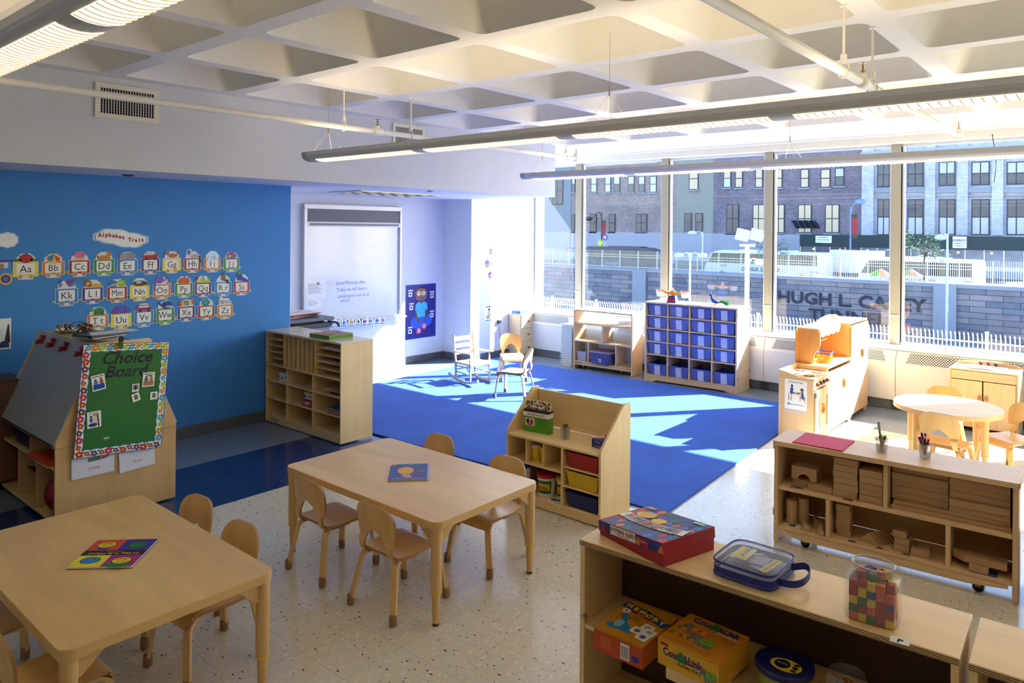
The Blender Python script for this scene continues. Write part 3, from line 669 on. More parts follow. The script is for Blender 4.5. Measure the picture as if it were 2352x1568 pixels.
# on top of it
g = G(); n = 5; pts = []
for i in range(10): r_ = .055 if i % 2 == 0 else .03; a = 2*PI*i/10; pts.append((r_*math.cos(a), r_*math.sin(a)*1.1))
g.prism(pts, 0, .002, mat('#D8D23C', .6)); place(tag(g.build('star_cutout'), 'flat yellow star cutout lying on top of the cubby cabinet', 'cutout'), 3.93, 5.98, H_, .3)
def bigbook(z, label, cov):
    g = G(); g.box(-.13, -.14, 0, .13, .14, .016, mat('#5F8A2E', .5)); g.box(-.128, -.138, .003, .132, .138, .013, mat('#D9C58A', .8))
    g.M = T(0, 0, .0165); g.rect(-.13, -.14, .13, .14, 0, cov[0])
    for i in range(26):
        x, y = random.uniform(-.1, .1), random.uniform(-.11, .11); g.ell(x, y, random.uniform(.01, .03), random.uniform(.01, .025), .0002+i*.00005, cov[i % len(cov)], 9)
    return place(tag(g.build('board_book'), label, 'book', 'board books on the cubby cabinet'), 3.925, 5.45, z, .03)
bigbook(H_, 'lower green-edged board book on the cubby cabinet', [mat('#B8863A', .5), LBLUE])
bigbook(H_+.018, 'upper colourful picture board book with orange and blue cover on the cubby cabinet', [mat('#C98B4E', .5), mat('#7FA4C8', .5), mat('#B8522E', .5), mat('#D9B58A', .5), mat('#4A5A8A', .5)])

# ---------------------------------------------------------------- low art shelf in front of the rug
t = thing('art_shelf', 'birch art shelf with sloped sides and three coloured bins beside the blue rug', 'shelf', (3.775, 2.487, 0))
W_, D = .765, .345; sp = [(0, .005), (.34, .005), (.345, .70), (.335, .722), (.275, .722), (.255, .71), (.012, .488), (0, .465)]
for i, y in enumerate((0, W_-.016)):
    g = G(); g.M = Matrix(((1, 0, 0, 0), (0, 0, -1, y+.016), (0, 1, 0, 0), (0, 0, 0, 1))); g.prism(sp, 0, .016, BIRCH_Z); g.build('side_panel', t, bevel=.003)
part('back_panel', t, (D-.022, .016, .46, D-.008, W_-.016, .705)); part('back_panel', t, (D-.016, .016, .06, D-.008, W_-.016, .455), m=mat('#6A4A2A', .6, 'wood', axis='y'))
g = G(); g.box(.006, .016, .44, D-.008, W_-.016, .456, BIRCH); g.tube([(.008, .016, .45), (.008, W_-.016, .45)], .011, BIRCH, 10); g.build('worktop', t)
g = G(); g.box(.01, .016, .012, .022, W_-.016, .066, BIRCH); g.M = FX(.0095, W_-.1, .03); g.text('CHILDCRAFT', 0, 0, .026, 0, INK, bold=.03); g.build('plinth', t)
part('shelf', t, (.006, .016, .06, D-.016, W_-.016, .074)); ydv = .3; part('divider', t, (.004, ydv-.008, .074, D-.016, ydv+.008, .44), m=BIRCH_Z)
part('shelf', t, (.004, ydv+.008, .276, D-.016, W_-.016, .288))
for y in (.452, .598): part('divider', t, (.006, y-.004, .288, D-.016, y+.004, .44), m=BIRCH_Z)
for z in (.318, .196): part('bin_shelf', t, (.008, .016, z, D-.016, ydv-.008, z+.008))
def bin_(w0, d, h, m, label, group, x, y, z, rz=0, rim=.008, alpha_in=None, strip=None):
    g = G(); a, b = w0/2, w0/2*.88; c, e_ = d/2, d/2*.92; th = .003
    outer = [(-c, -a), (c, -a), (c, a), (-c, a)]; low = [(-e_, -b), (e_, -b), (e_, b), (-e_, b)]
    vs = [(*p, 0) for p in low]+[(*p, h) for p in outer]+[(p[0]*.97, p[1]*.96, h) for p in outer]+[(p[0]*.96, p[1]*.95, .004) for p in low]
    fs = [(3, 2, 1, 0)]+[(i, (i+1) % 4, (i+1) % 4+4, i+4) for i in range(4)]+[(i+4, (i+1) % 4+4, (i+1) % 4+8, i+8) for i in range(4)]+[(i+8, (i+1) % 4+8, (i+1) % 4+12, i+12) for i in range(4)]+[(12, 13, 14, 15)]
    g.add(vs, fs, m); o = g.build('storage_bin', bevel=.003); tag(o, label, 'bin', group)
    g = G(); r_ = .007; P4 = [(-c, -a), (c, -a), (c, a), (-c, a)]
    g.prism([(-c-rim, -a-rim), (c+rim, -a-rim), (c+rim, a+rim), (-c-rim, a+rim)], h-.006, h, m, holes=[[(-c*.97, -a*.96), (c*.97, -a*.96), (c*.97, a*.96), (-c*.97, a*.96)]]); g.build('rim', o)
    if strip:
        g = G(); g.M = FX(-c*1.0-.0015, 0, 0); k = (c-e_)/h
        g.add([(-strip/2, .004, -(c-e_)+.001), (strip/2, .004, -(c-e_)+.001), (strip/2, h-.014, -.0005), (-strip/2, h-.014, -.0005)], [(0, 1, 2, 3)], mat('#C9CFE2', .7)); g.build('label_strip', o)
    return place(o, x, y, z, rz)
for z, c, n_ in ((.327, '#A80F1C', 'red'), (.205, '#D9B412', 'yellow'), (.075, '#18245E', 'dark blue')):
    bin_(.24, .3, .1, mat(c, .35), n_+' plastic bin in the right side of the art shelf', 'coloured bins in the art shelf', 3.775+.165, 2.487+.152, z)
def cup(x, y, z, r, h, m, lid, label, name='cup', cat='cup', grp=None, band=None):
    t = thing(name, label, cat, (x, y, z), 0, grp)
    g = G(); g.lathe([(r*.8, 0), (r*.97, h)], 0, 0, m, 22); g.build('body', t)
    if lid: g = G(); g.lathe([(r*1.03, 0), (r*1.05, h*.06), (r*1.05, h*.14), (r*.9, h*.16)], 0, 0, lid, 22, h*.92); g.build('lid', t)
    if band:
        for k, (txt, c1, c2) in enumerate([band]):
            g = G(); n = 12; a0 = PI*.72; a1 = PI*1.38; f_ = lambda hh: r*(.8+.17*hh/h)+.0008
            vs = []; 
            for i in range(n+1):
                a = a0+(a1-a0)*i/n
                for hh in (h*.14, h*.8): vs.append((f_(hh)*math.cos(a), f_(hh)*math.sin(a), hh))
            g.add(vs, [(2*i, 2*i+2, 2*i+3, 2*i+1) for i in range(n)], c1, True)
            vs = []
            for i in range(n+1):
                a = a0+.15+(a1-a0-.3)*i/n
                for hh in (h*.3, h*.64): vs.append(((f_(hh)+.0008)*math.cos(a), (f_(hh)+.0008)*math.sin(a), hh))
            g.add(vs, [(2*i, 2*i+2, 2*i+3, 2*i+1) for i in range(n)], c2, True)
            g.M = FX(-f_(h*.55)-.0026, 0, h*.36); g.text(txt, 0, 0, h*.24, 0, REDP, bold=.04, arc=0); g.build('label', t)
    return t
A = (3.775, 2.487)
cup(3.85, 3.05, .288, .031, .1, YEL, mat('#D8D6CE', .4), 'yellow cup with a white lid in the middle cubby of the art shelf')
cup(3.86, 2.99, .288, .031, .095, YEL, YEL, 'all-yellow tub beside the white-lidded cup in the art shelf')
cup(3.99, 3.02, .288, .04, .12, mat('#16406A', .5), None, 'dark blue cup at the back of the art shelf middle cubby')
cup(3.855, 3.17, .074, .058, .165, WHITE, mat('#1E3B86', .4), 'white tub with a blue lid at the left of the art shelf bottom', 'tub', 'tub', None, ('', mat('#C8CCD0', .5), GRN))
cup(3.88, 2.985, .074, .066, .13, WHITE, mat('#B01828', .4), 'white dough tub with a red lid and green label in the art shelf bottom', 'tub', 'tub', None, ('DOUGH', mat('#1C6B38', .5), YEL))
cup(3.9, 2.85, .074, .055, .125, WHITE, mat('#E0C81C', .4), 'white dough tub with a yellow lid beside the bin divider of the art shelf', 'tub', 'tub', None, ('H', mat('#1C6B38', .5), YEL))
cup(4.02, 3.05, .074, .06, .13, WHITE, mat('#7A3020', .4), 'tub with a brown-red lid at the back of the art shelf bottom', 'tub', 'tub')
cup(4.03, 2.9, .074, .06, .12, WHITE, mat('#2A2468', .4), 'tub with a dark violet lid at the back of the art shelf bottom', 'tub', 'tub')
g = G(); g.cb(0, 0, 0, .07, .09, .001, PAPER); g.M = T(0, 0, .0013); g.ell(0, .015, .018, .022, 0, PUR, 12); g.ell(0, -.02, .018, .02, 0.0001, GRN, 12); g.ell(-.02, 0, .01, .01, .0002, LBLUE, 10)
place(tag(g.build('picture_card'), 'small picture card lying at the front of the art shelf bottom', 'card'), 3.83, 2.87, .0745, .3)
def marker(g, p, q, body, capm, r=.0045):
    p, q = Vector(p), Vector(q); g.tube([p, p+(q-p)*.7], r, body, 7); g.tube([p+(q-p)*.68, q], r*1.18, capm, 7)
def crayoncup(x, y, z, label, cols, tall=False, seed=1, markers=False):
    rnd = random.Random(seed); t = thing('crayon_cup', label, 'crayon cup', (x, y, z))
    g = G(); g.lathe([(.026, 0), (.034, .075), (.036, .076), (.036, .08), (.0335, .08), (.0255, .003)], 0, 0, mat('#C9C4C8', .25, alpha=.38), 24, cap=False); g.lathe([(.0001, .001), (.026, .001)], 0, 0, mat('#C9C4C8', .25, alpha=.38), 24, cap=False); g.build('clear_cup', t)
    n = 7 if markers else 22
    for i in range(n):
        a = rnd.uniform(0, 2*PI); r0 = rnd.uniform(0, .012); r1 = rnd.uniform(.01, .024) if not markers else rnd.uniform(.024, .034); c = cols[i % len(cols)]; b = a+rnd.uniform(-.5, .5)
        L_ = rnd.uniform(.082, .1) if not markers else rnd.uniform(.11, .135)
        g = G(); p = (r0*math.cos(a+PI), r0*math.sin(a+PI), .006); q = (r1*math.cos(b), r1*math.sin(b), L_)
        if markers: marker(g, p, q, PAPER if i % 3 else c, c, .0055)
        else: g.tube([p, Vector(p).lerp(Vector(q), .88), q], .0042, c, 6, radii=[1, 1, .35])
        g.build('marker' if markers else 'crayon', t)
    if tall:
        g = G(); marker(g, (.0, 0, .02), (.012, .02, .165), mat('#4F8A86', .5), mat('#9AA89A', .5), .0062); g.build('marker', t)
    return t
CR = [mat(c, .55) for c in ('#20202A', '#7A1C2A', '#B8862A', '#5A2E1E', '#C8C020', '#3A2468', '#C0501E', '#2E4A2A', '#8A2C50', '#301818')]
crayoncup(3.915, 2.86, .4565, 'clear cup full of crayons on the art shelf', CR, seed=3)
# dot marker carton leaning on the back of the art shelf
t = thing('dot_art_carton', 'dotted carrier box with green front reading Do-A-Dot Art on the art shelf', 'box', (3.93, 3.10, .4565), .12)
DOTS = [mat(c, .5) for c in ('#E8DA1E', '#D81E7A', '#1C7A3C', '#E8DA1E', '#C01E50', '#1E8060')]
g = G(); g.box(-.03, -.1, 0, .03, .1, .105, mat('#4E9A1E', .5)); g.box(-.032, -.1, .105, .03, .1, .135, WHITE); g.box(-.03, -.1, .135, .03, .1, .15, BLACK)
g.M = FX(-.0335, 0, 0); g.rect(-.1, .105, .1, .135, 0, WHITE); g.text('Do-A-Dot Art!', 0, .114, .021, .0005, REDP, bold=.03)
g.M = FX(-.0305, 0, 0); g.rect(-.088, .04, -.01, .095, .0, mat('#D8C8A0', .5)); g.ell(-.065, .07, .012, .018, .0003, BLACK, 10); g.ell(-.035, .068, .012, .016, .0003, DSKIN, 10); g.ell(-.05, .05, .02, .008, .0006, PINK, 10)
for i in range(6): g.rect(.01, .045+i*.009, .05+.01*(i % 2), .048+i*.009, 0, mat('#2E6A14', .5))
for i in range(3): g.rect(.06, .04+i*.02, .09, .044+i*.02, 0, mat('#2E6A14', .5))
g.build('box_body', t)
hp = rrect(-.1, 0, .1, .075, .02, 4); hh = rrect(-.035, .035, .035, .055, .009, 3)
g = G(); g.M = FX(.0, 0, .135); g.prism(hp, -.002, .002, WHITE, holes=[hh])
rnd = random.Random(5)
k = 0
while k < 75:
    x, y = rnd.uniform(-.092, .092), rnd.uniform(.006, .068)
    if abs(x) < .045 and .025 < y < .065: continue
    g.ell(x, y, .0085, .0085, .0022+k*.00002, DOTS[k % 6], 10); k += 1
g.build('handle_panel', t)
for i in range(6): g = G(); g.cyl(.012, -.075+i*.03, .135, .011, .03, DOTS[(i*2) % 6], 12); g.cyl(.012, -.075+i*.03, .165, .008, .012, BLACK, 10); g.build('paint_bottle', t)
for k_, z in enumerate((.4565, .4825)):
    g = G(); g.cb(0, 0, 0, .13, .1, .0255, mat('#1D2A7A', .5)); g.M = T(0, 0, .0258); g.flat([(-.06, .05), (.0, .0), (.05, .05)], 0, mat('#D8B8A8', .5)); g.flat([(.0, .0), (.05, .05), (.05, .0)], .0002, REDP); g.M = FX(-.0655, 0, .008); g.text('Oh Dear!', 0, 0, .014, 0, WHITE)
    place(tag(g.build('small_box'), ('lower' if not k_ else 'upper')+' of two small dark blue boxes at the right end of the art shelf', 'box', 'small blue boxes on the art shelf'), 3.95, 2.575, z, -.15-k_*.05)

# ---------------------------------------------------------------- front bookcase with games
BD = mat('#EBCB93', .28, 'wood', axis='y', grain=.35); INNER = mat('#4A3020', .6, 'wood', axis='y')
def bookcase(loc, rz, W_, label, split=None):
    t = thing('low_bookcase', label, 'bookcase', loc, rz); D, H_ = .3, .68
    g = G(); g.box(0, 0, H_-.022, D, W_, H_, BD); g.build('top_panel', t, bevel=.003)
    g = G()
    for i in range(3): g.box(-.0008, .001, H_-.019+i*.006, .0, W_-.001, H_-.0165+i*.006, mat('#6A4A28', .6))
    g.build('ply_edge', t)
    part('side_panel', t, (.004, W_-.022, 0, D, W_-.002, H_-.022), m=BIRCH_Z); part('side_panel', t, (.004, .002, 0, D, .022, H_-.022), m=BIRCH_Z)
    part('back_panel', t, (D-.012, .022, .03, D-.002, W_-.022, H_-.022), m=INNER)
    for z in (.35, .05): part('shelf', t, (.008, .022, z, D-.012, W_-.022, z+.016))
    g = G(); g.tube([(-.012, W_-.03, .395), (-.012, W_-.03, .41)], .006, METAL, 8); g.box(-.012, W_-.034, .398, .006, W_-.026, .406, METAL); g.build('catch', t)
    return t
RZ = .045
BC = Vector((2.262-.003, 1.581, 0)); dv = Vector((math.sin(RZ), -math.cos(RZ), 0))
org = BC+dv*1.224
bookcase((org.x, org.y, 0), RZ-.0 if False else RZ*1.0, 1.224, 'open maple bookcase at the bottom right holding games, seen from its front')
MB_ = Matrix.Translation(org) @ R(RZ)
def inb(x, y, z): v = MB_ @ Vector((x, y, z)); return v
o2 = MB_ @ Vector((-.004, -.02-1.2, 0)); bookcase((o2.x, o2.y, 0), RZ, 1.2, 'second maple bookcase cut by the bottom right corner, only its top showing')
def onb(o, x, y, z, rz=0): o.location = inb(x, y, z); o.rotation_euler = (0, 0, RZ+rz); return o
# pattern block box
t = thing('pattern_block_box', 'red and blue pattern block set box with its lid ajar on the front bookcase', 'box', (0, 0, 0))
RD = mat('#A01C26', .45); NV = mat('#27348C', .4)
g = G(); g.box(-.13, -.165, 0, .13, .165, .055, RD); g.build('box_base', t, bevel=.001)
L0 = T(0, 0, .03) @ R(-.09, 'X')
g = G(); g.M = L0; g.box(-.133, -.168, 0, .133, .168, .038, RD); g.M = L0 @ T(0, 0, .0384); g.rect(-.128, -.163, .128, .163, 0, NV)
rnd = random.Random(11); cc = [mat('#C4242C', .4), LBLUE, mat('#1E2A70', .4), GRN, ORG, mat('#3D6CC0', .4)]
k = 0
for gx in range(7):
    for gy in range(9):
        if rnd.random() < .2: continue
        x = -.112+gx*.036; y = -.148+gy*.036; n = rnd.choice((3, 4, 4, 6)); a0 = rnd.uniform(0, PI); r_ = rnd.uniform(.016, .023)
        g.flat([(x+r_*math.cos(a0+2*PI*i/n), y+r_*math.sin(a0+2*PI*i/n)*.85) for i in range(n)], .0002+k*.00001, cc[k % 6]); k += 1
g.M = L0 @ T(0, 0, .0402) @ R(PI/2+PI)      # lettering runs along the long side, upside down from the room
g.ell(0, .02, .035, .03, 0, YEL, 6); g.ell(-.085, .04, .045, .032, .0002, YEL, 20); g.text('SET INCLUDES', -.085, .05, .01, .0004, REDP); g.text('150 BLOCKS', -.085, .036, .01, .0004, REDP); g.text('& GUIDE', -.085, .022, .01, .0004, REDP)
pts = [(-.15+.3*i/12, -.03+.9*(-.15+.3*i/12)**2) for i in range(13)]; g.line(pts, .055, .0006, WHITE)
w_ = 'PATTERN BLOCK'; pal = [REDP, ORG, GRN, PUR, BLUEP, ORG, REDP]
for i, c_ in enumerate(w_):
    x = -.125+.25*i/(len(w_)-1)
    if c_ != ' ': g.text(c_, x, -.035+.9*x*x, .03, .0014, pal[i % 7], bold=.05)
g.text('ACTIVITY SET', 0, -.052, .017, .0014, REDP, bold=.03)
g.rect(.09, .1, .14, .12, .0006, mat('#9AD8B0', .5)); g.rect(-.15, .1, -.11, .12, .0006, WHITE)
for i in range(7): g.rect(-.147+i*.005, .103, -.145+i*.005, .117, .0008, INK)
g.M = L0 @ FX(-.1335, 0, 0); g.rect(-.165, .001, .165, .037, 0, NV)
for i in range(9): g.flat([(-.16+i*.038, .002), (-.13+i*.038, .003), (-.14+i*.038, .034)], .0002, cc[(i*2) % 6])
g.rect(-.1, .003, .035, .036, .0005, WHITE)
for i, c_ in enumerate(w_):
    if c_ != ' ': g.text(c_, -.092+.12*i/12, .017, .017, .0009, pal[i % 7], bold=.06)
g.text('ACTIVITY SET', -.032, .006, .0105, .0009, REDP, bold=.03); g.ell(.075, .02, .022, .012, .0006, REDP, 18); g.text('Grades 2-6', .075, .017, .008, .0009, WHITE)
g.build('box_lid', t, bevel=.0)
pb = [Z_ for Z_ in ()]
c0 = (at('z', .68, 1386, 1225)+at('z', .68, 1632, 1263))/2; d_ = at('z', .68, 1525, 1299)-at('z', .68, 1386, 1225)
place(t, c0.x, c0.y, .68, math.atan2(d_.y, d_.x)+PI/2)
# clear zip bag
t = thing('zip_bag', 'clear zip bag with blue piping and yellow cards on the front bookcase', 'bag', (0, 0, 0))
NB = mat('#16267E', .5); CL = mat('#B9BEDA', .12, alpha=.32)
g = G(); n = 24
def sup(a, rx, ry, p=.35): return (rx*abs(math.cos(a))**p*(1 if math.cos(a) > 0 else -1), ry*abs(math.sin(a))**p*(1 if math.sin(a) > 0 else -1))
def ring(rx, ry, z): return [(*sup(2*PI*(i+.5)/40, rx, ry), z) for i in range(40)]
rows = [ring(.105, .1, 0), ring(.112, .107, .006), ring(.112, .107, .05), ring(.106, .1, .058), ring(.09, .085, .061+.0), [(0, 0, .064)]*40]
vs = sum(rows, []); fs = []
for j in range(5):
    for i in range(40): a = j*40+i; b = j*40+(i+1) % 40; fs.append((a, b, b+40, a+40))
g.add(vs, fs, CL, True); o = g.build('clear_shell', t)
g = G(); g.tube(ring(.113, .108, .052), .0035, NB, 6, closed=True); g.tube(ring(.113, .108, .008), .0035, NB, 6, closed=True); g.build('blue_piping', t)
g = G(); g.prism([q[:2] for q in ring(.1135, .1085, 0)], .014, .036, NB, cap=False); g.build('zip_band', t)
g = G(); g.prism(rrect(-.095, -.09, .095, .09, .02, 3), .012, .02, mat('#8A8FB8', .5))
rnd = random.Random(2)
for i in range(9): x, y = rnd.uniform(-.05, .05), rnd.uniform(-.05, .05); g.M = T(x, y, .022+i*.003) @ R(rnd.uniform(-1, 1)); g.rect(-.035, -.03, .035, .03, 0, mat(rnd.choice(('#C8CAD8', '#9EA2C4', '#D8D8E0', '#6E74A8')), .4))
g.build('packed_cards', t)
g = G(); g.M = T(.01, .03, .054); g.rect(-.055, -.02, .05, .035, 0, mat('#E3D81C', .5))
for i in range(7): x = -.03+.012*i; g.ell(x, -.0+.008*(i % 2), .005, .007, .0003, BLACK, 9); g.line([(x, -.004), (x, -.014)], .006, .0004, WHITE)
g.M = T(-.055, -.05, .054) @ R(-.1); g.rect(-.03, -.028, .085, -.004, 0, mat('#E3D81C', .5)); g.text('STRING AND BEADS', .028, -.02, .011, .0004, INK, bold=.02)
g.build('yellow_insert', t)
g = G(); g.bar(smoothpath([(.06, -.105, .03), (.065, -.15, .045), (.03, -.175, .04), (-.03, -.175, .035), (-.06, -.15, .03), (-.06, -.105, .025)], 6), .003, .022, NB); g.build('strap_handle', t)
c0 = (at('z', .68, 1642, 1335)+at('z', .68, 1812, 1300))/2; place(t, c0.x+.01, c0.y-.0, .68, .0)
# jar of wooden cubes
t = thing('block_jar', 'clear wide-mouth plastic jar packed with coloured wooden cubes on the front bookcase', 'jar', (2.388, .595, .68), .12)
CLJ = mat('#CFC6C8', .08, alpha=.2)
def rr(rx, ry, r_, z): return [(x, y, z) for x, y in rrect(-rx, -ry, rx, ry, r_, 5)]
rows = [rr(.05, .064, .02, 0), rr(.058, .072, .022, .006), rr(.06, .074, .022, .02), rr(.06, .074, .022, .115), rr(.055, .069, .025, .128), rr(.05, .056, .048, .136), rr(.05, .056, .049, .158), rr(.053, .059, .052, .16), rr(.053, .059, .052, .165), rr(.049, .055, .048, .165), rr(.048, .054, .047, .138)]
n = len(rows[0]); vs = sum(rows, []); fs = []
for j in range(len(rows)-1):
    for i in range(n): a = j*n+i; b = j*n+(i+1) % n; fs.append((a, b, b+n, a+n))
g = G(); g.add(vs, fs, CLJ, True); g.add(rows[0], [tuple(range(n))[::-1]], CLJ); g.build('clear_jar', t)
g = G(); g.tube(rr(.0525, .0585, .052, .163), .0025, mat('#D8CFD4', .15, alpha=.7), 6, closed=True); g.build('rim', t)
CB = [mat(c, .5, 'wood', axis='z') for c in ('#A81E24', '#E0C21A', '#D85A1C', '#1E7038', '#2A3F8C', '#5A2C6A')]
rnd = random.Random(4); cube0 = {}
def cube(x, y, z, c, rz, tilt=0):
    if c not in cube0:
        g = G(); g.box(-.0115, -.0115, 0, .0115, .0115, .023, CB[c]); o = g.build('wooden_cube', bevel=.0008); cube0[c] = o
    else: o = cube0[c].copy(); C.objects.link(o)
    nm = ('red', 'yellow', 'orange', 'green', 'blue', 'purple')[c]
    tag(o, nm+' wooden cube among those packed in the clear jar', 'wooden cube', nm+' cubes in the jar'); o.location = Matrix.Translation((2.388, .595, .682)) @ R(.12) @ Vector((x, y, z)); o.rotation_euler = (tilt, tilt*.6, .12+rz)
pal_ = [1, 2, 2, 0, 0, 1, 3, 0, 4, 1, 1, 0, 3, 2, 5, 5, 4, 0, 1, 3, 1, 0, 2, 3, 0, 2, 1, 4, 3, 1]
for lz in range(5):
    for ix in range(4):
        for iy in range(5):
            if 0 < lz < 4 and 0 < ix < 3 and 0 < iy < 4: continue
            if lz == 4 and (ix+iy) % 3 == 0: continue
            cube(-.036+ix*.024, -.049+iy*.0245, lz*.0236, pal_[(lz*7+ix*5+iy*3+rnd.randint(0, 1)) % 30], rnd.uniform(-.03, .03))
for x, y, c in ((.0, .02, 4), (.01, -.02, 2), (-.02, .0, 3), (.02, .01, 5), (-.015, .03, 0), (.02, -.03, 1)): cube(x, y, .1175, c, rnd.uniform(0, 1), 0)
g = G(); g.cb(0, 0, 0, .034, .05, .0006, PAPER); g.M = T(0, 0, .001) @ R(-PI/2-.1); g.text('P', 0, -.01, .028, 0, INK, bold=.05)
c0 = (at('z', .68, 2045, 1460)+at('z', .68, 2090, 1484))/2; place(tag(g.build('letter_card'), 'small white card with a black letter P taped on the front bookcase', 'card'), c0.x, c0.y, .6803, .1)
# games on its shelf
def gamebox(name, label, quad, z0, z1, top, side):
    P_ = [at('z', z1, *q) for q in quad]; c0 = sum(P_, Vector())/4; u = P_[1]-P_[0]; sx = (P_[2]-P_[1]).length; sy = u.length; rz = math.atan2(u.y, u.x)+PI/2
    t = thing(name, label, 'game box', (c0.x, c0.y, z0), rz); h = z1-z0
    g = G(); g.box(-sx/2, -sy/2, 0, sx/2, sy/2, h, side[0]); side[1](g, sx, sy, h); g.build('box_base', t, bevel=.0008)
    g = G(); g.box(-sx/2-.001, -sy/2-.001, h-.004, sx/2+.001, sy/2+.001, h+.0005, side[0]); g.M = T(0, 0, h+.001) @ R(-PI/2); top(g, sy, sx); g.build('box_lid', t)
    return t
MO = mat('#C46A1A', .4); MY_ = mat('#D99A22', .4)
def mtop(g, w_, h_):
    g.rect(-w_/2, -h_/2, w_/2, h_/2, 0, mat('#C98A1E', .4)); g.line([(-.09, .085), (.0, .07), (.09, .04)], .04, .0004, mat('#1C4A9A', .4))
    for i, c_ in enumerate('MEMORY'): g.text(c_, -.075+i*.03, .072-i*.007, .034, .0012, YEL, bold=.06)
    g.line([(-.05, .055), (.03, .04)], .013, .0006, REDP); g.text('GAME', -.01, .044, .011, .0012, WHITE); g.text('Fun to', -.012, .025, .013, .0006, INK); g.text('Match', -.012, .013, .013, .0006, INK); g.text('& Learn!', -.012, .001, .013, .0006, INK)
    B = mat('#2F7FB8', .4); g.flat([(-.03, -.085), (-.07, -.09), (-.085, -.06), (-.05, -.045), (-.058, .0), (-.075, .012), (-.06, .028), (-.035, .018), (-.03, -.02), (.005, -.05), (.02, -.085)], .0004, B); g.ell(-.045, -.045, .016, .026, .0007, mat('#8CC4E0', .4), 14); g.ell(-.068, .045, .016, .014, .0006, WHITE, 16); g.ell(-.068, .045, .006, .006, .0009, REDP, 8)
    for i, (x, y) in enumerate(((.05, -.01), (.07, -.035), (.03, -.05), (.065, -.075))): g.flat([(x-.024, y-.018), (x+.02, y-.024), (x+.024, y+.016), (x-.02, y+.022)], .0008+i*.0003, WHITE); g.ell(x, y, .012, .012, .001+i*.0003, mat(('#D88A9A', '#9ABF8A', '#6A5A9A', '#6A5A9A')[i], .4), 10)
def mside(g, sx, sy, h):
    g.M = FX(-sx/2-.0014, 0, 0); g.rect(-sy/2, 0, sy/2, h*.9, 0, mat('#C2451C', .4)); g.rect(.01, .008, .045, h-.012, .0005, WHITE)
    for i in range(9): g.rect(.013+i*.0033, .013, .0145+i*.0033, h-.02, .0008, INK)
    for i in range(5): g.rect(-.07, .02+i*.008, -.03, .022+i*.008, .0005, mat('#E08A5A', .4))
    g.ell(.068, .024, .015, .011, .0005, BLUEP, 14)
gamebox('memory_game', 'orange memory game box with a blue seal picture on the shelf of the front bookcase', ((1363, 1440), (1475, 1487), (1560, 1418), (1452, 1377)), .3665, .44, mtop, (MO, mside))
GE = mat('#6E7074', .5)
def eleph(g, x, y, s, cloth, z):
    g.ell(x, y, .034*s, .022*s, z, GE, 18); g.ell(x-.034*s, y+.01*s, .016*s, .016*s, z+.0001, GE, 14); g.line([(x-.045*s, y+.005*s), (x-.056*s, y-.012*s), (x-.05*s, y-.022*s)], .009*s, z+.0001, GE)
    for dx in (-.022, -.006, .012, .026): g.rect(x+(dx-.006)*s, y-.034*s, x+(dx+.005)*s, y-.01*s, z+.0001, GE)
    g.rect(x-.02*s, y-.014*s, x+.03*s, y+.02*s, z+.0004, cloth)
def ctop(g, w_, h_):
    g.rect(-w_/2, -h_/2, w_/2, h_/2, 0, mat('#C07A1C', .4)); g.text('Count&Link', .005, .062, .042, .0006, mat('#2A2F7A', .4), bold=.04, sx=.82); g.text('&', .0, .058, .055, .001, GRN, bold=.05); g.text('Activity Kit', .06, .045, .018, .0008, PAPER)
    eleph(g, -.03, .015, 1.1, ORG, .0005); g.text('3', -.025, .012, .022, .0014, REDP, bold=.04); g.text('three', -.025, .002, .009, .0014, INK); eleph(g, .02, -.03, -1.0 if False else 1.0, mat('#6FB02E', .4), .0008); g.text('twenty', .024, -.03, .01, .0016, INK)
    for i in range(4): g.text(('Count and links', 'to match play', 'numbers', '1 to 20!')[i], .075, .028-i*.01, .008, .0006, INK)
    g.text('20 cardboard elephants, 240 plastic links', 0, -.085, .0085, .0006, INK)
    for i in range(6): g.tube([(-.095+.01*i+.006*math.cos(a), -.05+.005*math.sin(a)+(i % 2)*.004, .002) for a in [2*PI*k/10 for k in range(10)]], .001, (REDP, GRN, YEL)[i % 3], 4, closed=True)
def cside(g, sx, sy, h):
    g.M = FX(-sx/2-.0014, 0, 0); g.rect(-sy/2, 0, sy/2, h*.94, 0, mat('#DDA81C', .4)); g.text('Count&Link', -.02, h*.45, .034, .0005, mat('#2A2F7A', .4), bold=.04, sx=.85); g.text('&', -.022, h*.42, .045, .0009, GRN, bold=.05); g.text('Activity Kit', .0, h*.25, .016, .0006, INK, bold=.02); g.text('Eveline', .03, h*.5, .018, .001, REDP, shear=.3); eleph(g, .08, h*.38, .7, mat('#6FB02E', .4), .0005); g.text('4', .082, h*.33, .016, .0012, BLUEP); g.rect(-.1, h*.78, -.07, h*.9, .0005, REDP)
g = G(); g.box(-.1, -.085, 0, .1, .085, .038, BIRCH); cq = at('z', .405, 1625, 1540); 
gamebox('counting_game', 'yellow counting kit box with grey elephants on the shelf of the front bookcase', ((1511, 1460), (1650, 1523), (1722, 1463), (1588, 1412)), .4055, .49, ctop, (MY_, cside))
cc0 = sum((at('z', .49, *q) for q in ((1511, 1460), (1650, 1523), (1722, 1463), (1588, 1412))), Vector())/4
place(tag(g.build('wooden_tray'), 'wooden tray under the yellow counting kit box', 'tray'), cc0.x, cc0.y, .3665, 0)
t = thing('round_tub', 'round tub with dark navy lid and yellow label on the bookcase shelf', 'tub', (2.335, .84, .3665))
g = G(); g.lathe([(.07, 0), (.082, .09)], 0, 0, mat('#8E9A3A', .4), 30); g.build('body', t)
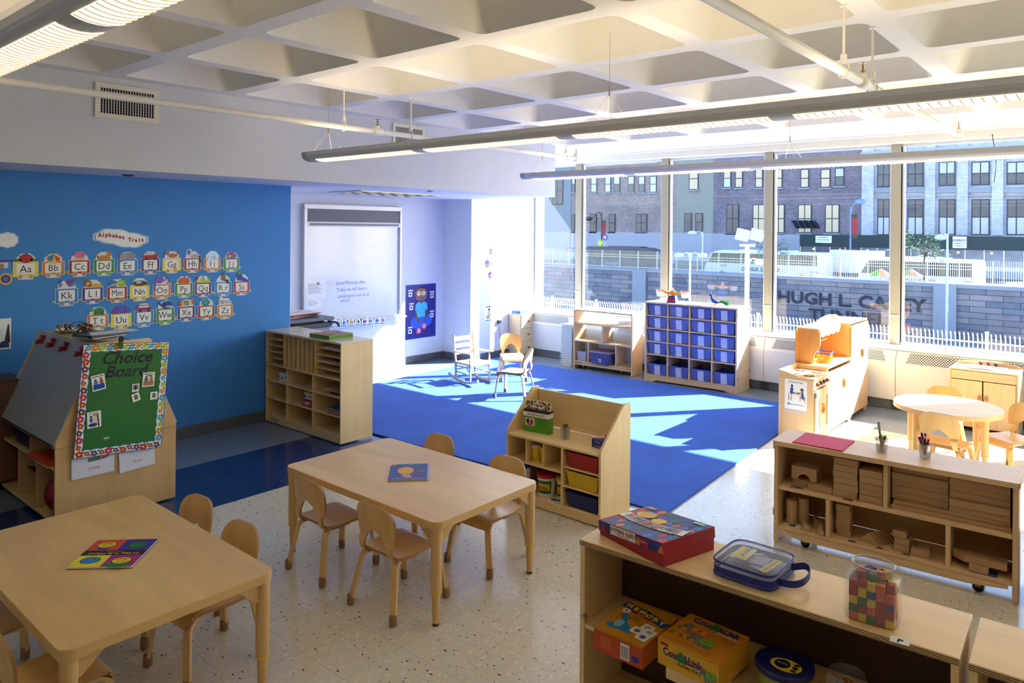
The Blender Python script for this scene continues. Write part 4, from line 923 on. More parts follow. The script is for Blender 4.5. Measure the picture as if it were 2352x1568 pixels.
g = G(); g.lathe([(.086, 0), (.09, .004), (.09, .018), (.084, .022), (0.0001, .0225)], 0, 0, mat('#141C5A', .3), 36, .088); g.M = T(.0, .0, .1112) @ R(-PI/2); g.ell(.012, -.02, .048, .036, 0, YEL, 26); g.ell(.0, -.018, .024, .026, .0004, mat('#141C5A', .3), 20)
for i in range(3): g.ell(.04, -.038+i*.018, .009, .008, .0004, mat('#141C5A', .3), 12)
g.text('BUGS', .0, -.02, .013, .0008, YEL); g.build('lid', t)
t = thing('toy_jar', 'clear jar of bright plastic links at the right end of the bookcase shelf', 'jar', (2.36, .66, .3665))
g = G(); g.lathe([(.05, 0), (.06, .01), (.06, .11), (.052, .125), (.052, .135)], 0, 0, CLJ, 28, cap=False); g.build('clear_jar', t)
rnd = random.Random(8)
for i in range(34):
    g = G(); a = rnd.uniform(0, 2*PI); r_ = rnd.uniform(0, .038); z = rnd.uniform(.01, .12); g.M = T(r_*math.cos(a), r_*math.sin(a), z) @ R(rnd.uniform(0, 3)) @ R(rnd.uniform(0, 3), 'X'); g.tube([(.014*math.cos(b), .008*math.sin(b), 0) for b in [2*PI*k/8 for k in range(8)]], .0035, [LBLUE, PUR, ORG, GRN, mat('#8CB82A', .4), REDP][i % 6], 5, closed=True); g.build('plastic_link', t)
# ================================================================ block shelf
SOLID = mat('#DDBB8C', .38, 'wood', axis='y', grain=.4); SOLZ = mat('#DDBB8C', .38, 'wood', axis='z', grain=.4); BLK = mat('#B8946A', .55, 'wood', axis='y', grain=.3)
def caster(x, y, par, zt=.09):
    g = G(); g.M = T(x, y, .026) @ R(PI/2, 'Y'); g.lathe([(.012, -.011), (.024, -.01), (.026, -.006), (.026, .006), (.024, .01), (.012, .011)], 0, 0, BLACK, 18); g.M = T(x, y, 0)
    g.box(-.016, -.014, .03, -.0125, .014, zt-.008, mat('#A99A4A', .4, metal=.6)); g.box(.0125, -.014, .03, .016, .014, zt-.008, mat('#A99A4A', .4, metal=.6)); g.box(-.018, -.018, zt-.008, .018, .018, zt, METAL); g.build('caster', par)
BS = at('z', .6, 1778, 1012); BE = at('z', .6, 2340, 1112); RB = math.atan2(BS.x-BE.x, BE.y-BS.y); RB = -math.atan2(BS.x-BE.x, BS.y-BE.y)
RB = math.atan2(-(BS.x-BE.x), BS.y-BE.y); WB = (BS-BE).to_2d().length; BD_ = .295
t = thing('block_shelf', 'long low maple shelf on casters filled with wooden unit blocks', 'shelf', (BE.x, BE.y, 0), RB)
MBK = Matrix.Translation((BE.x, BE.y, 0)) @ R(RB)
g = G(); g.prism(rrect(-.012, -.008, BD_+.01, WB+.008, .02, 4), .578, .605, SOLID); g.build('top_panel', t, bevel=.008)
for y in (0, WB-.024):
    g = G(); g.box(.0, y, .012, BD_, y+.024, .578, SOLZ); g.build('side_panel', t, bevel=.004)
ym = WB*.5+.0; ym = (1.03-BE.y)*1.0
part('shelf', t, (.004, .024, .318, BD_-.01, WB-.024, .34), m=SOLID, bevel=.004); part('shelf', t, (.004, .024, .085, BD_-.01, WB-.024, .107), m=SOLID, bevel=.004)
part('back_panel', t, (BD_-.012, .024, .107, BD_-.004, WB-.024, .578), m=mat('#C9A468', .5, 'wood', axis='y'))
part('divider', t, (.006, 1.03-BE.y-.011, .34, BD_-.012, 1.03-BE.y+.011, .578), m=SOLZ, bevel=.003)
for y in (1.325, .735): part('divider', t, (.006, y-BE.y-.011, .107, BD_-.012, y-BE.y+.011, .318), m=SOLZ, bevel=.003)
g = G(); g.M = Matrix(((0, 0, 1, -.002), (1, 0, 0, 0), (0, 1, 0, 0), (0, 0, 0, 1))); g.prism([(.04, .07), (.04, .085), (WB-.04, .085), (WB-.04, .068), (WB-.16, .05), (.22, .05)], 0, .02, SOLID); g.build('base_rail', t, bevel=.004)
for y in (.0, WB-.024):
    for x in (.035, BD_-.05): part('foot', t, (x-.03, y+.004, .0, x+.015, y+.05 if y == 0 else y-.02, .06) if False else (x-.03, y+.003, .0, x+.0, y+.021, .04), m=SOLZ)
for y in (.17, WB-.17): caster(.05, y, t); caster(BD_-.06, y, t)
for y in (WB+.004,):
    for z in (.16, .55): g = G(); g.box(.01, y-.004, z, .04, y+.003, z+.04, mat('#9A7A4A', .5)); g.build('hinge', t)
def onbs(o, x, y, z, rz=0): o.location = MBK @ Vector((x, y, z)); o.rotation_euler = (0, 0, RB+rz); return o
UB = 'unit blocks on the block shelf'
def ublock(g, name, label, x, y, z, rz=0, cat='wooden block', grp=UB): return onbs(tag(g.build(name, bevel=.002), label, cat, grp), x, y, z, rz)
Y_ = lambda wy: wy-BE.y
g = G(); arc = [(.0, 0), (.035, 0)]+[(.07-.035*math.cos(PI*i/10), .035*math.sin(PI*i/10)) for i in range(11)]+[(.14, 0), (.14, .075), (0, .075)]
g.M = FX(0, .07, 0); g.prism(arc[:1]+arc[1:], -.09, 0, BLK); ublock(g, 'arch_block', 'wooden arch block at the left end of the upper block shelf', .06, Y_(1.47), .383)
def boxblock(nm, label, sx, sy, h, x, y, z, rz=0, grp=UB):
    g = G(); g.cb(0, 0, 0, sx, sy, h, BLK); return ublock(g, nm, label, x, Y_(y), z, rz, grp=grp)
boxblock('plank_block', 'single plank block lying under the arch block', .14, .14, .038, .15, 1.47, .3405, 0)
boxblock('plank_block', 'low plank block beside the left stack on the upper shelf', .14, .13, .038, .11, 1.375, .3405)
for k in range(6): boxblock('plank_block', 'plank block in the left stack of the upper shelf', .14, .128, .036, .1+random.uniform(-.012, .012), 1.238+random.uniform(-.004, .004), .3405+k*.0365, random.uniform(-.03, .03), 'plank blocks in the left stack')
for k in range(5): boxblock('plank_block', 'plank block in the stack against the middle divider', .14, .118, .036, .1+random.uniform(-.012, .012), 1.105+random.uniform(-.002, .002), .3405+k*.0365, random.uniform(-.008, .008), 'plank blocks against the divider')
boxblock('long_block', 'longest flat board under the long blocks in the right upper bay', .13, .54, .018, .1, .735, .3405)
boxblock('long_block', 'second long board under the stacked long blocks', .11, .53, .018, .11, .735, .359)
for k in range(5): boxblock('long_block', 'long block in the left stack of the right upper bay', .13, .27, .036, .15+random.uniform(-.01, .01), .876, .3775+k*.0365, 0, 'long blocks, left stack')
for k in range(5): boxblock('long_block', 'long block in the right stack of the right upper bay', .13, .265, .036, .12+random.uniform(-.012, .012), .602, .3775+k*.0365, 0, 'long blocks, right stack')
CY = mat('#C09C70', .5, 'wood', axis='z', grain=.3)
for i, (x, y, h) in enumerate(((.09, 1.545, .14), (.13, 1.49, .15), (.17, 1.55, .15))):
    g = G(); g.cyl(0, 0, 0, .032, h, CY, 22); ublock(g, 'cylinder_block', ('front left', 'right', 'rear')[i]+' upright cylinder block in the lower left bay', x, Y_(y), .1075)
for i, (x, y, a, z) in enumerate(((.06, 1.46, .4, 0), (.15, 1.42, .35, 0), (.12, 1.385, .35, 0), (.045, 1.37, .25, 0))):
    g = G(); g.M = R(PI/2, 'Y') @ T(0, 0, 0); g.lathe([(.0175, -.05), (.0175, .05)], 0, 0, CY, 16); ublock(g, 'rod_block', ('left', 'rear', 'middle', 'nearest')[i]+' small cylinder rod lying in the lower left bay', x, Y_(y), .1075+.0176, a)
for k in range(5): boxblock('half_block', 'square half block in the small tower of the lower middle bay', .068, .075, .036, .1+random.uniform(-.01, .01), 1.255+random.uniform(-.006, .006), .1075+k*.0365, random.uniform(-.05, .05), 'half blocks in the small tower')
for k in range(5):
    g = G(); g.M = FX(0, .06, 0) ; g.prism([(0, 0), (.12, 0), (.06, .06)], -.02, 0, BLK); ublock(g, 'triangle_block', 'wooden triangle block in the leaning row of the lower middle bay', .055+.026*k, Y_(1.12-.016*k), .1076, -.12, grp='triangle blocks in a row')
for i, (x, y, z, w_) in enumerate(((.07, .955, 0, .075), (.07, .955, 1, .07), (.075, .965, 2, .07), (.13, .925, 0, .06), (.13, .93, 1, .04), (.06, .865, 0, .09), (.12, .855, 0, .06))): boxblock('half_block', ('lower left', 'middle left', 'top left', 'rear low', 'rear upper', 'front right', 'rear right')[i]+' half block in the little block house of the lower middle bay', .05, w_, .036, x, y, .1075+z*.0365)
g = G(); cv = [(0, 0), (.03, 0), (.06, .012), (.14, .012), (.17, 0), (.22, 0), (.22, .03), (0, .03)]; g.M = FX(0, .11, 0); g.prism(cv, -.09, 0, BLK); ublock(g, 'curve_block', 'curved switch block at the bottom of the lower right bay', .11, Y_(.585), .1075)
boxblock('half_block', 'half block bridging the curve block in the lower right bay', .05, .085, .036, .04, .6, .1075)
g = G(); g.prism([(-.04, -.12), (.04, -.12), (.04, .12), (-.0, .12), (-.04, .06)], 0, .034, BLK); ublock(g, 'curve_block', 'large curved block on top in the lower right bay', .07, Y_(.6), .144)
for i, (x, y, z, c, w_, nm) in enumerate(((.04, 1.5, .3406, '#8A8078', .07, 'left end of the upper shelf'), (.02, 1.22, .3406, '#7A5A3A', .05, 'middle of the upper shelf edge'), (.05, 1.53, .1076, '#D8D4D0', .09, 'lower left bay'), (.03, 1.2, .1076, '#77706A', .04, 'lower middle bay left'), (.03, 1.06, .1076, '#8A7A60', .035, 'front of the triangle blocks'), (.03, .93, .1076, '#77706A', .04, 'front of the block house'), (.05, .58, .1076, '#56568A', .12, 'lower right bay'))):
    g = G(); g.cb(0, 0, 0, w_*.7, w_, .0006, mat(c, .7)); g.M = T(0, 0, .0009); g.rect(-w_*.2, -w_*.2, w_*.2, w_*.2, 0, mat('#5A4434', .7)); onbs(tag(g.build('shape_label'), 'block shape label taped in the '+nm, 'label'), x, Y_(y), z)
t = thing('paper_pad', 'stack of magenta paper on the left of the block shelf top', 'paper', (0, 0, 0)); g = G(); g.M = R(-.06)
for k in range(5): g.M = R(-.06+k*.008); g.cb(0, 0, .0012*k, .255, .275, .001, mat('#C41E4A', .6))
g.build('sheets', t); pc = (at('z', .606, 1822, 1017)+at('z', .606, 1963, 1013)+at('z', .606, 1845, 994)+at('z', .606, 1940, 1038))/4; place(t, pc.x, pc.y, .6055, RB)
c0 = at('z', .606, 2025, 1038); crayoncup(c0.x, c0.y, .6055, 'clear cup of crayons with one tall marker on the block shelf', CR, True, 21)
c0 = at('z', .606, 2125, 1052); crayoncup(c0.x, c0.y, .6055, 'clear cup of capped felt markers on the block shelf', [mat(c, .45) for c in ('#18151C', '#E0661C', '#2A2A8A', '#5A2A8C', '#B01822', '#3A2A70', '#7A3A2A')], False, 9, True)
o2 = MBK @ Vector((0, -.03-1.2, 0)); t = thing('block_shelf', 'neighbouring maple shelf at the right picture edge, only its corner showing', 'shelf', o2, RB)
g = G(); g.prism(rrect(-.012, -.008, BD_+.01, 1.208, .02, 4), .578, .605, SOLID); g.build('top_panel', t, bevel=.008)
for y in (0, 1.176): part('side_panel', t, (.0, y, .012, BD_, y+.024, .578), m=SOLZ, bevel=.004)
for z in (.085, .318): part('shelf', t, (.004, .024, z, BD_-.01, 1.176, z+.022), m=SOLID)
for y in (.0, 1.176): part('foot', t, (.01, y+.003, 0, .04, y+.021, .02), m=SOLZ)
# ================================================================ bin cabinet by the windows
PL = mat('#DDBF93', .38, 'wood', axis='y', grain=.35); PLZ = mat('#E3C79E', .38, 'wood', axis='z', grain=.35); SH = mat('#8C7A66', .5)
RC = math.atan2(-(7.886-7.928), 4.573-3.413)*-1; RC = .034; Wc, Hc, Dc = 1.16, .965, .385
t = thing('bin_cabinet', 'tall light wood cabinet with twenty translucent blue bins under the windows', 'cabinet', (7.925, 3.413, 0), RC)
MC = Matrix.Translation((7.925, 3.413, 0)) @ R(RC)
for y in (0, Wc-.02): part('side_panel', t, (0, y, 0, Dc, y+.02, Hc-.02), m=PLZ, bevel=.003)
part('top_panel', t, (-.005, -.004, Hc-.02, Dc+.004, Wc+.004, Hc), m=PL, bevel=.004); part('back_panel', t, (Dc-.01, .02, .06, Dc-.002, Wc-.02, Hc-.02), m=PLZ)
zr = [.082, .335, .49, .65, .805]; yd = [.02+(Wc-.04)*k/4 for k in range(5)]
for z in zr: part('shelf', t, (.004, .02, z-.014, Dc-.01, Wc-.02, z), m=PL)
for y in yd[1:4]: part('divider', t, (.003, y-.008, .082, Dc-.01, y+.008, Hc-.02), m=PLZ)
g = G(); g.M = FX(.004, 0, 0); g.prism([(-Wc+.02, .0), (-Wc+.1, 0), (-Wc+.16, .018), (-.16, .018), (-.1, 0), (-.02, 0), (-.02, .066), (-Wc+.02, .066)], -.016, 0, PL); g.build('plinth', t, bevel=.002)
for z in (.14, .86): g = G(); g.box(.012, -.006, z, .035, 0, z+.045, mat('#B08A55', .5)); g.build('hinge', t); g = G(); g.box(Dc-.03, -.006, z+.05, Dc-.008, 0, z+.09, mat('#B08A55', .5)); g.build('hinge', t)
BM = mat('#6C7CC4', .25, alpha=.62); names = ('bottom', 'second', 'middle', 'fourth', 'top'); cn = ('rightmost', 'third', 'second', 'leftmost')
first = None
for r_ in range(5):
    for c in range(4):
        yc = (yd[c]+yd[c+1])/2; w_ = yd[1]-yd[0]-.03; p = MC @ Vector((.165, yc, zr[r_])); lab = 'translucent blue bin with white label, %s shelf, %s column of the bin cabinet' % (names[r_], cn[c])
        if first is None:
            first = bin_(w_, .3, .135, BM, lab, 'translucent bins in the bin cabinet', p.x, p.y, p.z, RC, .009, strip=.075)
        else: dup(first, p, RC, lab)
def onbc(o, x, y, z, rz=0): o.location = MC @ Vector((x, y, z)); o.rotation_euler = (0, 0, RC+rz); return o
# balance scale
t = thing('balance_scale', 'toy balance scale with clear buckets and yellow beam on the bin cabinet', 'balance scale')
g = G(); g.prism([(-.04, -.045), (.04, -.045), (.04, .045), (-.04, .045)], 0, .008, BLUEP); g.add([(-.035, -.042, .008), (.035, -.042, .008), (.035, .042, .008), (-.035, .042, .008), (-.02, -.028, .075), (.02, -.028, .075), (.02, .028, .075), (-.02, .028, .075)], [(4, 5, 6, 7), (0, 1, 5, 4), (1, 2, 6, 5), (2, 3, 7, 6), (3, 0, 4, 7)], BLUEP)
g.M = FX(-.0305, 0, 0) ; g.flat([(-.034, .012), (.034, .012), (.024, .06), (-.024, .06)], .0035, REDP); g.ell(0, .058, .012, .012, .0042, NV, 14, PI, 2*PI); g.build('base', t)
g = G(); OY = mat('#F0A010', .35); g.M = FX(-.01, 0, 0); g.prism([(-.135, .115), (-.04, .088), (0, .075), (.04, .088), (.135, .115), (.135, .125), (.03, .112), (.0, .135), (-.03, .112), (-.135, .125)], -.018, 0, OY); g.build('beam', t, bevel=.002)
g = G(); g.M = FX(-.012, 0, 0); g.tube([(-.008, .13, .002), (-.008, .155, .002), (.008, .155, .002), (.008, .13, .002)], .004, WHITE, 6); g.build('pointer', t)
for s_ in (-1, 1):
    g = G(); g.M = T(0, s_*.12, 0); g.lathe([(.032, .06), (.042, .122)], 0, 0, mat('#E8EEF4', .1, alpha=.4), 20, cap=False); g.lathe([(.0001, .06), (.032, .06)], 0, 0, mat('#E8EEF4', .1, alpha=.4), 20, cap=False); g.build('bucket', t); b = C.objects[-1]
    g = G(); g.M = T(0, s_*.12, 0); g.tube([(.044*math.cos(a), .044*math.sin(a), .123) for a in [2*PI*i/20 for i in range(20)]], .0035, REDP, 6, closed=True); g.build('red_rim', b)
onbc(t, .1, .84, Hc, 0); t.scale = (1.3, 1.35, 1.15)
# peacock toy
t = thing('toy_peacock', 'small blue toy peacock with a green feathery tail on the bin cabinet', 'toy bird')
g = G(); g.tube(smoothpath([(-.0, .085, .1), (.0, .078, .112), (0, .066, .108), (.0, .062, .085), (0, .055, .065), (0, .03, .045), (0, .0, .036), (0, -.02, .034)], 4), .017, mat('#1638A0', .4), 12, radii=None if False else [(.35, .5, .6, .65, .6, .55, .5, .5, .5, .5, .5, .55, .6, .65, .75, .8, .9, 1, 1.1, 1.15, 1.2, 1.2, 1.15, 1.1, 1, .9, .8, .6, .5)[min(i, 28)] for i in range(29)]); g.build('body', t)
g = G(); g.tube([(0, .088, .108), (0, .098, .104)], .003, mat('#8FC4D8', .4), 6); g.tube([(0, .07, .118), (0, .066, .14), (0, .062, .145)], .004, mat('#5FA8D0', .5), 6); g.build('crest', t)
for s_ in (-1, 1): g = G(); g.tube([(s_*.012, .012, .03), (s_*.015, .016, .006), (s_*.015, .035, .003)], .004, mat('#C8A860', .5), 6); g.build('leg', t)
rnd = random.Random(3)
for i in range(38):
    a = rnd.uniform(-.7, .7); e_ = rnd.uniform(0, .6); L_ = rnd.uniform(.08, .125); g = G(); p = Vector((math.sin(a)*L_*.5, -.02-math.cos(a)*L_, .01+e_*.06)); g.tube([(0, -.01, .035), (p.x*.5, (p.y-.01)/2, .04+e_*.035), tuple(p)], .005, mat(rnd.choice(('#0E6A34', '#148048', '#0A5A3A', '#2A9050')), .5), 5, radii=[.6, 1, .8]); g.build('tail_feather', t)
onbc(t, .12, .29, Hc, 0); t.scale = (1.2, 1.1, 1.1)
# ================================================================ low display shelf
RL = .03; t = thing('display_shelf', 'low light wood shelf with a clear ribbed back beside the bin cabinet', 'shelf', (7.97, 4.80, 0), RL); ML = Matrix.Translation((7.97, 4.80, 0)) @ R(RL)
Wl, Hl, Dl = .885, .78, .27
for y in (0, Wl-.018): part('side_panel', t, (0, y, .0, Dl, y+.018, Hl-.018), m=PLZ, bevel=.003)
part('top_panel', t, (-.004, -.004, Hl-.018, Dl, Wl+.004, Hl), m=PL, bevel=.003)
for z in (.605, .375, .1): part('shelf', t, (.004, .018, z-.016, Dl-.006, Wl-.018, z), m=PL)
part('divider', t, (.004, 5.24-4.8-.008, .375, Dl-.01, 5.24-4.8+.008, .59), m=PLZ)
for y in (5.455, 5.04): part('divider', t, (.004, y-4.8-.008, .1, Dl-.01, y-4.8+.008, .36), m=PLZ)
g = G(); g.box(Dl-.008, .018, .1, Dl-.004, Wl-.018, .762, mat('#D4DCE4', .2, 'ribbed', alpha=.5, scale=12.)); g.build('clear_back', t)
g = G(); g.M = FX(-.002, 0, 0); g.prism([(-Wl+.02, .055), (-.02, .055), (-.02, .075), (-.18, .082), (-Wl+.2, .082), (-Wl+.02, .07)], -.014, 0, PL); g.build('base_rail', t)
for y in (.17, Wl-.14): caster(.05, y, t, .084)
def onls(o, x, y, z, rz=0): o.location = ML @ Vector((x, y, z)); o.rotation_euler = (0, 0, RL+rz); return o
o = bin_(.14, .2, .13, mat('#CBD3DA', .25, alpha=.5), 'small clear tub of yellow and blue pieces in the display shelf', None, 0, 0, 0); o.name = 'storage_tub'; onls(o, .12, .77, .1005)
g = G()
rnd = random.Random(6)
for i in range(20): g.M = T(rnd.uniform(-.06, .06), rnd.uniform(-.04, .04), rnd.uniform(.008, .06)) @ R(rnd.random()); g.cb(0, 0, 0, .03, .025, .02, [YEL, mat('#3A6A9A', .5), mat('#B8942A', .5)][i % 3])
onls(tag(g.build('toy_pieces'), 'yellow and blue toy pieces inside the small clear tub', 'toy pieces', kind='stuff'), .12, .77, .105)
o = bin_(.3, .26, .15, mat('#7078B4', .25, alpha=.45), 'larger violet-tinted tub lettered M poking out of the display shelf', None, 0, 0, 0); o.name = 'storage_tub'; onls(o, .08, .445, .1005)
g = G(); g.M = FX(-.1265, 0, .055); g.rect(-.02, -.02, .02, .02, 0, PAPER); g.text('M', 0, -.012, .03, .0006, INK, bold=.06); g.build('letter_label', o)
g = G(); g.prism(rrect(-.14, -.16, .14, .16, .02, 3), .151, .163, mat('#A8ACD0', .25, alpha=.7)); g.build('lid', o)
g = G()
for i in range(30): g.M = T(rnd.uniform(-.09, .09), rnd.uniform(-.11, .11), rnd.uniform(.008, .08)) @ R(rnd.random()*3) @ R(rnd.random(), 'X'); g.cb(0, 0, 0, .05, .03, .03, [BLUEP, NV, REDP, mat('#3A3A7A', .5), LBLUE][i % 5])
onls(tag(g.build('toy_pieces'), 'blue and red toy pieces inside the violet-tinted tub', 'toy pieces', kind='stuff'), .08, .445, .105)
g = G(); g.cb(0, 0, 0, .16, .17, .012, mat('#9A1024', .4)); onls(tag(g.build('folder'), 'dark red folder on the lid of the violet-tinted tub', 'folder'), .1, .42, .265, .2)
for i, (x, y, sx, sy, rz, cols, lab) in enumerate(((.09, .74, .16, .22, .1, ('#D8D2CC', '#C03A3A'), 'magazine with red and pink cover on the left of the display shelf top'), (.14, .5, .2, .26, -.15, ('#F2F0EA', '#F2F0EA'), 'large blank white sheet on the display shelf top'), (.1, .22, .17, .2, .3, ('#6A9AD0', '#E8B83A'), 'blue and yellow picture sheet at the right of the display shelf top'))):
    g = G(); g.cb(0, 0, 0, sx, sy, .003, mat(cols[0], .6)); g.M = T(0, 0, .0033); g.ell(0, .0, sx*.32, sy*.25, 0, mat(cols[1], .6), 14); g.ell(sx*.1, sy*.2, sx*.15, sy*.1, .0002, mat('#7A9A5A', .6) if i != 1 else mat(cols[1], .6), 10); onls(tag(g.build('picture_sheet'), lab, 'paper'), x, y, Hl+.0005, rz)
# ================================================================ stack of translucent trays
g = G(); A0, A1 = .085, .075; hh = .0295
g.prism([(-.14, -.088), (.14, -.088), (.14, .088), (-.14, .088)], hh-.006, hh-.001, mat('#E6EDE6', .4, alpha=.92)); g.prism([(-.132, -.08), (.132, -.08), (.132, .08), (-.132, .08)], 0, hh-.006, mat('#DCE6DE', .4, alpha=.9)); g.box(-.148, .082, hh-.008, -.128, .1, hh-.001, mat('#E6EDE6', .4, alpha=.92))
tr = tag(g.build('stacked_tray'), 'milky translucent tray in the tall stack between the drawer tower and display shelf', 'tray', 'milky trays stacked by the display shelf'); place(tr, 8.1, 5.815, 0, RL)
for k in range(1, 19): dup(tr, (8.1+random.uniform(-.003, .003), 5.815+random.uniform(-.002, .002), k*.0297), RL+random.uniform(-.01, .01))
# ================================================================ drawer tower
t = thing('drawer_tower', 'narrow pale wood tower of three knobbed drawers in the far corner', 'drawers', (8.08, 6.70, 0)); W3 = .31; D3 = .23
g = G(); g.box(0, .012, .02, W3, D3, .598, PLZ); g.build('carcass', t); g = G(); g.box(-.01, -.006, .598, W3+.01, D3+.004, .615, PL); g.build('top_panel', t, bevel=.004)
for x in (0, W3-.03):
    for y in (.02, D3-.03): part('foot', t, (x, y, 0, x+.03, y+.03, .02), m=PLZ)
for k in range(3):
    z = .035+k*.188; g = G(); g.box(.008, 0, z, W3-.008, .012, z+.178, mat('#E4CFA4', .4, 'wood', axis='x', grain=.2)); o = g.build('drawer', t, bevel=.003); g = G(); g.M = T(W3/2, 0, z+.095) @ R(PI/2, 'X'); g.lathe([(.006, 0), (.006, .012), (.014, .016), (.015, .024), (.008, .03)], 0, 0, mat('#7A4E2C', .4), 14); g.build('knob', o)
t = thing('radio', 'flat blue-grey radio on top of the drawer tower', 'radio', (8.2, 6.82, .615), .1); g = G(); g.prism(rrect(-.13, -.08, .1, .08, .03, 4), 0, .04, mat('#3F6AA0', .4)); g.prism(rrect(-.11, -.065, .07, .065, .02, 4), .04, .05, mat('#6E94BC', .3)); g.build('body', t, bevel=.006); g = G(); g.tube([(.1, -.02, .02), (.17, -.02, .02)], .012, mat('#9FB4C8', .3), 10); g.build('handle', t)
# ================================================================ play kitchen
K = mat('#E2BC8A', .35, 'wood', axis='z', grain=.5); KX = mat('#E2BC8A', .35, 'wood', axis='x', grain=.4); KO = mat('#D9A05A', .35, 'wood', axis='z', grain=.4); DK = mat('#3A2E2A', .4); KN = mat('#5A3A2A', .4)
def slotpoly(x0, z0, x1, z1, r=.02): return rrect(x0, z0, x1, z1, min(r, (x1-x0)/2-.001, (z1-z0)/2-.001), 5)
def halfhandle(par, x, z, y):
    g = G(); g.M = FY(y, x, z); ring_ = [(.028*math.cos(a), .042*math.sin(a)) for a in [-PI/2+PI*i/12 for i in range(13)]]; inner = [(.016*math.cos(a), .028*math.sin(a)) for a in [-PI/2+PI*i/12 for i in range(13)]]
    g.prism(ring_+inner[::-1], 0, .022, mat('#C48A4A', .4, 'wood', axis='z')); g.build('handle', par)
YF = 2.095
t = thing('play_stove', 'wooden play stove with four dark burners and a taped Dramatic Play sign', 'play stove', (6.455, YF, 0)); Ws, Ds, Hs = .42, .3, .56
part('side_panel', t, (0, 0, .0, .016, Ds, Hs), m=K, bevel=.003); part('side_panel', t, (Ws-.016, 0, 0, Ws, Ds, Hs), m=K, bevel=.003)
part('top_panel', t, (.0, -.012, Hs, Ws, Ds, Hs+.016), m=KX, bevel=.004); part('back_panel', t, (.016, Ds-.012, .04, Ws-.016, Ds, Hs), m=K); part('control_panel', t, (.016, 0, Hs-.085, Ws-.016, .014, Hs), m=KX)
g = G(); g.M = FX(.016, 0, 0); g.prism([(-Ds, Hs+.016), (-Ds, Hs+.018), (-Ds+.02, Hs+.06), (-Ds+.0, Hs+.016)][:3]+[(-Ds+.03, Hs+.016)], 0, .0, K) if False else None
g = G(); g.box(0, Ds-.016, Hs+.016, Ws, Ds, Hs+.06, K); g.M = Matrix(((0, 0, 1, 0), (1, 0, 0, 0), (0, 1, 0, 0), (0, 0, 0, 1))); g.prism([(.13, Hs+.016), (Ds-.016, Hs+.016), (Ds-.016, Hs+.06), (.24, Hs+.05)], 0, .014, K); g.build('splashback', t)
for x in (.11, .31):
    for y in (.075, .215):
        g = G(); g.prism([(x+(.05 if i % 2 else .03)*math.cos(2*PI*i/12), y+(.05 if i % 2 else .03)*math.sin(2*PI*i/12)) for i in range(12)], Hs+.016, Hs+.0195, DK); g.ell(x, y, .016, .016, Hs+.0198, K, 12); g.build('burner', t)
for k in range(4):
    g = G(); g.M = T(.08+.085*k, 0, Hs-.042) @ R(PI/2, 'X'); g.lathe([(.018, 0), (.019, .01), (.012, .022), (.006, .026)], 0, 0, KN, 10); g.build('knob', t)
for k, x in enumerate((.02, .215)):
    g = G(); g.M = FY(-.001); g.prism(slotpoly(x, .045, x+.187, Hs-.09, .02), 0, .016, K, holes=[slotpoly(x+.07, .13, x+.105, Hs-.16, .018)]); dr = g.build('oven_door', t)
    g = G(); g.M = FY(-.0012); g.prism(slotpoly(x+.066, .126, x+.109, Hs-.156, .02), -.008, 0, DK); g.build('oven_window', dr)
    if k == 0: halfhandle(dr, x+.15, .3, -.017)
    for z in (.09, Hs-.15): g = G(); g.box(x-.004 if k == 0 else x+.187, -.02, z, x+.006 if k == 0 else x+.195, -.002, z+.04, METAL); g.build('hinge', dr)
g = G(); g.M = FX(-.0008, 0, 0); g.prism([(-.245, .29), (-.055, .29), (-.055, .545), (-.245, .55)], 0, .0006, PAPER); g.text('Dramatic Play', -.15, .52, .022, .001, INK, bold=.01)
WD = mat('#C08A50', .5); g.ell(-.15, .43, .055, .011, .0011, mat('#D8C8AC', .5), 20); g.rect(-.19, .365, -.183, .425, .001, WD); g.rect(-.115, .365, -.108, .425, .001, WD)
g.flat([(-.2, .425), (-.175, .42), (-.17, .47), (-.18, .482), (-.195, .475)], .0012, mat('#3A4A8A', .6)); g.ell(-.182, .49, .01, .013, .0013, DSKIN, 12); g.ell(-.182, .498, .01, .007, .0015, BLACK, 10)
g.flat([(-.105, .39), (-.075, .385), (-.085, .45), (-.1, .455)], .0012, mat('#2F5AA8', .6)); g.ell(-.097, .466, .015, .014, .0013, BLACK, 12); g.ell(-.101, .463, .009, .01, .0015, mat('#A8704A', .6), 12); g.line([(-.1, .445), (-.12, .44)], .006, .0016, mat('#A8704A', .6))
g.line([(-.21, .36), (-.21, .42), (-.205, .38), (-.19, .38)], .005, .0012, WD); g.line([(-.07, .355), (-.07, .41), (-.075, .38), (-.09, .38)], .005, .0012, WD); g.ell(-.165, .433, .014, .006, .0016, GRN, 10); g.ell(-.13, .433, .014, .006, .0016, REDP, 10); g.rect(-.22, .33, -.08, .335, .001, LBLUE); g.rect(-.22, .325, -.2, .342, .0012, LBLUE); g.add([(-.245, .265, .0015), (-.06, .26, .0015), (-.055, .29, .0015), (-.245, .29, .0015)], [(0, 1, 2, 3)], mat('#DCDCE6', .3, alpha=.6)); g.build('paper_sign', t)
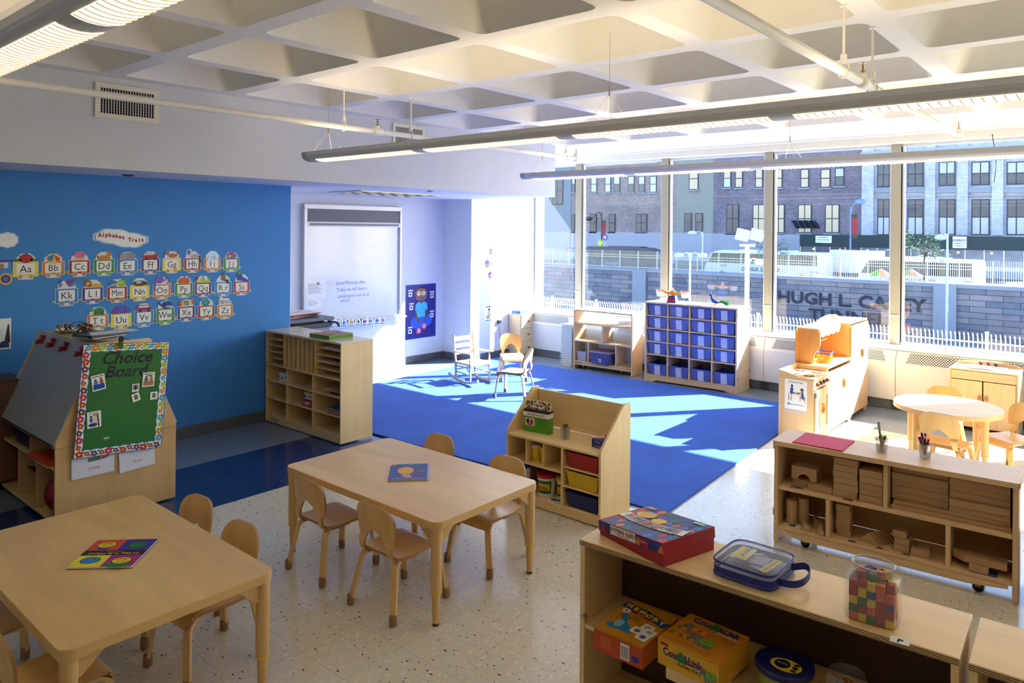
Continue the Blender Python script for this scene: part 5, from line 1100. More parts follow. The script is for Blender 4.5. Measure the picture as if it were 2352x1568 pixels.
# hutch
t = thing('play_hutch', 'wooden play hutch with counter, curved side and valance between stove and refrigerator', 'play kitchen', (6.885, YF+.015, 0)); Wh = .70; Hh = .93; Dh = .3; HC = .6
part('side_panel', t, (0, 0, 0, .016, Dh, HC), m=K, bevel=.003); part('side_panel', t, (Wh-.016, 0, 0, Wh, Dh, HC), m=K, bevel=.003); part('counter', t, (0, -.01, HC, Wh, Dh, HC+.016), m=KX, bevel=.004); part('back_panel', t, (.016, Dh-.012, HC+.016, Wh-.016, Dh, Hh), m=KO); part('lower_back', t, (.016, Dh-.012, .04, Wh-.016, Dh, HC), m=K)
for x, nm in ((.06, 'left'), ):
    g = G(); g.M = Matrix(((0, 0, 1, x), (1, 0, 0, 0), (0, 1, 0, 0), (0, 0, 0, 1))); g.prism([(Dh, HC+.016), (.16, HC+.016), (.15, HC+.03), (.14, HC+.1), (.1, HC+.17), (.09, HC+.2), (.09, Hh-.02), (.11, Hh), (Dh, Hh)], 0, .016, KO); g.build('curved_side', t, bevel=.003)
    g = G(); g.M = FX(x-.0005, 0, Hh-.03); g.ell(-.15, 0, .004, .004, 0, DK, 8); g.ell(-.24, 0, .004, .004, 0, DK, 8); g.build('screw_caps', t)
g = G(); g.box(.06, .1, Hh, Wh, Dh, Hh+.016, KX); g.build('top_panel', t, bevel=.004)
val = [(0, 0), (.6, 0), (.6, -.05)]+[(.6-.6*i/24, -.05-.018*abs(math.sin(i*PI/6))) for i in range(25)]+[(0, -.05)]
g = G(); g.M = FY(.1, .076, Hh); g.prism(val, 0, .012, K); g.build('valance', t); part('upper_shelf', t, (.076, .16, HC+.2, Wh-.2, Dh-.012, HC+.212), m=KX)
for k, x in enumerate((.018, .355)):
    g = G(); g.M = FY(-.001); g.prism(slotpoly(x, .045, x+.327, HC-.03, .015), 0, .016, K); dr = g.build('door', t)
    if k == 1: halfhandle(dr, x+.03, .42, -.017)
g = G(); g.M = FY(.0); g.prism([(.02, 0), (.07, 0), (.07, .035), (Wh-.07, .035), (Wh-.07, 0), (Wh-.02, 0), (Wh-.02, .045), (.02, .045)], -.014, 0, K); g.build('base_rail', t)
t = thing('fruit_basket', 'orange slotted basket with a blue rim on the play kitchen counter', 'basket', (7.16, YF+.13, .6165), .1)
OB = mat('#F08A0C', .4)
def bas(z0, z1, a0, b0, a1, b1, m):
    g = G(); lo = rrect(-a0, -b0, a0, b0, .02, 3); hi = rrect(-a1, -b1, a1, b1, .025, 3); n = len(lo); vs = []; N_ = 6
    for j in range(N_+1):
        for p, q in zip(lo, hi): u = j/N_; vs.append((p[0]*(1-u)+q[0]*u, p[1]*(1-u)+q[1]*u, z0+(z1-z0)*u))
    fs = []
    return vs, n, N_
vs, n, N_ = bas(0, .085, .075, .05, .09, .065, OB); g = G()
for k in range(0, n):
    if k % 1 == 0:
        for j in (0, N_): pass
per = rrect(-.082, -.058, .082, .058, .022, 4); m_ = len(per)
for z, s_ in ((.003, .9), (.03, .96), (.058, 1.02)): g.sweep([(x*s_, y*s_, z) for x, y in per], [(-.0015, -.005), (.0015, -.005), (.0015, .005), (-.0015, .005)], OB, closed=True, smooth=False)
for i in range(34):
    a = 2*PI*i/34; x, y = .082*max(-1, min(1, 1.25*math.cos(a))), .058*max(-1, min(1, 1.25*math.sin(a))); g.bar([(x*.9, y*.9, 0), (x*1.06, y*1.06, .085)], .006, .003, OB, upv=(x+.001, y, 0))
g.prism([(x*.9, y*.9) for x, y in per], 0, .003, OB); g.build('body', t)
g = G(); g.sweep([(x*1.08, y*1.08, .086) for x, y in per], [(-.004, -.006), (.004, -.006), (.004, .006), (-.004, .006)], BLUEP, closed=True, smooth=False); g.build('blue_rim', t)
# refrigerator
t = thing('play_refrigerator', 'tall wooden play refrigerator with curved handle at the right of the kitchen', 'play refrigerator', (7.59, YF+.03, 0)); Wf, Hf, Df = .6, .93, .3
part('side_panel', t, (0, 0, .0, .016, Df, Hf), m=KO, bevel=.004); part('side_panel', t, (Wf-.016, 0, .0, Wf, Df, Hf), m=K, bevel=.004); part('top_panel', t, (-.004, -.004, Hf, Wf+.004, Df, Hf+.016), m=KX, bevel=.006); part('back_panel', t, (.016, Df-.012, .03, Wf-.016, Df, Hf), m=K)
g = G(); g.M = FY(Df, 0, Hf+.016); g.prism([(0, 0), (Wf, 0), (Wf-.05, .02), (Wf*.5, .035), (.05, .02)], 0, .014, K); g.build('crest', t)
for x in (.018, .305):
    g = G(); g.M = FY(-.001); g.prism(slotpoly(x, .05, x+.277, Hf-.01, .012), 0, .016, K); dr = g.build('door', t)
    if x > .1: halfhandle(dr, x+.03, .62, -.017)
g = G(); g.M = FY(.0); g.prism([(.02, 0), (.06, 0), (.06, .035), (Wf-.06, .035), (Wf-.06, 0), (Wf-.02, 0), (Wf-.02, .048), (.02, .048)], -.014, 0, K); g.build('base_rail', t)
# play sink
t = thing('play_sink', 'wooden play sink cabinet with two doors and a white basin by the windows', 'play sink', (7.945, .795, 0)); Wk, Hk, Dk_ = .54, .56, .35
part('side_panel', t, (0, 0, 0, Dk_, .016, Hk), m=K, bevel=.003); part('side_panel', t, (0, Wk-.016, 0, Dk_, Wk, Hk), m=K, bevel=.003); part('top_panel', t, (-.006, -.004, Hk, Dk_, Wk+.004, Hk+.012), m=mat('#EBD0A4', .3, 'wood', axis='y', grain=.2), bevel=.003); part('back_panel', t, (Dk_-.012, .016, .04, Dk_, Wk-.016, Hk), m=K); part('apron', t, (0, .018, Hk-.085, .014, Wk-.018, Hk-.005), m=SOLID)
for k, y in enumerate((.018, .275)):
    dr = part('door', t, (-.012, y, .04, .004, y+.247, Hk-.09), m=K, bevel=.003); g = G(); g.M = FX(-.012, -(y+.225 if k == 0 else y+.022)*-1, .3); g.prism([(-.014, 0), (.014, 0), (.014, .03), (0, .05), (-.014, .03)], 0, .014, mat('#A8703C', .4)); g.build('handle', dr)
g = G(); bs = rrect(-.1, -.17, .1, .17, .05, 5); g.prism(bs, 0, .01, WHITE, holes=[rrect(-.075, -.145, .075, .145, .04, 5)]); g.prism(rrect(-.078, -.148, .078, .148, .04, 5), -.05, .001, mat('#DADDE0', .4)); g.M = Matrix.Identity(4); o = g.build('basin', t); o.location = (.16, Wk/2, Hk+.012)
g = G(); g.M = Matrix(((0, 0, 1, Dk_-.014), (1, 0, 0, 0), (0, 1, 0, Hk+.012), (0, 0, 0, 1))); g.prism([(0, 0), (Wk, 0), (Wk, .012), (Wk-.06, .028), (Wk*.5, .04), (.06, .028), (0, .012)], 0, .014, K); g.build('splashback', t)
for k in range(3): g = G(); g.M = T(Dk_-.04, Wk/2-.06+.06*k, Hk+.012); g.lathe([(.008, 0), (.008, .016), (.016, .018), (.017, .03), (.01, .032)], 0, 0, mat('#4A2020', .35), 12); g.build('tap' if k == 1 else 'knob', t)
for y in (.03, Wk-.03): part('foot', t, (.01, y-.012, 0, .03, y+.012, .04), m=K)
# ================================================================ easel storage cabinet with the choice board
EX0, EX1, EY0, EY1, EK, EZ = 1.574, 2.30, 4.93, 6.0, .53, 1.075
EW = mat('#CDA873', .45, 'wood', axis='z', grain=.9)
t = thing('easel_cabinet', 'wooden easel cabinet with slanted grey board, cubbies and the choice board on its end', 'easel cabinet', (EX0, EY0, 0))
W5, L5 = EX1-EX0, EY1-EY0; endp = [(0, .01), (W5, .01), (W5, EK), (W5-.235, EZ), (.25, EZ), (0, EK)]
for y in (0, L5-.018):
    g = G(); g.M = FY(y+.018); g.prism(endp, 0, .018, EW); g.M = FY(y-.0006 if y == 0 else y+.018); 
    if y == 0: g.rect(.0, .4885, W5, .4905, 0, mat('#5A4226', .6))
    g.build('end_panel', t, bevel=.003)
part('middle_panel', t, (W5/2-.006, .018, .02, W5/2+.006, L5-.018, .49), m=EW); part('shelf', t, (.004, .018, .03, W5-.004, L5-.018, .046), m=MAPLE); part('shelf', t, (.004, .018, .355, W5-.004, L5-.018, .367), m=MAPLE)
for y in (.36, .71): part('divider', t, (.008, y-.006, .046, W5-.008, y+.006, .355), m=EW)
part('divider', t, (.008, .48, .367, W5-.008, .492, .49), m=EW); part('top_panel', t, (.25, .018, EZ-.014, W5-.235, L5-.018, EZ), m=MAPLE)
for s_ in (0, 1):
    g = G(); a = (0, EK-.02) if s_ == 0 else (W5, EK-.02); b = (.25, EZ) if s_ == 0 else (W5-.235, EZ)
    q = (-.0, 0)
    for th, m_, e_ in ((.012, mat('#A9ACAB', .3), .035),):
        d = Vector((b[0]-a[0], 0, b[1]-a[1])).normalized(); nr = Vector((-d.z, 0, d.x)) if s_ == 0 else Vector((d.z, 0, -d.x)); A_ = Vector((a[0], 0, a[1])); B_ = Vector((b[0], 0, b[1]))
        vs = [A_+Vector((0, .005, 0)), A_+Vector((0, L5-e_, 0)), B_+Vector((0, L5-e_, 0)), B_+Vector((0, .005, 0))]; vs = vs+[v+nr*th for v in vs]
        g.add(vs, [(0, 1, 2, 3), (4, 7, 6, 5), (0, 4, 5, 1), (1, 5, 6, 2), (2, 6, 7, 3), (3, 7, 4, 0)], m_)
        vs = [A_+Vector((0, L5-e_, 0)), A_+Vector((0, L5, 0)), B_+Vector((0, L5, 0)), B_+Vector((0, L5-e_, 0))]; vs = vs+[v+nr*.018 for v in vs]
        g.add(vs, [(0, 1, 2, 3), (4, 7, 6, 5), (0, 4, 5, 1), (1, 5, 6, 2), (2, 6, 7, 3), (3, 7, 4, 0)], MAPLE)
    if s_ == 0:
        g.bar([(-.004, .01, EK-.028), (-.004, L5-.02, EK-.028)], .02, .012, METAL)
    g.build('slanted_board', t)
g = G(); g.M = FY(-.001); g.prism(rrect(.19, EZ-.14, .56, EZ+.03, .03, 4), 0, .012, BIRCH); g.build('top_board', t)
# red clips on the slanted board
sd = Vector((.25, 0, EZ-EK+.02)).normalized(); sn = Vector((-sd.z, 0, sd.x))
for k, y in enumerate((.93, .72, .48, .20)):
    g = G(); c = mat('#8E1620', .35); g.box(-.018, -.03, .0, .018, .03, .012, c); g.add([(-.012, -.028, .012), (.012, -.028, .012), (.022, -.045, .035), (-.022, -.045, .035), (-.012, .0, .012), (.012, .0, .012), (.016, -.01, .04), (-.016, -.01, .04)], [(0, 1, 2, 3), (4, 7, 6, 5), (0, 4, 5, 1), (1, 5, 6, 2), (2, 6, 7, 3), (3, 7, 4, 0)], c); g.box(-.014, .004, .012, .014, .03, .026, c)
    o = tag(g.build('magnet_clip', bevel=.002), ('leftmost, farthest', 'second from the far left', 'third from the far left', 'nearest')[k]+' red magnet clip along the top of the grey slanted board', 'clip', 'red magnet clips')
    p = Vector((EX0, EY0, 0))+Vector((.25, y, EZ))-sd*.055+sn*.0125; M_ = Matrix((( 0, sd.x, sn.x, p.x), (-1, 0, 0, p.y), (0, sd.z, sn.z, p.z), (0, 0, 0, 1))); o.matrix_world = M_
# choice board
FL = [mat(c, .5) for c in ('#C22A1E', '#3F9AD8', '#C2206A', '#D98A1E', '#5A2A7A', '#9CC41E', '#F0D020')]
def flower(g, x, y, r, c, z):
    for i in range(5): a = 2*PI*i/5+x*9; g.ell(x+r*.6*math.cos(a), y+r*.6*math.sin(a), r*.42, r*.42, z, c, 8)
    g.ell(x, y, r*.33, r*.33, z+.0002, FL[6] if c is not FL[6] else FL[3], 8)
t = thing('choice_board', 'green choice board with a flowered scalloped border hanging on the easel cabinet end', 'board', (1.951, 4.905, .743), 0)
BM_ = R(math.radians(4.2), 'Y'); bw, bh = .263, .345
g = G(); g.M = BM_ @ FY(0) ; g.prism([(-bw, -bh), (bw, -bh), (bw, bh), (-bw, bh)], 0, .003, mat('#1F6A24', .6)); g.M = BM_ @ FY(-.0034)
inn = []; n1, n2 = 9, 12
def scal(ax, cnt): return
NVY = mat('#20308A', .5); xi, yi = bw-.042, bh-.042
def loop_(off):
    pts = []; k = 160; per = 4*(xi+yi)
    for i in range(k):
        s_ = per*i/k
        if s_ < 2*xi: x, y, nx_, ny_ = -xi+s_, -yi, 0, 1
        elif s_ < 2*xi+2*yi: x, y, nx_, ny_ = xi, -yi+(s_-2*xi), -1, 0
        elif s_ < 4*xi+2*yi: x, y, nx_, ny_ = xi-(s_-2*xi-2*yi), yi, 0, -1
        else: x, y, nx_, ny_ = -xi, yi-(s_-4*xi-2*yi), 1, 0
        d = .007*abs(math.sin(s_*PI/.055))-.004+off; pts.append((x+nx_*d, y+ny_*d))
    return pts
out_ = [(-bw, -bh), (bw, -bh), (bw, bh), (-bw, bh)]
g.prism(out_, 0, .0004, LBLUE, holes=[loop_(.0035)], cap=True); g.prism([(x*.992, y*.994) for x, y in out_], .0004, .0008, WHITE, holes=[loop_(0)])
rnd = random.Random(12); k = 0
for i in range(12):
    for s_ in (-1, 1): x = -bw+.03+i*(2*bw-.06)/11; r_ = rnd.choice((.016, .023, .019)); g.ell(x+.018, s_*(bh-.012), .008, .005, .0009, GRN, 8); g.ell(x-.018, s_*(bh-.032), .008, .005, .0009, GRN, 8); flower(g, x, s_*(bh-.021+rnd.uniform(-.004, .004)), r_, FL[k % 6], .001+k*1e-5); k += 1
for i in range(1, 15):
    for s_ in (-1, 1): y = -bh+.02+i*(2*bh-.04)/15; r_ = rnd.choice((.016, .022, .019)); g.ell(s_*(bw-.012), y+.018, .005, .008, .0009, GRN, 8); flower(g, s_*(bw-.021+rnd.uniform(-.004, .004)), y, r_, FL[k % 6], .001+k*1e-5); k += 1
for a_, b_ in ((out_[0], out_[1]), (out_[1], out_[2]), (out_[2], out_[3]), (out_[3], out_[0])): g.line([a_, b_], .003, .0013, NVY)
DKL = mat('#1A1526', .7); g.text('Choice', .0, bh-.125, .108, .0006, DKL, shear=.25, bold=.015, sx=1.0); g.text('Board', .0, bh-.21, .105, .0006, DKL, shear=.25, bold=.015)
g.rect(-.1, -.245, -.065, -.238, .0006, PAPER); g.rect(-.095, -.256, -.075, -.247, .0006, mat('#5A8A70', .6))
g.build('board_panel', t)
def onboard(px, py): p = at('y', 4.9, px, py); v = Vector((p.x-1.951, p.z-.743)); a = math.radians(4.2); return v.x*math.cos(a)-v.y*math.sin(a), v.x*math.sin(a)+v.y*math.cos(a)
def pcard(name, px, py, w_, h_, rot, label, draw, off=.006):
    t = None; g = G(); x, y = onboard(px, py); g.M = R(rot, 'Y'); g.M = g.M @ FY(0); g.prism([(-w_/2, -h_/2), (w_/2, -h_/2), (w_/2, h_/2), (-w_/2, h_/2)], 0, .0008, PAPER); g.M = g.M @ T(0, 0, .0012); draw(g, w_, h_)
    p = at('y', 4.9, px, py); o = tag(g.build(name), label, 'card'); o.location = (p.x, 4.8995-.001, p.z); return o
def kids(bgc, c1, c2, base):
    def f(g, w_, h_):
        g.ell(-w_*.2, -h_*.0, w_*.16, h_*.16, .0002, c1, 12); g.ell(-w_*.2, h_*.17, w_*.08, h_*.07, .0004, DSKIN, 10); g.ell(-w_*.2, h_*.2, w_*.08, h_*.05, .0005, BLACK, 10)
        g.ell(w_*.22, h_*.02, w_*.14, h_*.18, .0002, c2, 12); g.ell(w_*.2, h_*.22, w_*.08, h_*.07, .0004, SKIN, 10); g.ell(w_*.21, h_*.25, w_*.09, h_*.05, .0005, mat('#3A1E1A', .6), 10)
        g.rect(-w_*.42, -h_*.42, w_*.42, -h_*.1, .0006, base); g.line([(-w_*.1, 0), (w_*.1, 0)], .003, .0007, SKIN)
    return f
def withtext(txts, sub):
    def f(g, w_, h_):
        sub(g, w_, h_)
        for i, s_ in enumerate(txts): g.text(s_, 0, h_*.36-i*.012, .0115, .0006, INK, bold=.03, sx=min(1, w_/(.0065*len(s_))))
    return f
pcard('activity_card', 226, 878, .078, .098, -.12, 'Sand/Water Play picture card at the upper left of the choice board', withtext(['Sand/Water Play'], kids(0, LBLUE, mat('#A84A3A', .6), BLUEP)))
pcard('activity_card', 341, 871, .076, .092, .06, 'Manipulative and Math picture card at the upper right of the choice board', withtext(['Manipulative and', 'Math'], kids(0, mat('#4A5A9A', .6), mat('#B8763A', .6), mat('#A87A4A', .6))))
pcard('activity_card', 216, 963, .08, .1, -.03, 'Art Center picture card at the lower left of the choice board', withtext(['Art Center'], lambda g, w_, h_: (g.rect(-w_*.05, -h_*.2, w_*.3, h_*.25, .0002, mat('#E8C8B0', .6)), g.line([(w_*.32, -h_*.45), (w_*.25, h_*.28)], .008, .0003, INK), g.line([(-w_*.08, h_*.28), (w_*.32, h_*.28)], .006, .0003, mat('#7A3A24', .6)), g.ell(-w_*.22, 0, w_*.12, h_*.17, .0003, mat('#2F5AA8', .6), 12), g.ell(-w_*.22, h_*.2, w_*.09, h_*.07, .0004, BLACK, 10), g.ell(-w_*.1, -h_*.32, w_*.33, h_*.12, .0004, mat('#28346A', .6), 14))))
def face(hc, bgc):
    def f(g, w_, h_): g.rect(-w_*.4, -h_*.25, w_*.4, h_*.4, .0001, bgc); g.ell(0, h_*.08, w_*.24, h_*.26, .0003, hc, 14); g.ell(0, h_*.03, w_*.15, h_*.19, .0005, mat('#8A7A72', .6), 12); g.rect(-w_*.28, -h_*.25, w_*.28, -h_*.13, .0006, mat('#3A3A40', .6))
    return f
pcard('portrait_card', 311, 890, .045, .05, .02, 'small grey portrait card under the Manipulative and Math card', lambda g, w_, h_: (g.rect(-w_*.4, -h_*.25, w_*.4, h_*.4, .0001, mat('#8A9490', .6)), g.ell(0, 0, w_*.2, h_*.3, .0003, BLACK, 14)))
pcard('portrait_card', 312, 912, .048, .052, -.25, 'small tilted portrait card lowest of the three beside the right group', face(BLACK, PAPER)); pcard('portrait_card', 353, 908, .046, .05, .05, 'small portrait card of a long-haired person near the right flower border', face(BLACK, PAPER))
def envelope(px, py, w_, h_, rot, txt, label, cards=False):
    p = at('y', 4.915, px, py); t = thing('envelope', label, 'envelope', (p.x, 4.924, p.z)); PE = mat('#D9DCEA', .6)
    g = G(); g.M = R(rot, 'Y') @ FY(0); g.prism([(-w_/2, -h_/2), (w_/2, -h_/2), (w_/2, h_/2), (-w_/2, h_/2)], 0, .001, PE); g.build('back', t)
    g = G(); g.M = R(rot, 'Y') @ FY(-.001); g.prism([(-w_/2, -h_/2), (w_/2, -h_/2), (w_/2, h_*.38), (w_*.2, h_*.22), (-w_*.2, h_*.2), (-w_/2, h_*.36)], 0, .004, PE); g.M = g.M @ T(0, 0, .0044); g.text(txt, 0, -h_*.15, .022, 0, REDP, shear=.35)
    if cards: g.line([(-.035, -h_*.2), (.045, -h_*.18)], .0012, .0001, REDP)
    g.build('pocket', t)
    if cards: g = G(); g.M = R(rot, 'Y') @ FY(-.0012); g.rect(-.03, -h_*.1, .045, h_*.4, .0, mat('#5A6A72', .6)); g.rect(.05, -h_*.1, .09, h_*.36, 0.0005, mat('#A0463A', .6)); g.build('cards', t)
envelope(215, 1069, .245, .125, -.0, 'Choices', 'white envelope marked Choices filled with cards under the choice board', True); envelope(316, 1053, .22, .13, -.05, 'Names', 'white envelope marked Names under the right of the choice board')
t = thing('green_clip', 'dark green clip with black round head holding the top of the choice board', 'clip'); p = at('y', 4.89, 277, 782); t.location = p
g = G(); g.M = FY(0); g.prism(rrect(-.012, -.05, .012, .03, .01, 4), 0, .01, mat('#3A5A14', .4)); g.build('lever', t); g = G(); g.M = FY(-.01, 0, .012); g.lathe([(.016, 0), (.016, .006), (.012, .01)], 0, 0, BLACK, 18); g.build('round_head', t)
# things in its cubbies
bin_(.3, .2, .08, mat('#101A5A', .4), 'dark blue bin in the far upper cubby of the easel cabinet', None, EX0+.13, EY0+.72, .368)
for k in range(5):
    g = G(); g.cb(0, 0, 0, .26, .33, .005, mat(('#D8501A', '#C8C4D8')[k < 1], .6)); place(tag(g.build('folder'), 'orange folder in the near upper cubby of the easel cabinet' if k else 'pale violet folder under the orange ones in the easel cabinet', 'folder', 'orange folders in the easel cabinet' if k else None), EX0+.11, EY0+.24, .3675+k*.0055, .02*k)
g = G(); g.M = R(.35, 'Y'); g.cb(0, 0, 0, .2, .3, .004, mat('#14301E', .6)); place(tag(g.build('folder'), 'dark green sagging folder in the middle lower cubby of the easel cabinet', 'folder'), EX0+.14, EY0+.52, .2, 0)
t = thing('red_ball', 'dark red ball in the nearest lower cubby of the easel cabinet', 'ball', (EX0+.12, EY0+.15, .176)); g = G(); g.ball((0, 0, 0), .13, .1, .13, mat('#8A0A0A', .4), 24); g.ball((0, 0, .0), .03, .03, .132, mat('#6A0808', .4), 10); g.build('ball_body', t)
# on top: plates, ribbons, papers
def ontop(o, x, y, z, rz=0): return place(o, EX0+x, EY0+y, z, rz)
for k in range(4):
    g = G(); g.lathe([(.0, 0), (.075, 0), (.085, .006), (.105, .014), (.107, .013)], 0, 0, PAPER, 36, cap=False); ontop(tag(g.build('paper_plate'), 'white fluted paper plate in the pile on the easel cabinet', 'plate', 'paper plates on the easel cabinet'), .37, .30 if k < 2 else .85, EZ+.002+.008*(k % 2), 0)
g = G(); g.cb(0, 0, 0, .24, .2, .01, mat('#C8C8CC', .7)); ontop(tag(g.build('paper_stack'), 'stack of loose papers under the green notebook on the easel cabinet', 'paper stack'), .36, .32, EZ+.026, .3)
t = thing('notebook', 'green mottled notebook with a black edge on top of the easel cabinet', 'notebook', (EX0+.36, EY0+.3, EZ+.037), .25); g = G(); g.cb(0, 0, 0, .26, .2, .012, mat('#2E5A3E', .5)); g.box(-.131, -.101, -.0005, .131, -.06, .0125, BLACK); g.M = T(0, 0, .0125); g.rect(-.1, -.02, .05, .0, 0, PAPER); g.build('cover', t)
g = G(); g.prism([(-.16, -.05), (-.02, -.08), (.15, -.07), (.17, -.02), (.14, .06), (-.1, .08)], 0, .002, PAPER); ontop(tag(g.build('torn_paper'), 'torn white paper sheet sticking out on top of the easel cabinet', 'paper'), .42, .3, EZ+.05, .2)
g = G(); g.cb(0, 0, 0, .16, .05, .02, BLACK); ontop(tag(g.build('folder'), 'narrow black folder behind the green notebook', 'folder'), .34, .5, EZ+.02, .5)
rnd = random.Random(14)
for k in range(16):
    g = G(); x0, y0 = rnd.uniform(-.06, .06), rnd.uniform(-.14, .14); a = rnd.uniform(0, PI); pts = [(x0+math.cos(a+j*.5)*.06*j/3, y0+math.sin(a+j*.4)*.07*j/3, .012+.03*math.sin(j*.9+k)+.022) for j in range(6)]
    g.bar(smoothpath(pts, 4), .014, .0015, mat(('#5A3A22', '#C8A81E', '#6A4428', '#3A2618')[k % 4], .5)); c = ('brown', 'yellow', 'light brown', 'dark brown')[k % 4]; ontop(tag(g.build('paper_ribbon'), c+' curling paper strip on top of the easel cabinet', 'ribbon', 'curled paper strips, '+c), .37, .62, EZ+.02)
# brown cabinet behind, seen past its left side
t = thing('brown_cabinet', 'dark brown low cabinet at the far left against the blue wall', 'cabinet', (.9, 5.95, 0)); g = G(); g.box(0, 0, .05, .8, .3, .76, mat('#6A4A34', .5, 'wood', axis='x')); g.box(.02, .02, 0, .78, .28, .05, BLACK); g.build('carcass', t, bevel=.004)
for x in (.02, .41): o = part('door', t, (x, -.014, .07, x+.37, 0, .74), m=mat('#74523A', .5, 'wood', axis='z')); g = G(); g.tube([(x+(.34 if x < .1 else .03), -.03, .4), (x+(.34 if x < .1 else .03), -.03, .5)], .005, METAL, 6); g.build('handle', o)
# ================================================================ books on the tables
def cover_book(name, label, quad, th, draw, ang_from):
    P_ = [at('z', .49, *q) for q in quad]; c0 = sum(P_, Vector())/4; u = P_[1]-P_[2] if False else P_[ang_from[1]]-P_[ang_from[0]]; rz = math.atan2(u.y, u.x); w_ = u.length; h_ = (P_[ang_from[2]]-P_[ang_from[0]]).length
    t = thing(name, label, 'book', (c0.x, c0.y, .4885), rz); g = G(); g.box(-w_/2, -h_/2, 0, w_/2, h_/2, .0012, mat('#2A2026', .5)); g.box(-w_/2+.003, -h_/2+.002, .0012, w_/2-.001, h_/2-.002, th-.0012, PAPER); g.build('pages', t)
    g = G(); g.box(-w_/2, -h_/2, th-.0012, w_/2, h_/2, th, PAPER); g.M = T(0, 0, th+.0003); draw(g, w_, h_); g.build('front_cover', t)
def c1(g, w_, h_):
    g.rect(-w_/2, -h_/2, w_/2, h_/2, 0, mat('#2B3E8E', .35)); g.rect(-w_/2, -h_/2, -w_/2+.01, h_/2, .0002, mat('#9AA8D8', .4)); g.text('NOISY NORA', 0, h_*.38, .03, .0004, mat('#E8A8A0', .5), sx=.95); g.text('ROSEMARY WELLS', 0, -h_*.46, .016, .0004, mat('#6FB8A8', .5))
    g.ell(.02, -.02, .045, .06, .0003, mat('#E8B03A', .5), 20); g.ell(.015, .06, .026, .026, .0005, mat('#A8A48A', .5), 16); g.ell(-.0, .085, .02, .012, .0007, mat('#E8A0A8', .5), 12); g.ell(-.05, -.0, .02, .016, .0004, REDP, 12); g.ell(-.05, -.05, .012, .028, .0003, GRN, 10); g.ell(-.07, -.01, .012, .02, .0003, mat('#3A8A5A', .5), 10); g.ell(-.02, .03, .014, .007, .0006, PINK, 8)
    g.flat([(w_/2, -h_/2), (w_/2, -h_/2+.035), (w_/2-.045, -h_/2)], .0006, YEL); g.ell(w_/2-.012, -h_/2+.012, .006, .008, .0009, BLACK, 8)
cover_book('picture_book', 'blue paperback picture book lying on the middle table', ((896, 1105), (895, 1068), (983, 1066), (985, 1103)), .006, c1, (2, 1, 3))
def c2(g, w_, h_):
    q = [mat(c, .35) for c in ('#D9401A', '#3A1E9A', '#F0E210', '#B0107A')]
    g.rect(0, -h_/2, w_/2, 0, 0, q[0]); g.rect(-w_/2, -h_/2, 0, 0, 0, q[1]); g.rect(0, 0, w_/2, h_/2, 0, q[2]); g.rect(-w_/2, 0, 0, h_/2, 0, q[3]); g.rect(-w_/2, -.022, w_/2, .024, .0003, BLACK)
    g.text("It's Okay To Be Different", 0, .003, .021, .0006, YEL, bold=.02, sx=.93); g.text('TODD PARR', -.0, -.014, .012, .0006, PINK, bold=.02)
    for x, y, c in ((w_*.25, -h_*.3, YEL), (-w_*.25, -h_*.28, GRN), (w_*.25, h_*.27, LBLUE), (-w_*.25, h_*.3, YEL)):
        g.ell(x, y, .039, .031, .0003, BLACK, 20); g.ell(x, y, .036, .028, .0006, c, 20); g.line([(x-.018, y-.004), (x-.008, y-.014), (x+.008, y-.014), (x+.018, y-.004)], .003, .0009, BLACK); g.ell(x-.01, y+.01, .003, .003, .0009, BLACK, 8); g.ell(x+.01, y+.01, .003, .003, .0009, BLACK, 8)
    g.flat([(w_*.15, -h_*.2), (w_*.35, -h_*.2), (w_*.32, -h_*.1), (w_*.18, -h_*.1)], .0004, PUR); g.ell(-w_*.25, h_*.44, .05, .025, .0002, GRN, 16)
cover_book('picture_book', 'square picture book with red, violet, yellow and magenta quarters on the near left table', ((160, 1308), (218, 1244), (357, 1241), (310, 1303)), .009, c2, (2, 1, 3))
# ================================================================ whiteboard wall
a = at('y', YA, 693, 468); b = at('y', YA, 915, 728); wx0, wx1, wz1, wz0 = a.x, 6.455, 2.113, .655
t = thing('whiteboard', 'tall whiteboard with a grey roller screen band at its top', 'whiteboard', (wx0, YA, wz0)); W6, H6 = wx1-wx0, wz1-wz0; FRM = mat('#C9CBD2', .35, metal=.2)
g = G(); g.box(.03, -.03, .03, W6-.03, -.0, H6-.03, mat('#E6EBEC', .12)); g.build('writing_surface', t)
g = G()
for q in ((0, 0, W6, .04), (0, H6-.055, W6, H6), (0, .04, .04, H6-.055), (W6-.035, .04, W6, H6-.055)): g.box(q[0], -.06, q[1], q[2], 0, q[3], FRM)
g.build('frame', t, bevel=.003)
zb = at('y', YA, 800, 521).z-wz0; g = G(); g.box(.04, -.05, zb+.06, W6-.035, -.03, H6-.055, mat('#5A5A66', .5)); g.build('grey_screen', t); g = G(); g.box(.04, -.058, zb, W6-.035, -.03, zb+.055, mat('#D0D2D8', .3)); g.box(.07, -.0595, zb+.014, W6-.06, -.058, zb+.042, mat('#7A7A84', .5)); g.build('screen_rail', t)
g = G(); g.box(.03, -.1, -.0, W6+.06, -.06, .02, FRM); g.build('marker_tray', t, bevel=.003)
g = G(); g.M = FY(YA-.0305); HB = mat('#3A5AC0', .7)
for s_, px, py, sz in (('Good Morning class', 805, 652, .075), ('Today we will have a', 808, 667, .075), ('special guest visit us at', 812, 681, .072), ('school.', 792, 693, .07)): p = at('y', YA-.03, px, py); g.text(s_, p.x, p.z, sz*.8, 0, HB, shear=.12, sx=.92)
g.M = Matrix.Identity(4); o = g.build('handwriting', t); o.location = (-wx0, -YA, -wz0)
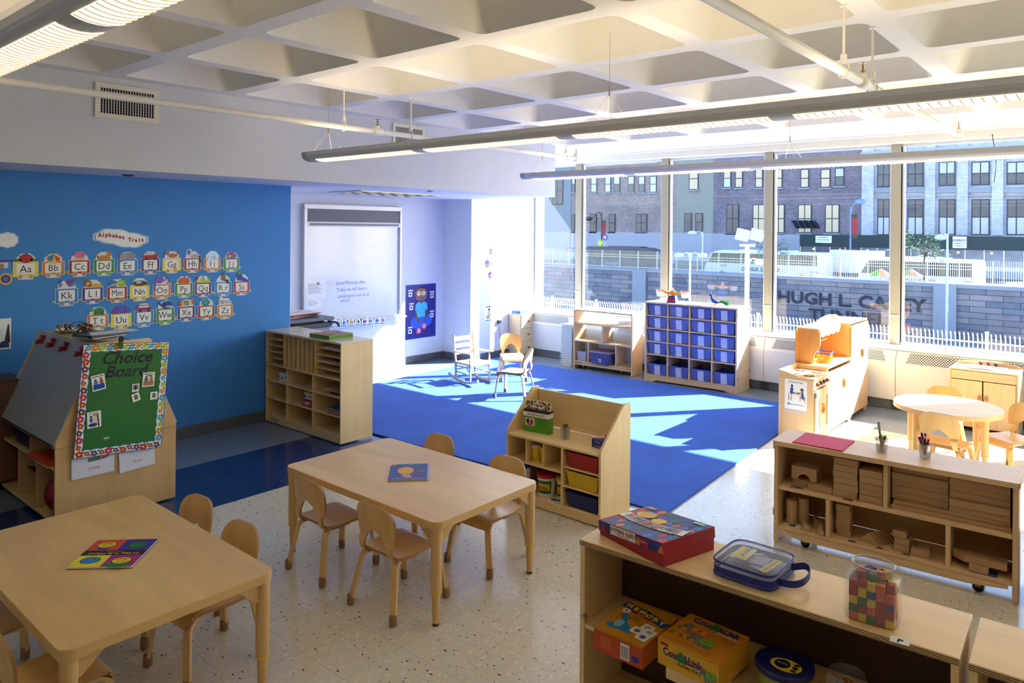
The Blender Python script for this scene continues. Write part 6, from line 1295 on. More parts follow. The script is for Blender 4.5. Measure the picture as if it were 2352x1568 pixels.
def wallcard(name, ax, val, px0, py0, px1, py1, label, draw, cat='paper', rot=0, col=PAPER, th=.0012):
    a = at(ax, val, px0, py0); b = at(ax, val, px1, py1); cx, cz = (a.x+b.x)/2, (a.z+b.z)/2; w_, h_ = abs(b.x-a.x), abs(a.z-b.z); g = G(); g.M = R(rot, 'Y') @ FY(0); g.prism([(-w_/2, -h_/2), (w_/2, -h_/2), (w_/2, h_/2), (-w_/2, h_/2)], 0, th, col); g.M = g.M @ T(0, 0, th+.0004)
    if draw: draw(g, w_, h_)
    o = tag(g.build(name), label, cat); o.location = (cx, val-.0005, cz); return o
def lines(n): 
    def f(g, w_, h_):
        for i in range(n): g.rect(-w_*.4, h_*(.36-.6*i/n), w_*(.1+.3*((i*7) % 3)/3), h_*(.36-.6*i/n)+.005, 0, mat('#8A8FA8', .7))
    return f
wallcard('typed_notice', 'y', YA-.031, 703, 647, 748, 685, 'typed white notice held by a red magnet on the whiteboard', lambda g, w_, h_: (lines(9)(g, w_, h_), g.ell(.03, h_*.37, .014, .016, .0008, REDP, 14)), rot=-.03)
wallcard('typed_notice', 'y', YA-.031, 703, 690, 737, 708, 'smaller white notice under the typed one on the whiteboard', lambda g, w_, h_: (lines(4)(g, w_, h_), g.ell(-.02, h_*.3, .012, .012, .0008, WHITE, 14)))
xs_ = (740, 755, 770, 784.5, 800, 815, 831, 844, 859, 872); tr_ = [('#3A6AC8', '#A8B8D8'), ('#D8B83A', '#7A4A9A'), ('#4A5A8A', '#A87A4A'), ('#3A6AC8', '#9AA8D8'), ('#E0C81C', '#C86A2A'), ('#E0D060', '#4A3A2A'), ('#B82A4A', '#3A5AB8'), ('#8A6AA8', '#A8886A'), ('#3A7AC8', '#4A4A8A'), ('#D8884A', '#3A5AC8')]
acts = ('first, half hidden by the copier,', 'second from the left', 'third from the left', 'fourth from the left', 'fifth from the left', 'sixth from the left', 'seventh from the left, red,', 'eighth from the left', 'second from the right', 'rightmost')
for k, px in enumerate(xs_):
    py = 735-.055*(px-740)-1; 
    wallcard('routine_card', 'y', YA-.105, px, py, px+12.5, py+20-.35*k, acts[k]+' picture card clipped along the whiteboard tray', (lambda c: lambda g, w_, h_: (g.rect(-w_*.35, h_*.38, w_*.35, h_*.43, 0, INK), g.ell(-w_*.1, -h_*.02, w_*.2, h_*.22, 0.0002, mat(c[0], .6), 10), g.ell(w_*.18, h_*.0, w_*.16, h_*.17, 0.0004, mat(c[1], .6), 10), g.ell(-w_*.1, h_*.22, w_*.1, h_*.07, .0005, DSKIN, 8), g.rect(-w_*.42, -h_*.42, w_*.42, -h_*.3, .0003, mat('#3A78C8', .6))))(tr_[k]), 'card')
for k, (x, c) in enumerate(((5.3, BLUEP), (5.55, BLACK), (5.72, GRN), (5.82, GRN))): g = G(); g.tube([(-.05, 0, 0), (.05, 0, 0)], .009, c, 8); place(tag(g.build('marker'), ('blue eraser-like marker', 'black marker', 'left green marker', 'right green marker')[k]+' lying on the whiteboard tray', 'marker'), x, YA-.078, wz0+.0295)
# child cutout poster
a = at('y', YA, 932, 655); b = at('y', YA, 1000, 771); t = thing('body_poster', 'dark blue poster of a drawn seated child in glasses beside the alcove corner', 'poster', ((a.x+b.x)/2, YA, (a.z+b.z)/2)); w_, h_ = (b.x-a.x)/2, (a.z-b.z)/2
g = G(); g.M = FY(-.0005); g.prism([(-w_, -h_), (w_, -h_), (w_, h_), (-w_, h_)], 0, .003, mat('#1A2A9A', .5)); g.M = FY(-.0038); g.rect(-w_+.02, -h_+.02, w_-.02, h_-.02, 0, mat('#1C2080', .5)); LB = mat('#2A5AD8', .5)
g.ell(-.07, -.15, .12, .09, .0004, LB, 22); g.ell(.09, -.13, .12, .09, .0005, LB, 22); g.ell(.0, -.17, .12, .06, .0006, LB, 22)
g.flat([(-.09, .02), (-.11, .0), (-.1, .1), (-.05, .13), (.06, .13), (.11, .1), (.12, .0), (.08, .02), (.07, -.08), (-.07, -.08)], .0008, mat('#4AB8E0', .5)); g.line([(-.1, .01), (-.1, -.06), (-.03, -.15)], .03, .001, DSKIN); g.line([(.1, .01), (.1, -.06), (.04, -.15)], .03, .001, DSKIN)
g.rect(-.025, .11, .03, .16, .001, DSKIN); g.prism(rrect(-.095, .15, .095, .31, .05, 5), .001, .0016, mat('#9A6A62', .6)); g.ell(0, .3, .095, .04, .0012, BLACK, 20); g.ell(-.1, .24, .02, .03, .0009, DSKIN, 12); g.ell(.1, .24, .02, .03, .0009, DSKIN, 12)
for s_ in (-1, 1): g.ell(s_*.042, .245, .036, .032, .0018, YEL, 18); g.ell(s_*.042, .245, .03, .026, .002, WHITE, 18); g.ell(s_*.038, .247, .01, .012, .0022, BLACK, 10)
g.line([(-.035, .19), (-.01, .175), (.02, .178), (.035, .195)], .006, .002, BLACK); SHOE = mat('#D8406A', .5)
for x, y in ((-.04, -.27), (.055, -.215)): g.ell(x, y, .05, .042, .0012, SHOE, 18); g.ell(x+.004, y+.006, .028, .026, .0014, WHITE, 14); g.ell(x+.004, y+.006, .02, .008, .0016, REDP, 10)
g.build('printed_sheet', t)
for k, (x, y) in enumerate(((-.2, .24), (.2, .2), (-.18, .06), (.2, -.07), (-.2, -.26))):
    g = G(); g.M = FY(-.0065, x, y); g.rect(-.04, .045, .045, .062, 0, PAPER); g.rect(-.032, -.03, .032, .03, 0, PAPER); g.ell(0, 0, .02, .015, .0004, (BLUEP, BLACK, REDP, DSKIN, BLACK)[k], 12); g.build('body_label', t)
# cupcake cards, notices and outlet on the column
def cupcake(px, py, s_, c1, c2, label, candle=False):
    p = at('y', YC, px, py); g = G(); g.M = FY(0); g.prism([(-.02*s_, -.045*s_), (.02*s_, -.045*s_), (.028*s_, .0), (-.028*s_, .0)], 0, .002, mat(c2, .6)); g.M = FY(-.0022); g.ell(0, .012*s_, .042*s_, .032*s_, 0, mat(c1, .6), 18); g.ell(0, .03*s_, .03*s_, .022*s_, .0003, mat(c1, .6), 16); g.line([(-.03*s_, .008*s_), (0, 0), (.03*s_, .01*s_)], .008*s_, .0006, WHITE)
    if candle: g.rect(-.005, .035*s_, .005, .095*s_, .0008, mat('#9AC850', .6)); g.ell(0, .105*s_, .004, .012, .001, YEL, 8)
    o = tag(g.build('cupcake_card'), label, 'card'); o.location = (p.x, YC-.0005, p.z)
cupcake(1119, 607, 1.1, '#7A4AA8', '#E0A02A', 'purple cupcake card with a candle on the shaded strip of the column', True); cupcake(1131, 607, 1.0, '#4AA8C8', '#E08AA8', 'turquoise cupcake card on the edge of the sunlit column wall'); cupcake(1126, 633, 1.1, '#7A4AA8', '#E0A02A', 'lower purple cupcake card without candle on the column')
for k, (px, py) in enumerate(((1145, 630), (1170, 656), (1184, 605), (1158, 592), (1198, 632), (1138, 655))): cupcake(px, py, .9, '#F0A070', '#F0D0A0', ('pale orange cupcake card right of the lower purple one', 'pale orange cupcake card lowest on the sunlit column', 'pale orange cupcake card highest at the right of the sunlit column', 'pale cupcake card below the letter cards', 'pale cupcake card nearest the window', 'pale cupcake card at the left bottom of the sunlit column')[k])
for k, (px, c, s_) in enumerate(((1128, BLUEP, 'B'), (1134, mat('#A8C82A', .5), 'I'), (1141, mat('#E89A3A', .5), 'R'), (1148, PINK, 'T'))): wallcard('letter_card', 'y', YC, px-3, 571.5, px+3, 583, ('blue letter B', 'lime letter I', 'orange letter R', 'pink letter T')[k]+' card in the little row above the cupcakes', (lambda s_: lambda g, w_, h_: g.text(s_, 0, -.02, .05, 0, WHITE, bold=.04))(s_), 'card', col=c)
wallcard('activity_card', 'y', YC, 1113, 702, 1133, 738, 'picture card of a drummer low on the column wall', lambda g, w_, h_: (g.rect(-w_*.4, h_*.4, w_*.4, h_*.45, 0, INK), g.ell(0, h_*.0, w_*.18, h_*.2, .0002, mat('#C8B0C8', .6), 12), g.ell(0, h_*.24, w_*.1, h_*.08, .0004, DSKIN, 10), g.ell(0, h_*.29, w_*.1, h_*.05, .0005, BLACK, 10), g.ell(-w_*.12, -h_*.2, w_*.2, h_*.1, .0006, mat('#C89A4A', .6), 12), g.rect(-w_*.42, -h_*.42, w_*.42, -h_*.36, .0002, LBLUE)), 'card')
p = at('y', YC, 1143, 742); t = thing('wall_outlet', 'white wall outlet with a black plug-in charger on the column', 'outlet', p); g = G(); g.box(-.035, -.006, -.055, .035, 0, .055, WHITE); g.build('cover_plate', t, bevel=.002); g = G(); g.box(-.02, -.045, .0, .028, -.006, .05, BLACK); g.build('charger', t, bevel=.004); g = G(); g.box(-.014, -.016, -.04, .014, -.006, -.005, mat('#A89A84', .5)); g.build('lower_socket', t)
g = G(); g.tube(smoothpath([(0, -.03, -.005), (.0, -.03, -.1), (.03, -.03, -.25), (.06, -.03, -.38), (.06, -.03, -.46)], 6), .003, BLACK, 6); g.build('cord', t)
# letters stuck on the blue wall: alphabet train
CC = dict(Y='#E8D818', O='#D8761A', R='#A81C22', G='#2A8A34', B='#1E7CC0', P='#4A2C8A')
cars = [('A', 31, 87, 602, 634, 'Y'), ('B', 97, 147, 601, 630, 'O'), ('C', 159, 206, 598, 627.5, 'R'), ('D', 216, 261.5, 596, 626, 'G'), ('E', 270, 315, 596, 625, 'B'), ('F', 324.5, 366, 594, 622.5, 'P'), ('G', 374, 414.5, 594, 620.5, 'Y'), ('H', 423, 460.5, 593, 619.5, 'R'), ('I', 469, 506, 593, 618.5, 'O'), ('J', 514, 548.5, 593, 618, 'G'),
 ('K', 128, 178, 663, 695, 'B'), ('L', 189, 236, 660.5, 690, 'P'), ('M', 246.5, 291.5, 658.5, 687.5, 'R'), ('N', 299, 342, 656, 684, 'Y'), ('O', 352, 392, 653, 680.5, 'O'), ('P', 402, 442, 651, 677, 'G'), ('Q', 447.5, 484.5, 649, 675.5, 'P'), ('R', 494, 530.5, 647.5, 674, 'B'), ('S', 537, 572.5, 646, 671.5, 'R'),
 ('T', 201, 248, 723, 751, 'O'), ('U', 256, 300.5, 720, 749.5, 'Y'), ('V', 309, 352, 714, 743.5, 'B'), ('W', 359.5, 399.5, 708, 738.5, 'G'), ('X', 408, 447, 704, 731, 'P'), ('Y', 455, 492, 701.5, 728, 'R'), ('Z', 499, 534.5, 700, 726, 'O')]
def mk(c): return mat(c, .5)
def topper(g, L_, w_, z=.0012):
    E = lambda x, y, rx, ry, c, k=0: g.ell(x*w_, y*w_, rx*w_, ry*w_, z+k*.0002, mk(c), 14)
    F = lambda pts, c, k=0: g.flat([(x*w_, y*w_) for x, y in pts], z+k*.0002, mk(c))
    Ln = lambda pts, wd, c, k=0: g.line([(x*w_, y*w_) for x, y in pts], wd*w_, z+k*.0002, mk(c))
    if L_ == 'A': E(0, .18, .3, .22, '#B01C30'); E(-.35, .1, .18, .08, '#3A8A2A'); E(.35, .1, .18, .08, '#3A8A2A'); Ln([(0, .35), (.04, .45)], .05, '#5A3A1A')
    elif L_ == 'B': E(0, .15, .34, .28, '#E8C81E'); F([(0, .4), (-.3, .25), (-.2, 0), (0, .1)], '#2A7AC8', 1); F([(0, .4), (.15, .0), (.3, 0), (.32, .2)], '#D8461E', 1)
    elif L_ == 'C': F([(-.2, 0), (.2, 0), (.26, .2), (-.26, .2)], '#D8B87A'); E(0, .32, .3, .18, '#D86A9A', 1)
    elif L_ == 'D': E(0, .1, .34, .14, '#C87A2A'); E(.25, .3, .13, .14, '#C87A2A', 1); Ln([(-.3, .1), (-.42, .3)], .07, '#C87A2A')
    elif L_ == 'E': E(.1, .18, .36, .22, '#8A8A98'); E(-.22, .2, .2, .2, '#9A9AA8', 1); Ln([(-.38, .15), (-.42, -.05), (-.3, -.1)], .08, '#8A8A98', 2)
    elif L_ == 'F': F([(-.42, 0), (.4, 0), (.4, .3), (.2, .3), (.2, .22), (-.42, .22)], '#B02020'); Ln([(-.4, .3), (.1, .3)], .05, '#C8943A', 1); E(-.2, .02, .08, .08, '#222226', 2); E(.25, .02, .08, .08, '#222226', 2)
    elif L_ == 'G': E(.05, .18, .28, .13, '#B8642A'); E(-.28, .35, .12, .14, '#B8642A', 1); Ln([(.3, .2), (.4, .42)], .06, '#B8642A')
    elif L_ == 'H': E(.2, .1, .34, .14, '#A8A0A0'); E(-.2, .35, .2, .24, '#C8D0D8', 1); E(-.24, .38, .1, .16, '#4A6AA8', 2); Ln([(.45, .1), (.5, -.25)], .09, '#2A2020')
    elif L_ == 'I': E(0, .12, .36, .34, '#CFE6F4'); E(.1, .05, .12, .14, '#9AC0DC', 1)
    elif L_ == 'J': E(0, .16, .36, .22, '#7A5AA8'); E(-.12, .14, .1, .08, '#E8C81E', 1); E(.12, .2, .1, .08, '#C83A2A', 1); E(0, .4, .2, .07, '#A83A8A', 2); E(.2, .08, .08, .06, '#3A9A4A', 1)
    elif L_ == 'K': F([(.1, .1), (-.1, .42), (.5, .5), (.35, .12)], '#7A3AA8'); F([(.1, .1), (.5, .5), (.35, .12)], '#2A9A8A', 1); Ln([(-.4, .3), (-.25, .45), (-.35, .1), (-.2, .25)], .05, '#4A4AA8')
    elif L_ == 'L': E(.15, .1, .36, .12, '#D8A83A'); E(-.25, .24, .19, .2, '#8A5A1E'); E(-.24, .22, .11, .12, '#D8A83A', 1)
    elif L_ == 'M': E(-.22, .18, .22, .2, '#2A7AC8'); E(.22, .2, .24, .18, '#8AB82A'); Ln([(-.3, .1), (.3, .25)], .06, '#E8D83A', 1)
    elif L_ == 'N': E(0, .14, .42, .16, '#5A3A1E'); E(-.05, .2, .16, .07, '#A8D0E0', 1); Ln([(.3, .1), (.48, .0)], .06, '#6A8A2A')
    elif L_ == 'O': E(-.15, .3, .24, .24, '#7A5AB8'); Ln([(.1, .2), (.3, .4), (.42, .2), (.3, .05)], .09, '#8A6AC8'); Ln([(-.35, .15), (-.45, -.1), (-.4, -.35)], .09, '#7A5AB8')
    elif L_ == 'P': E(0, .15, .36, .2, '#D8641A'); E(-.18, .15, .12, .19, '#C8581A', 1); E(.18, .15, .12, .19, '#C8581A', 1); Ln([(0, .3), (.03, .42)], .06, '#4A7A1E')
    elif L_ == 'Q': F([(-.4, 0), (.4, 0), (.45, .25), (.2, .12), (0, .32), (-.2, .12), (-.45, .25)], '#C8C81E'); E(-.4, .28, .1, .09, '#8A2A5A', 1); E(.4, .28, .1, .09, '#3A9A3A', 1); g.text('?', 0, .12*w_, .45*w_, z+.0006, mk('#3A2A7A'))
    elif L_ == 'R': E(.0, .3, .16, .24, '#7A6238'); E(-.06, .5, .1, .09, '#5A4424', 1); Ln([(.1, .1), (.28, .1), (.3, -.1)], .12, '#3A2A1A')
    elif L_ == 'S': F([(-.35, .1), (-.3, .55), (-.05, .65), (.05, .3), (.45, .05), (.4, -.1), (.15, .0)], '#2A3A9A'); F([(-.3, .55), (-.05, .65), (-.02, .5), (-.3, .42)], '#3A9A3A', 1)
    elif L_ == 'T': E(.05, .2, .28, .2, '#3A7A2A'); E(-.35, .28, .12, .1, '#5A9A3A'); E(-.15, .03, .08, .08, '#5A9A3A'); E(.25, .03, .08, .08, '#5A9A3A')
    elif L_ == 'U': g.ell(0, .0, .5*w_, .46*w_, z, mk('#7A2A9A'), 18, 0, PI); F([(-.2, 0), (-.1, .42), (.1, .42), (.1, 0)], '#2A6AC8', 1); F([(.3, 0), (.25, .38), (.48, 0)], '#2A6AC8', 1)
    elif L_ == 'V': F([(-.42, .02), (.42, .02), (.42, .2), (.25, .34), (-.4, .34)], '#A8205A'); F([(-.3, .2), (-.3, .3), (.2, .3), (.28, .2)], '#D8E0E8', 1); E(-.22, .02, .08, .08, '#222226', 2); E(.24, .02, .08, .08, '#222226', 2)
    elif L_ == 'W': E(.08, .2, .34, .22, '#2A2A8A'); Ln([(-.25, .2), (-.42, .36)], .1, '#2A2A8A'); E(.05, .45, .1, .06, '#8AC8D8'); E(.2, .1, .2, .06, '#A8B8D8', 1)
    elif L_ == 'X': 
        for i, c in enumerate(('#C83A2A', '#E8A81E', '#3A9A4A', '#2A6AC8', '#E8D83A', '#C85A1E')): F([(-.44+i*.15, .05+.01*i), (-.3+i*.15, .05+.01*i), (-.3+i*.15, .34), (-.44+i*.15, .38)], c)
        Ln([(-.3, .0), (.4, .45)], .04, '#E8C83A', 1)
    elif L_ == 'Y': E(-.05, .2, .28, .22, '#1E8A8A'); g.line([(.2*w_, .35*w_), (.35*w_, .1*w_), (.4*w_, -.3*w_)], .03*w_, z, mk('#D8D0B0')); E(-.05, .2, .12, .1, '#2AAAA8', 1)
    elif L_ == 'Z': 
        E(.1, .18, .34, .16, '#E8E8E8'); E(-.28, .32, .14, .2, '#E8E8E8')
        for i in range(8): Ln([(-.35+i*.1, .36 if i < 2 else .3), (-.3+i*.1, .08)], .035, '#1A1A20', 1)
nm = dict(A='apple', B='beach ball', C='cupcake', D='dog', E='elephant', F='fire truck', G='goat', H='horse', I='igloo', J='jar of jellybeans', K='kite', L='lion', M='mittens', N='nest', O='octopus', P='pumpkin', Q='question mark', R='raccoon', S='socks', T='turtle', U='umbrella', V='van', W='whale', X='xylophone', Y='yoyo', Z='zebra')
WHEEL = dict(Y=('#D8A01E', '#C83A2A'), O=('#C8943A', '#2A7AC8'), R=('#B8642A', '#3A8A3A'), G=('#3A9A3A', '#D88A2A'), B=('#3A8AC8', '#8A2A8A'), P=('#5A3A9A', '#A8305A'))
for L_, x0, x1, y0, y1, c in cars:
    p = at('y', YB, (x0+x1)/2, (y0+y1)/2); a = at('y', YB, x0, y1); b = at('y', YB, x1, y0); ang = 0; w_ = b.x-a.x; h_ = abs(at('y', YB, (x0+x1)/2, y0).z-at('y', YB, (x0+x1)/2, y1).z)
    col = mk(CC[c]); t = thing('train_car_cutout', '%s alphabet train car lettered %s%s with %s on the blue wall' % (dict(Y='yellow', O='orange', R='red', G='green', B='blue', P='purple')[c], L_, L_.lower(), nm[L_]), 'cutout', (p.x, YB, p.z), 0, 'alphabet train cutouts')
    h2, w2 = h_/2, w_/2; g = G(); g.M = FY(-.0005)
    e = .004; g.prism([(-w2-e, -h2-e), (-w2*.7, -h2-e), (-w2*.6, -h2-.026), (w2*.6, -h2-.026), (w2*.7, -h2-e), (w2+e, -h2-e), (w2+e, h2+e), (w2*.85, h2+e), (w2*.8, h2+w_*.22), (w2*.35, h2+w_*.42), (-w2*.35, h2+w_*.42), (-w2*.8, h2+w_*.22), (-w2*.85, h2+e), (-w2-e, h2+e)], 0, .0015, mat('#D8DCE4', .6)); g.build('white_backing', t)
    g = G(); g.M = FY(-.0022); g.rect(-w2, -h2, w2, h2, 0, col); g.rect(-w2-.022, -h2+.008, -w2, -h2+.02, 0, YEL); g.rect(w2, -h2+.008, w2+.022, -h2+.02, 0, YEL); g.rect(-w2*.76, -h2*.72, w2*.76, h2*.8, .0003, PAPER)
    for q, cl in ((.45, '#9AB8E0'), (.0, '#E0A0A0'), (-.45, '#9AB8E0')): g.rect(-w2*.76, h2*q-.0006, w2*.76, h2*q+.0006, .0005, mk(cl))
    g.build('car_body', t)
    g = G(); g.M = FY(-.003); g.text(L_+' '+L_.lower() if L_ in 'IJLTR' else L_+L_.lower(), 0, -h2*.45, h_*.72, 0, BLACK, sx=.78 if L_ in 'MW' else .95); g.build('letters', t)
    for s_ in (-1, 1): g = G(); g.M = FY(-.0026); W1 = WHEEL[c]; x = s_*w2*.45; y = -h2-.004; g.ell(x, y, .02, .02, 0, mk('#D8DCC0'), 16); g.ell(x, y, .0175, .0175, .0002, mk(W1[0]), 16); g.ell(x, y, .0115, .0115, .0004, mk('#D8DCC0'), 14); g.ell(x, y, .0095, .0095, .0006, mk(W1[0]), 12); g.ell(x, y, .005, .005, .0008, mk(W1[1]), 8); g.build('wheel', t)
    g = G(); g.M = FY(-.0022, 0, h2); topper(g, L_, w_*.98); g.build('topper_picture', t)
t = thing('train_engine_cutout', 'blue train engine cutout cut by the left picture edge on the blue wall', 'cutout', at('y', YB, 0, 622)); g = G(); g.M = FY(-.0022); B2 = mk('#3A8AC8'); g.prism([(-.12, -.06), (.07, -.06), (.078, .0), (.07, .06), (.075, .075), (-.03, .08), (-.03, .02), (-.12, .02)], -.001, 0, B2); g.rect(-.02, .02, .05, .06, .0003, mk('#BFD8EC')); g.ell(.01, .035, .014, .018, .0006, mk('#B8763A'), 12); g.rect(-.035, .065, .078, .078, .0004, PUR); g.build('engine_body', t)
for x, r_ in ((.035, .042), (-.07, .03)): g = G(); g.M = FY(-.004, x, -.06); g.ell(0, 0, r_, r_, 0, YEL, 22); g.ell(0, 0, r_*.75, r_*.75, .0003, PUR, 20); g.ell(0, 0, r_*.35, r_*.35, .0006, LBLUE, 14); g.ell(0, 0, r_*.15, r_*.15, .0009, REDP, 8); g.build('wheel', t)
def cloud(px, py, w_, h_, label, txt=None):
    t = thing('cloud_cutout', label, 'cutout', at('y', YB, px, py)); g = G(); g.M = FY(-.0006); n = 60
    def cl(k): return [((w_/2*k)*math.cos(a)*(1+.05*abs(math.sin(a*5))), (h_/2*k)*math.sin(a)*(1+.14*abs(math.sin(a*5)))+.09*w_*math.sin(-math.cos(a)*2.6)*(.5 if txt else 0)) for a in [2*PI*i/n for i in range(n)]]
    g.prism(cl(1.06), 0, .0012, mk('#C8DCEC')); g.M = FY(-.002); g.flat(cl(1.0), 0, mk('#4A8AC8')); g.flat(cl(.96), .0003, PAPER); g.build('cloud_shape', t)
    if txt:
        g = G(); g.M = FY(-.0028)
        for i, c_ in enumerate(txt):
            x = -w_*.41+w_*.82*i/(len(txt)-1)
            if c_ != ' ': g.text(c_, x, -.016+.045*w_*2*math.sin(-x/w_*2*2.6)*.5+(.012 if i < 8 else .004), .042, 0, mk('#9A1C20'), bold=.05)
        g.build('lettering', t)
cloud(279, 547, .4, .12, 'white cloud cutout reading Alphabet Train on the blue wall', 'Alphabet Train'); cloud(17, 551, .13, .1, 'small blank white cloud cutout at the left of the blue wall')
wallcard('picture_notice', 'y', YB, -14, 733, 25, 800, 'picture notice taped at the far left of the blue wall', lambda g, w_, h_: (g.flat([(w_*.1, -h_*.3), (w_*.3, h_*.3), (w_*.38, h_*.3), (w_*.45, -h_*.3)], 0, mk('#3A2A2E')), g.flat([(-w_*.2, -h_*.45), (w_*.4, -h_*.45), (w_*.35, -h_*.2), (-w_*.1, -h_*.25)], .0002, mk('#28346A')), g.ell(-w_*.25, h_*.1, w_*.12, h_*.12, .0004, mk('#3A5AA8'), 12)), 'notice')
# ================================================================ copier with piled papers, in the alcove
t = thing('copier', 'grey office copier standing in the alcove behind the cubby cabinet', 'copier', (4.07, 6.42, 0)); CG = mat('#8A8C98', .5); g = G(); g.box(0, .02, .03, .55, .56, .8, CG); g.build('body', t, bevel=.008); g = G(); g.box(-.0, .0, .8, .56, .58, .845, mat('#3A3C46', .4)); g.build('scanner_deck', t, bevel=.006)
g = G(); g.M = R(-.0, 'X'); g.box(.0, .04, .862, .62, .56, .895, mat('#6A6E7A', .45)); g.box(.02, .06, .845, .5, .5, .862, BLACK); g.build('lid', t, bevel=.006)
g = G(); g.bar([(.52, .02, .86), (.6, -.02, .84), (.63, -.03, .8)], .04, .016, BLACK); g.build('handle', t); g = G(); g.box(.1, -.06, .74, .36, .02, .76, mat('#A8AAB4', .4)); g.build('output_tray', t)
for i, z in enumerate((.1, .33, .55)): g = G(); g.box(.03, .005, z, .52, .02, z+.2, mat('#7C7E8A', .5)); g.build('drawer', t, bevel=.004)
rnd = random.Random(31)
for k in range(9):
    g = G(); g.cb(0, 0, 0, rnd.uniform(.34, .46), rnd.uniform(.26, .34), .0035, mat(('#C8424A', '#E8E4E0', '#4A5A3A', '#D8C8C8', '#2A2A3A', '#D86A78', '#F0ECE8', '#C83A48', '#EDE6E0')[k], .7))
    if k > 5: g.M = T(0, 0, .0042); g.line([(-.15, -.1), (.1, .0), (.15, .1)], .012, 0, REDP); g.line([(-.1, .1), (.12, -.08)], .01, .0002, mat('#3A5A3A', .7))
    place(tag(g.build('paper_sheet'), ('lowest red', 'lower white', 'dark green', 'pale pink', 'black', 'pink', 'white-printed', 'bright red', 'topmost scribbled')[k]+' sheet in the pile on the copier lid', 'paper'), 4.07+.3+rnd.uniform(-.02, .05), 6.42+.3, .8955+k*.0055, rnd.uniform(-.25, .25))
# ================================================================ outside the windows
ST = -3.9        # street level
# ground slabs
g = G(); g.box(8.95, -90, -3.0, 27.5, 120, -2.6, mat('#8A8C90', .9)); struct(g.build('ground_terrace'))
g = G(); g.box(27.5, -90, -8.4, 79.2, 120, -8, mat('#6A6C72', .9)); struct(g.build('ground_road'))
g = G(); g.box(80.4, -90, ST-.3, 130, 150, ST, mat('#5A5C64', .9)); struct(g.build('ground_street'))
# near picket fence in panels
PK = mat('#D8D4C4', .5); FXX = 26.; ztop = at('x', FXX, 2130, 755).z
posts = [at('x', FXX, px, 740).y for px in (2352+180, 2267, 2069)]; pw = posts[1]-posts[2]; y0_ = posts[1]
pw = -pw if pw < 0 else pw
step = abs(posts[2]-posts[1]); names_f = {}
def fence_panel(y0, first):
    t = thing('fence_panel', first, 'fence', (FXX, y0, -2.6), 0, 'near picket fence panels'); h = ztop+2.6
    g = G(); g.box(-.04, -.04, 0, .04, .04, h+.03, PK); g.box(-.05, -.05, h+.03, .05, .05, h+.06, PK); g.build('post', t)
    for z in (h-.28, h-.5, .2): g = G(); g.box(-.02, .04, z-.02, .02, step-.04, z+.02, PK); g.build('rail', t)
    base_ = None
    for k in range(1, 20):
        y = step*k/20
        if base_ is None:
            g = G(); g.bar([(0, 0, .05), (0, 0, h-.22), (-.02, 0, h-.12), (-.07, 0, h-.04), (-.12, 0, h)], .028, .028, PK, upv=(1, 0, .01)); base_ = g.build('picket', t); base_.location = (0, y, 0)
        else: o = base_.copy(); C.objects.link(o); o.parent = t; o.location = (0, y, 0)
    return t
lab_ = 'white outdoor picket fence panel %s'
where = ['beyond the right picture edge', 'low in the rightmost window', 'low in the rightmost window beside its mullion', 'behind the play kitchen, in the second window from the right', 'between the play kitchen and the bin cabinet', 'hidden behind the bin cabinet', 'behind the bin cabinet top left', 'behind the display shelf', 'low in the far left window, beside the mullion', 'low in the far left window, nearest the column', 'past the column']
fp = fence_panel(y0_-step*1, lab_ % where[0])
yb0 = min(posts[1], posts[2])
fp.location = (FXX, yb0-step, -2.6)
for k in range(0, 9): dup(fp, (FXX, yb0+step*k, -2.6), 0, lab_ % where[min(k+1, 10)])
# stone retaining wall
WX = 79.; zt = at('x', WX, 1776, 632).z; STN = mat('#5F6678', .9, 'stone', c2='#8A8288', mortar='#3A3E4C', bw=2.6, rh=.55, scale=1., ms=.03, ns=.35)
CO = mat('#868C9C', .9)
t = thing('stone_wall', 'long grey coursed stone retaining wall with a pale coping across the street', 'wall', (0, 0, 0)); t['kind'] = 'structure'; del t['label']; del t['category']; t.name = 'wall_retaining'
g = G(); g.box(WX, -20, -8.1, WX+1.2, 110, zt-.35, STN); g.build('stonework', t)
g = G(); g.box(WX-.15, -20, zt-.35, WX+1.3, 110, zt, CO); g.build('coping', t)
for px0, px1 in ((1455, 1485), (2145, 2198), (1225, 1240), (1760, 1786)):
    a = at('x', WX, px0, 650).y; b = at('x', WX, px1, 650).y; g = G(); g.box(WX-.3, b, -8.1, WX, a, zt, CO); g.build('pilaster', t)
g = G(); LT = mat('#252A3C', .8)
for s_, px, py, sz in (('HUGH L. CAREY', 1945, 690, 1.75), ('TUNNEL', 1945, 728, 1.75)): p = at('x', WX-.05, px, py); g.M = FX(WX-.06, -(-p.y) if False else p.y, p.z); g.text(s_, 0, -sz*.35, sz, 0, LT, bold=.03, sx=1.12)
g.M = Matrix.Identity(4); g.build('lettering', t)
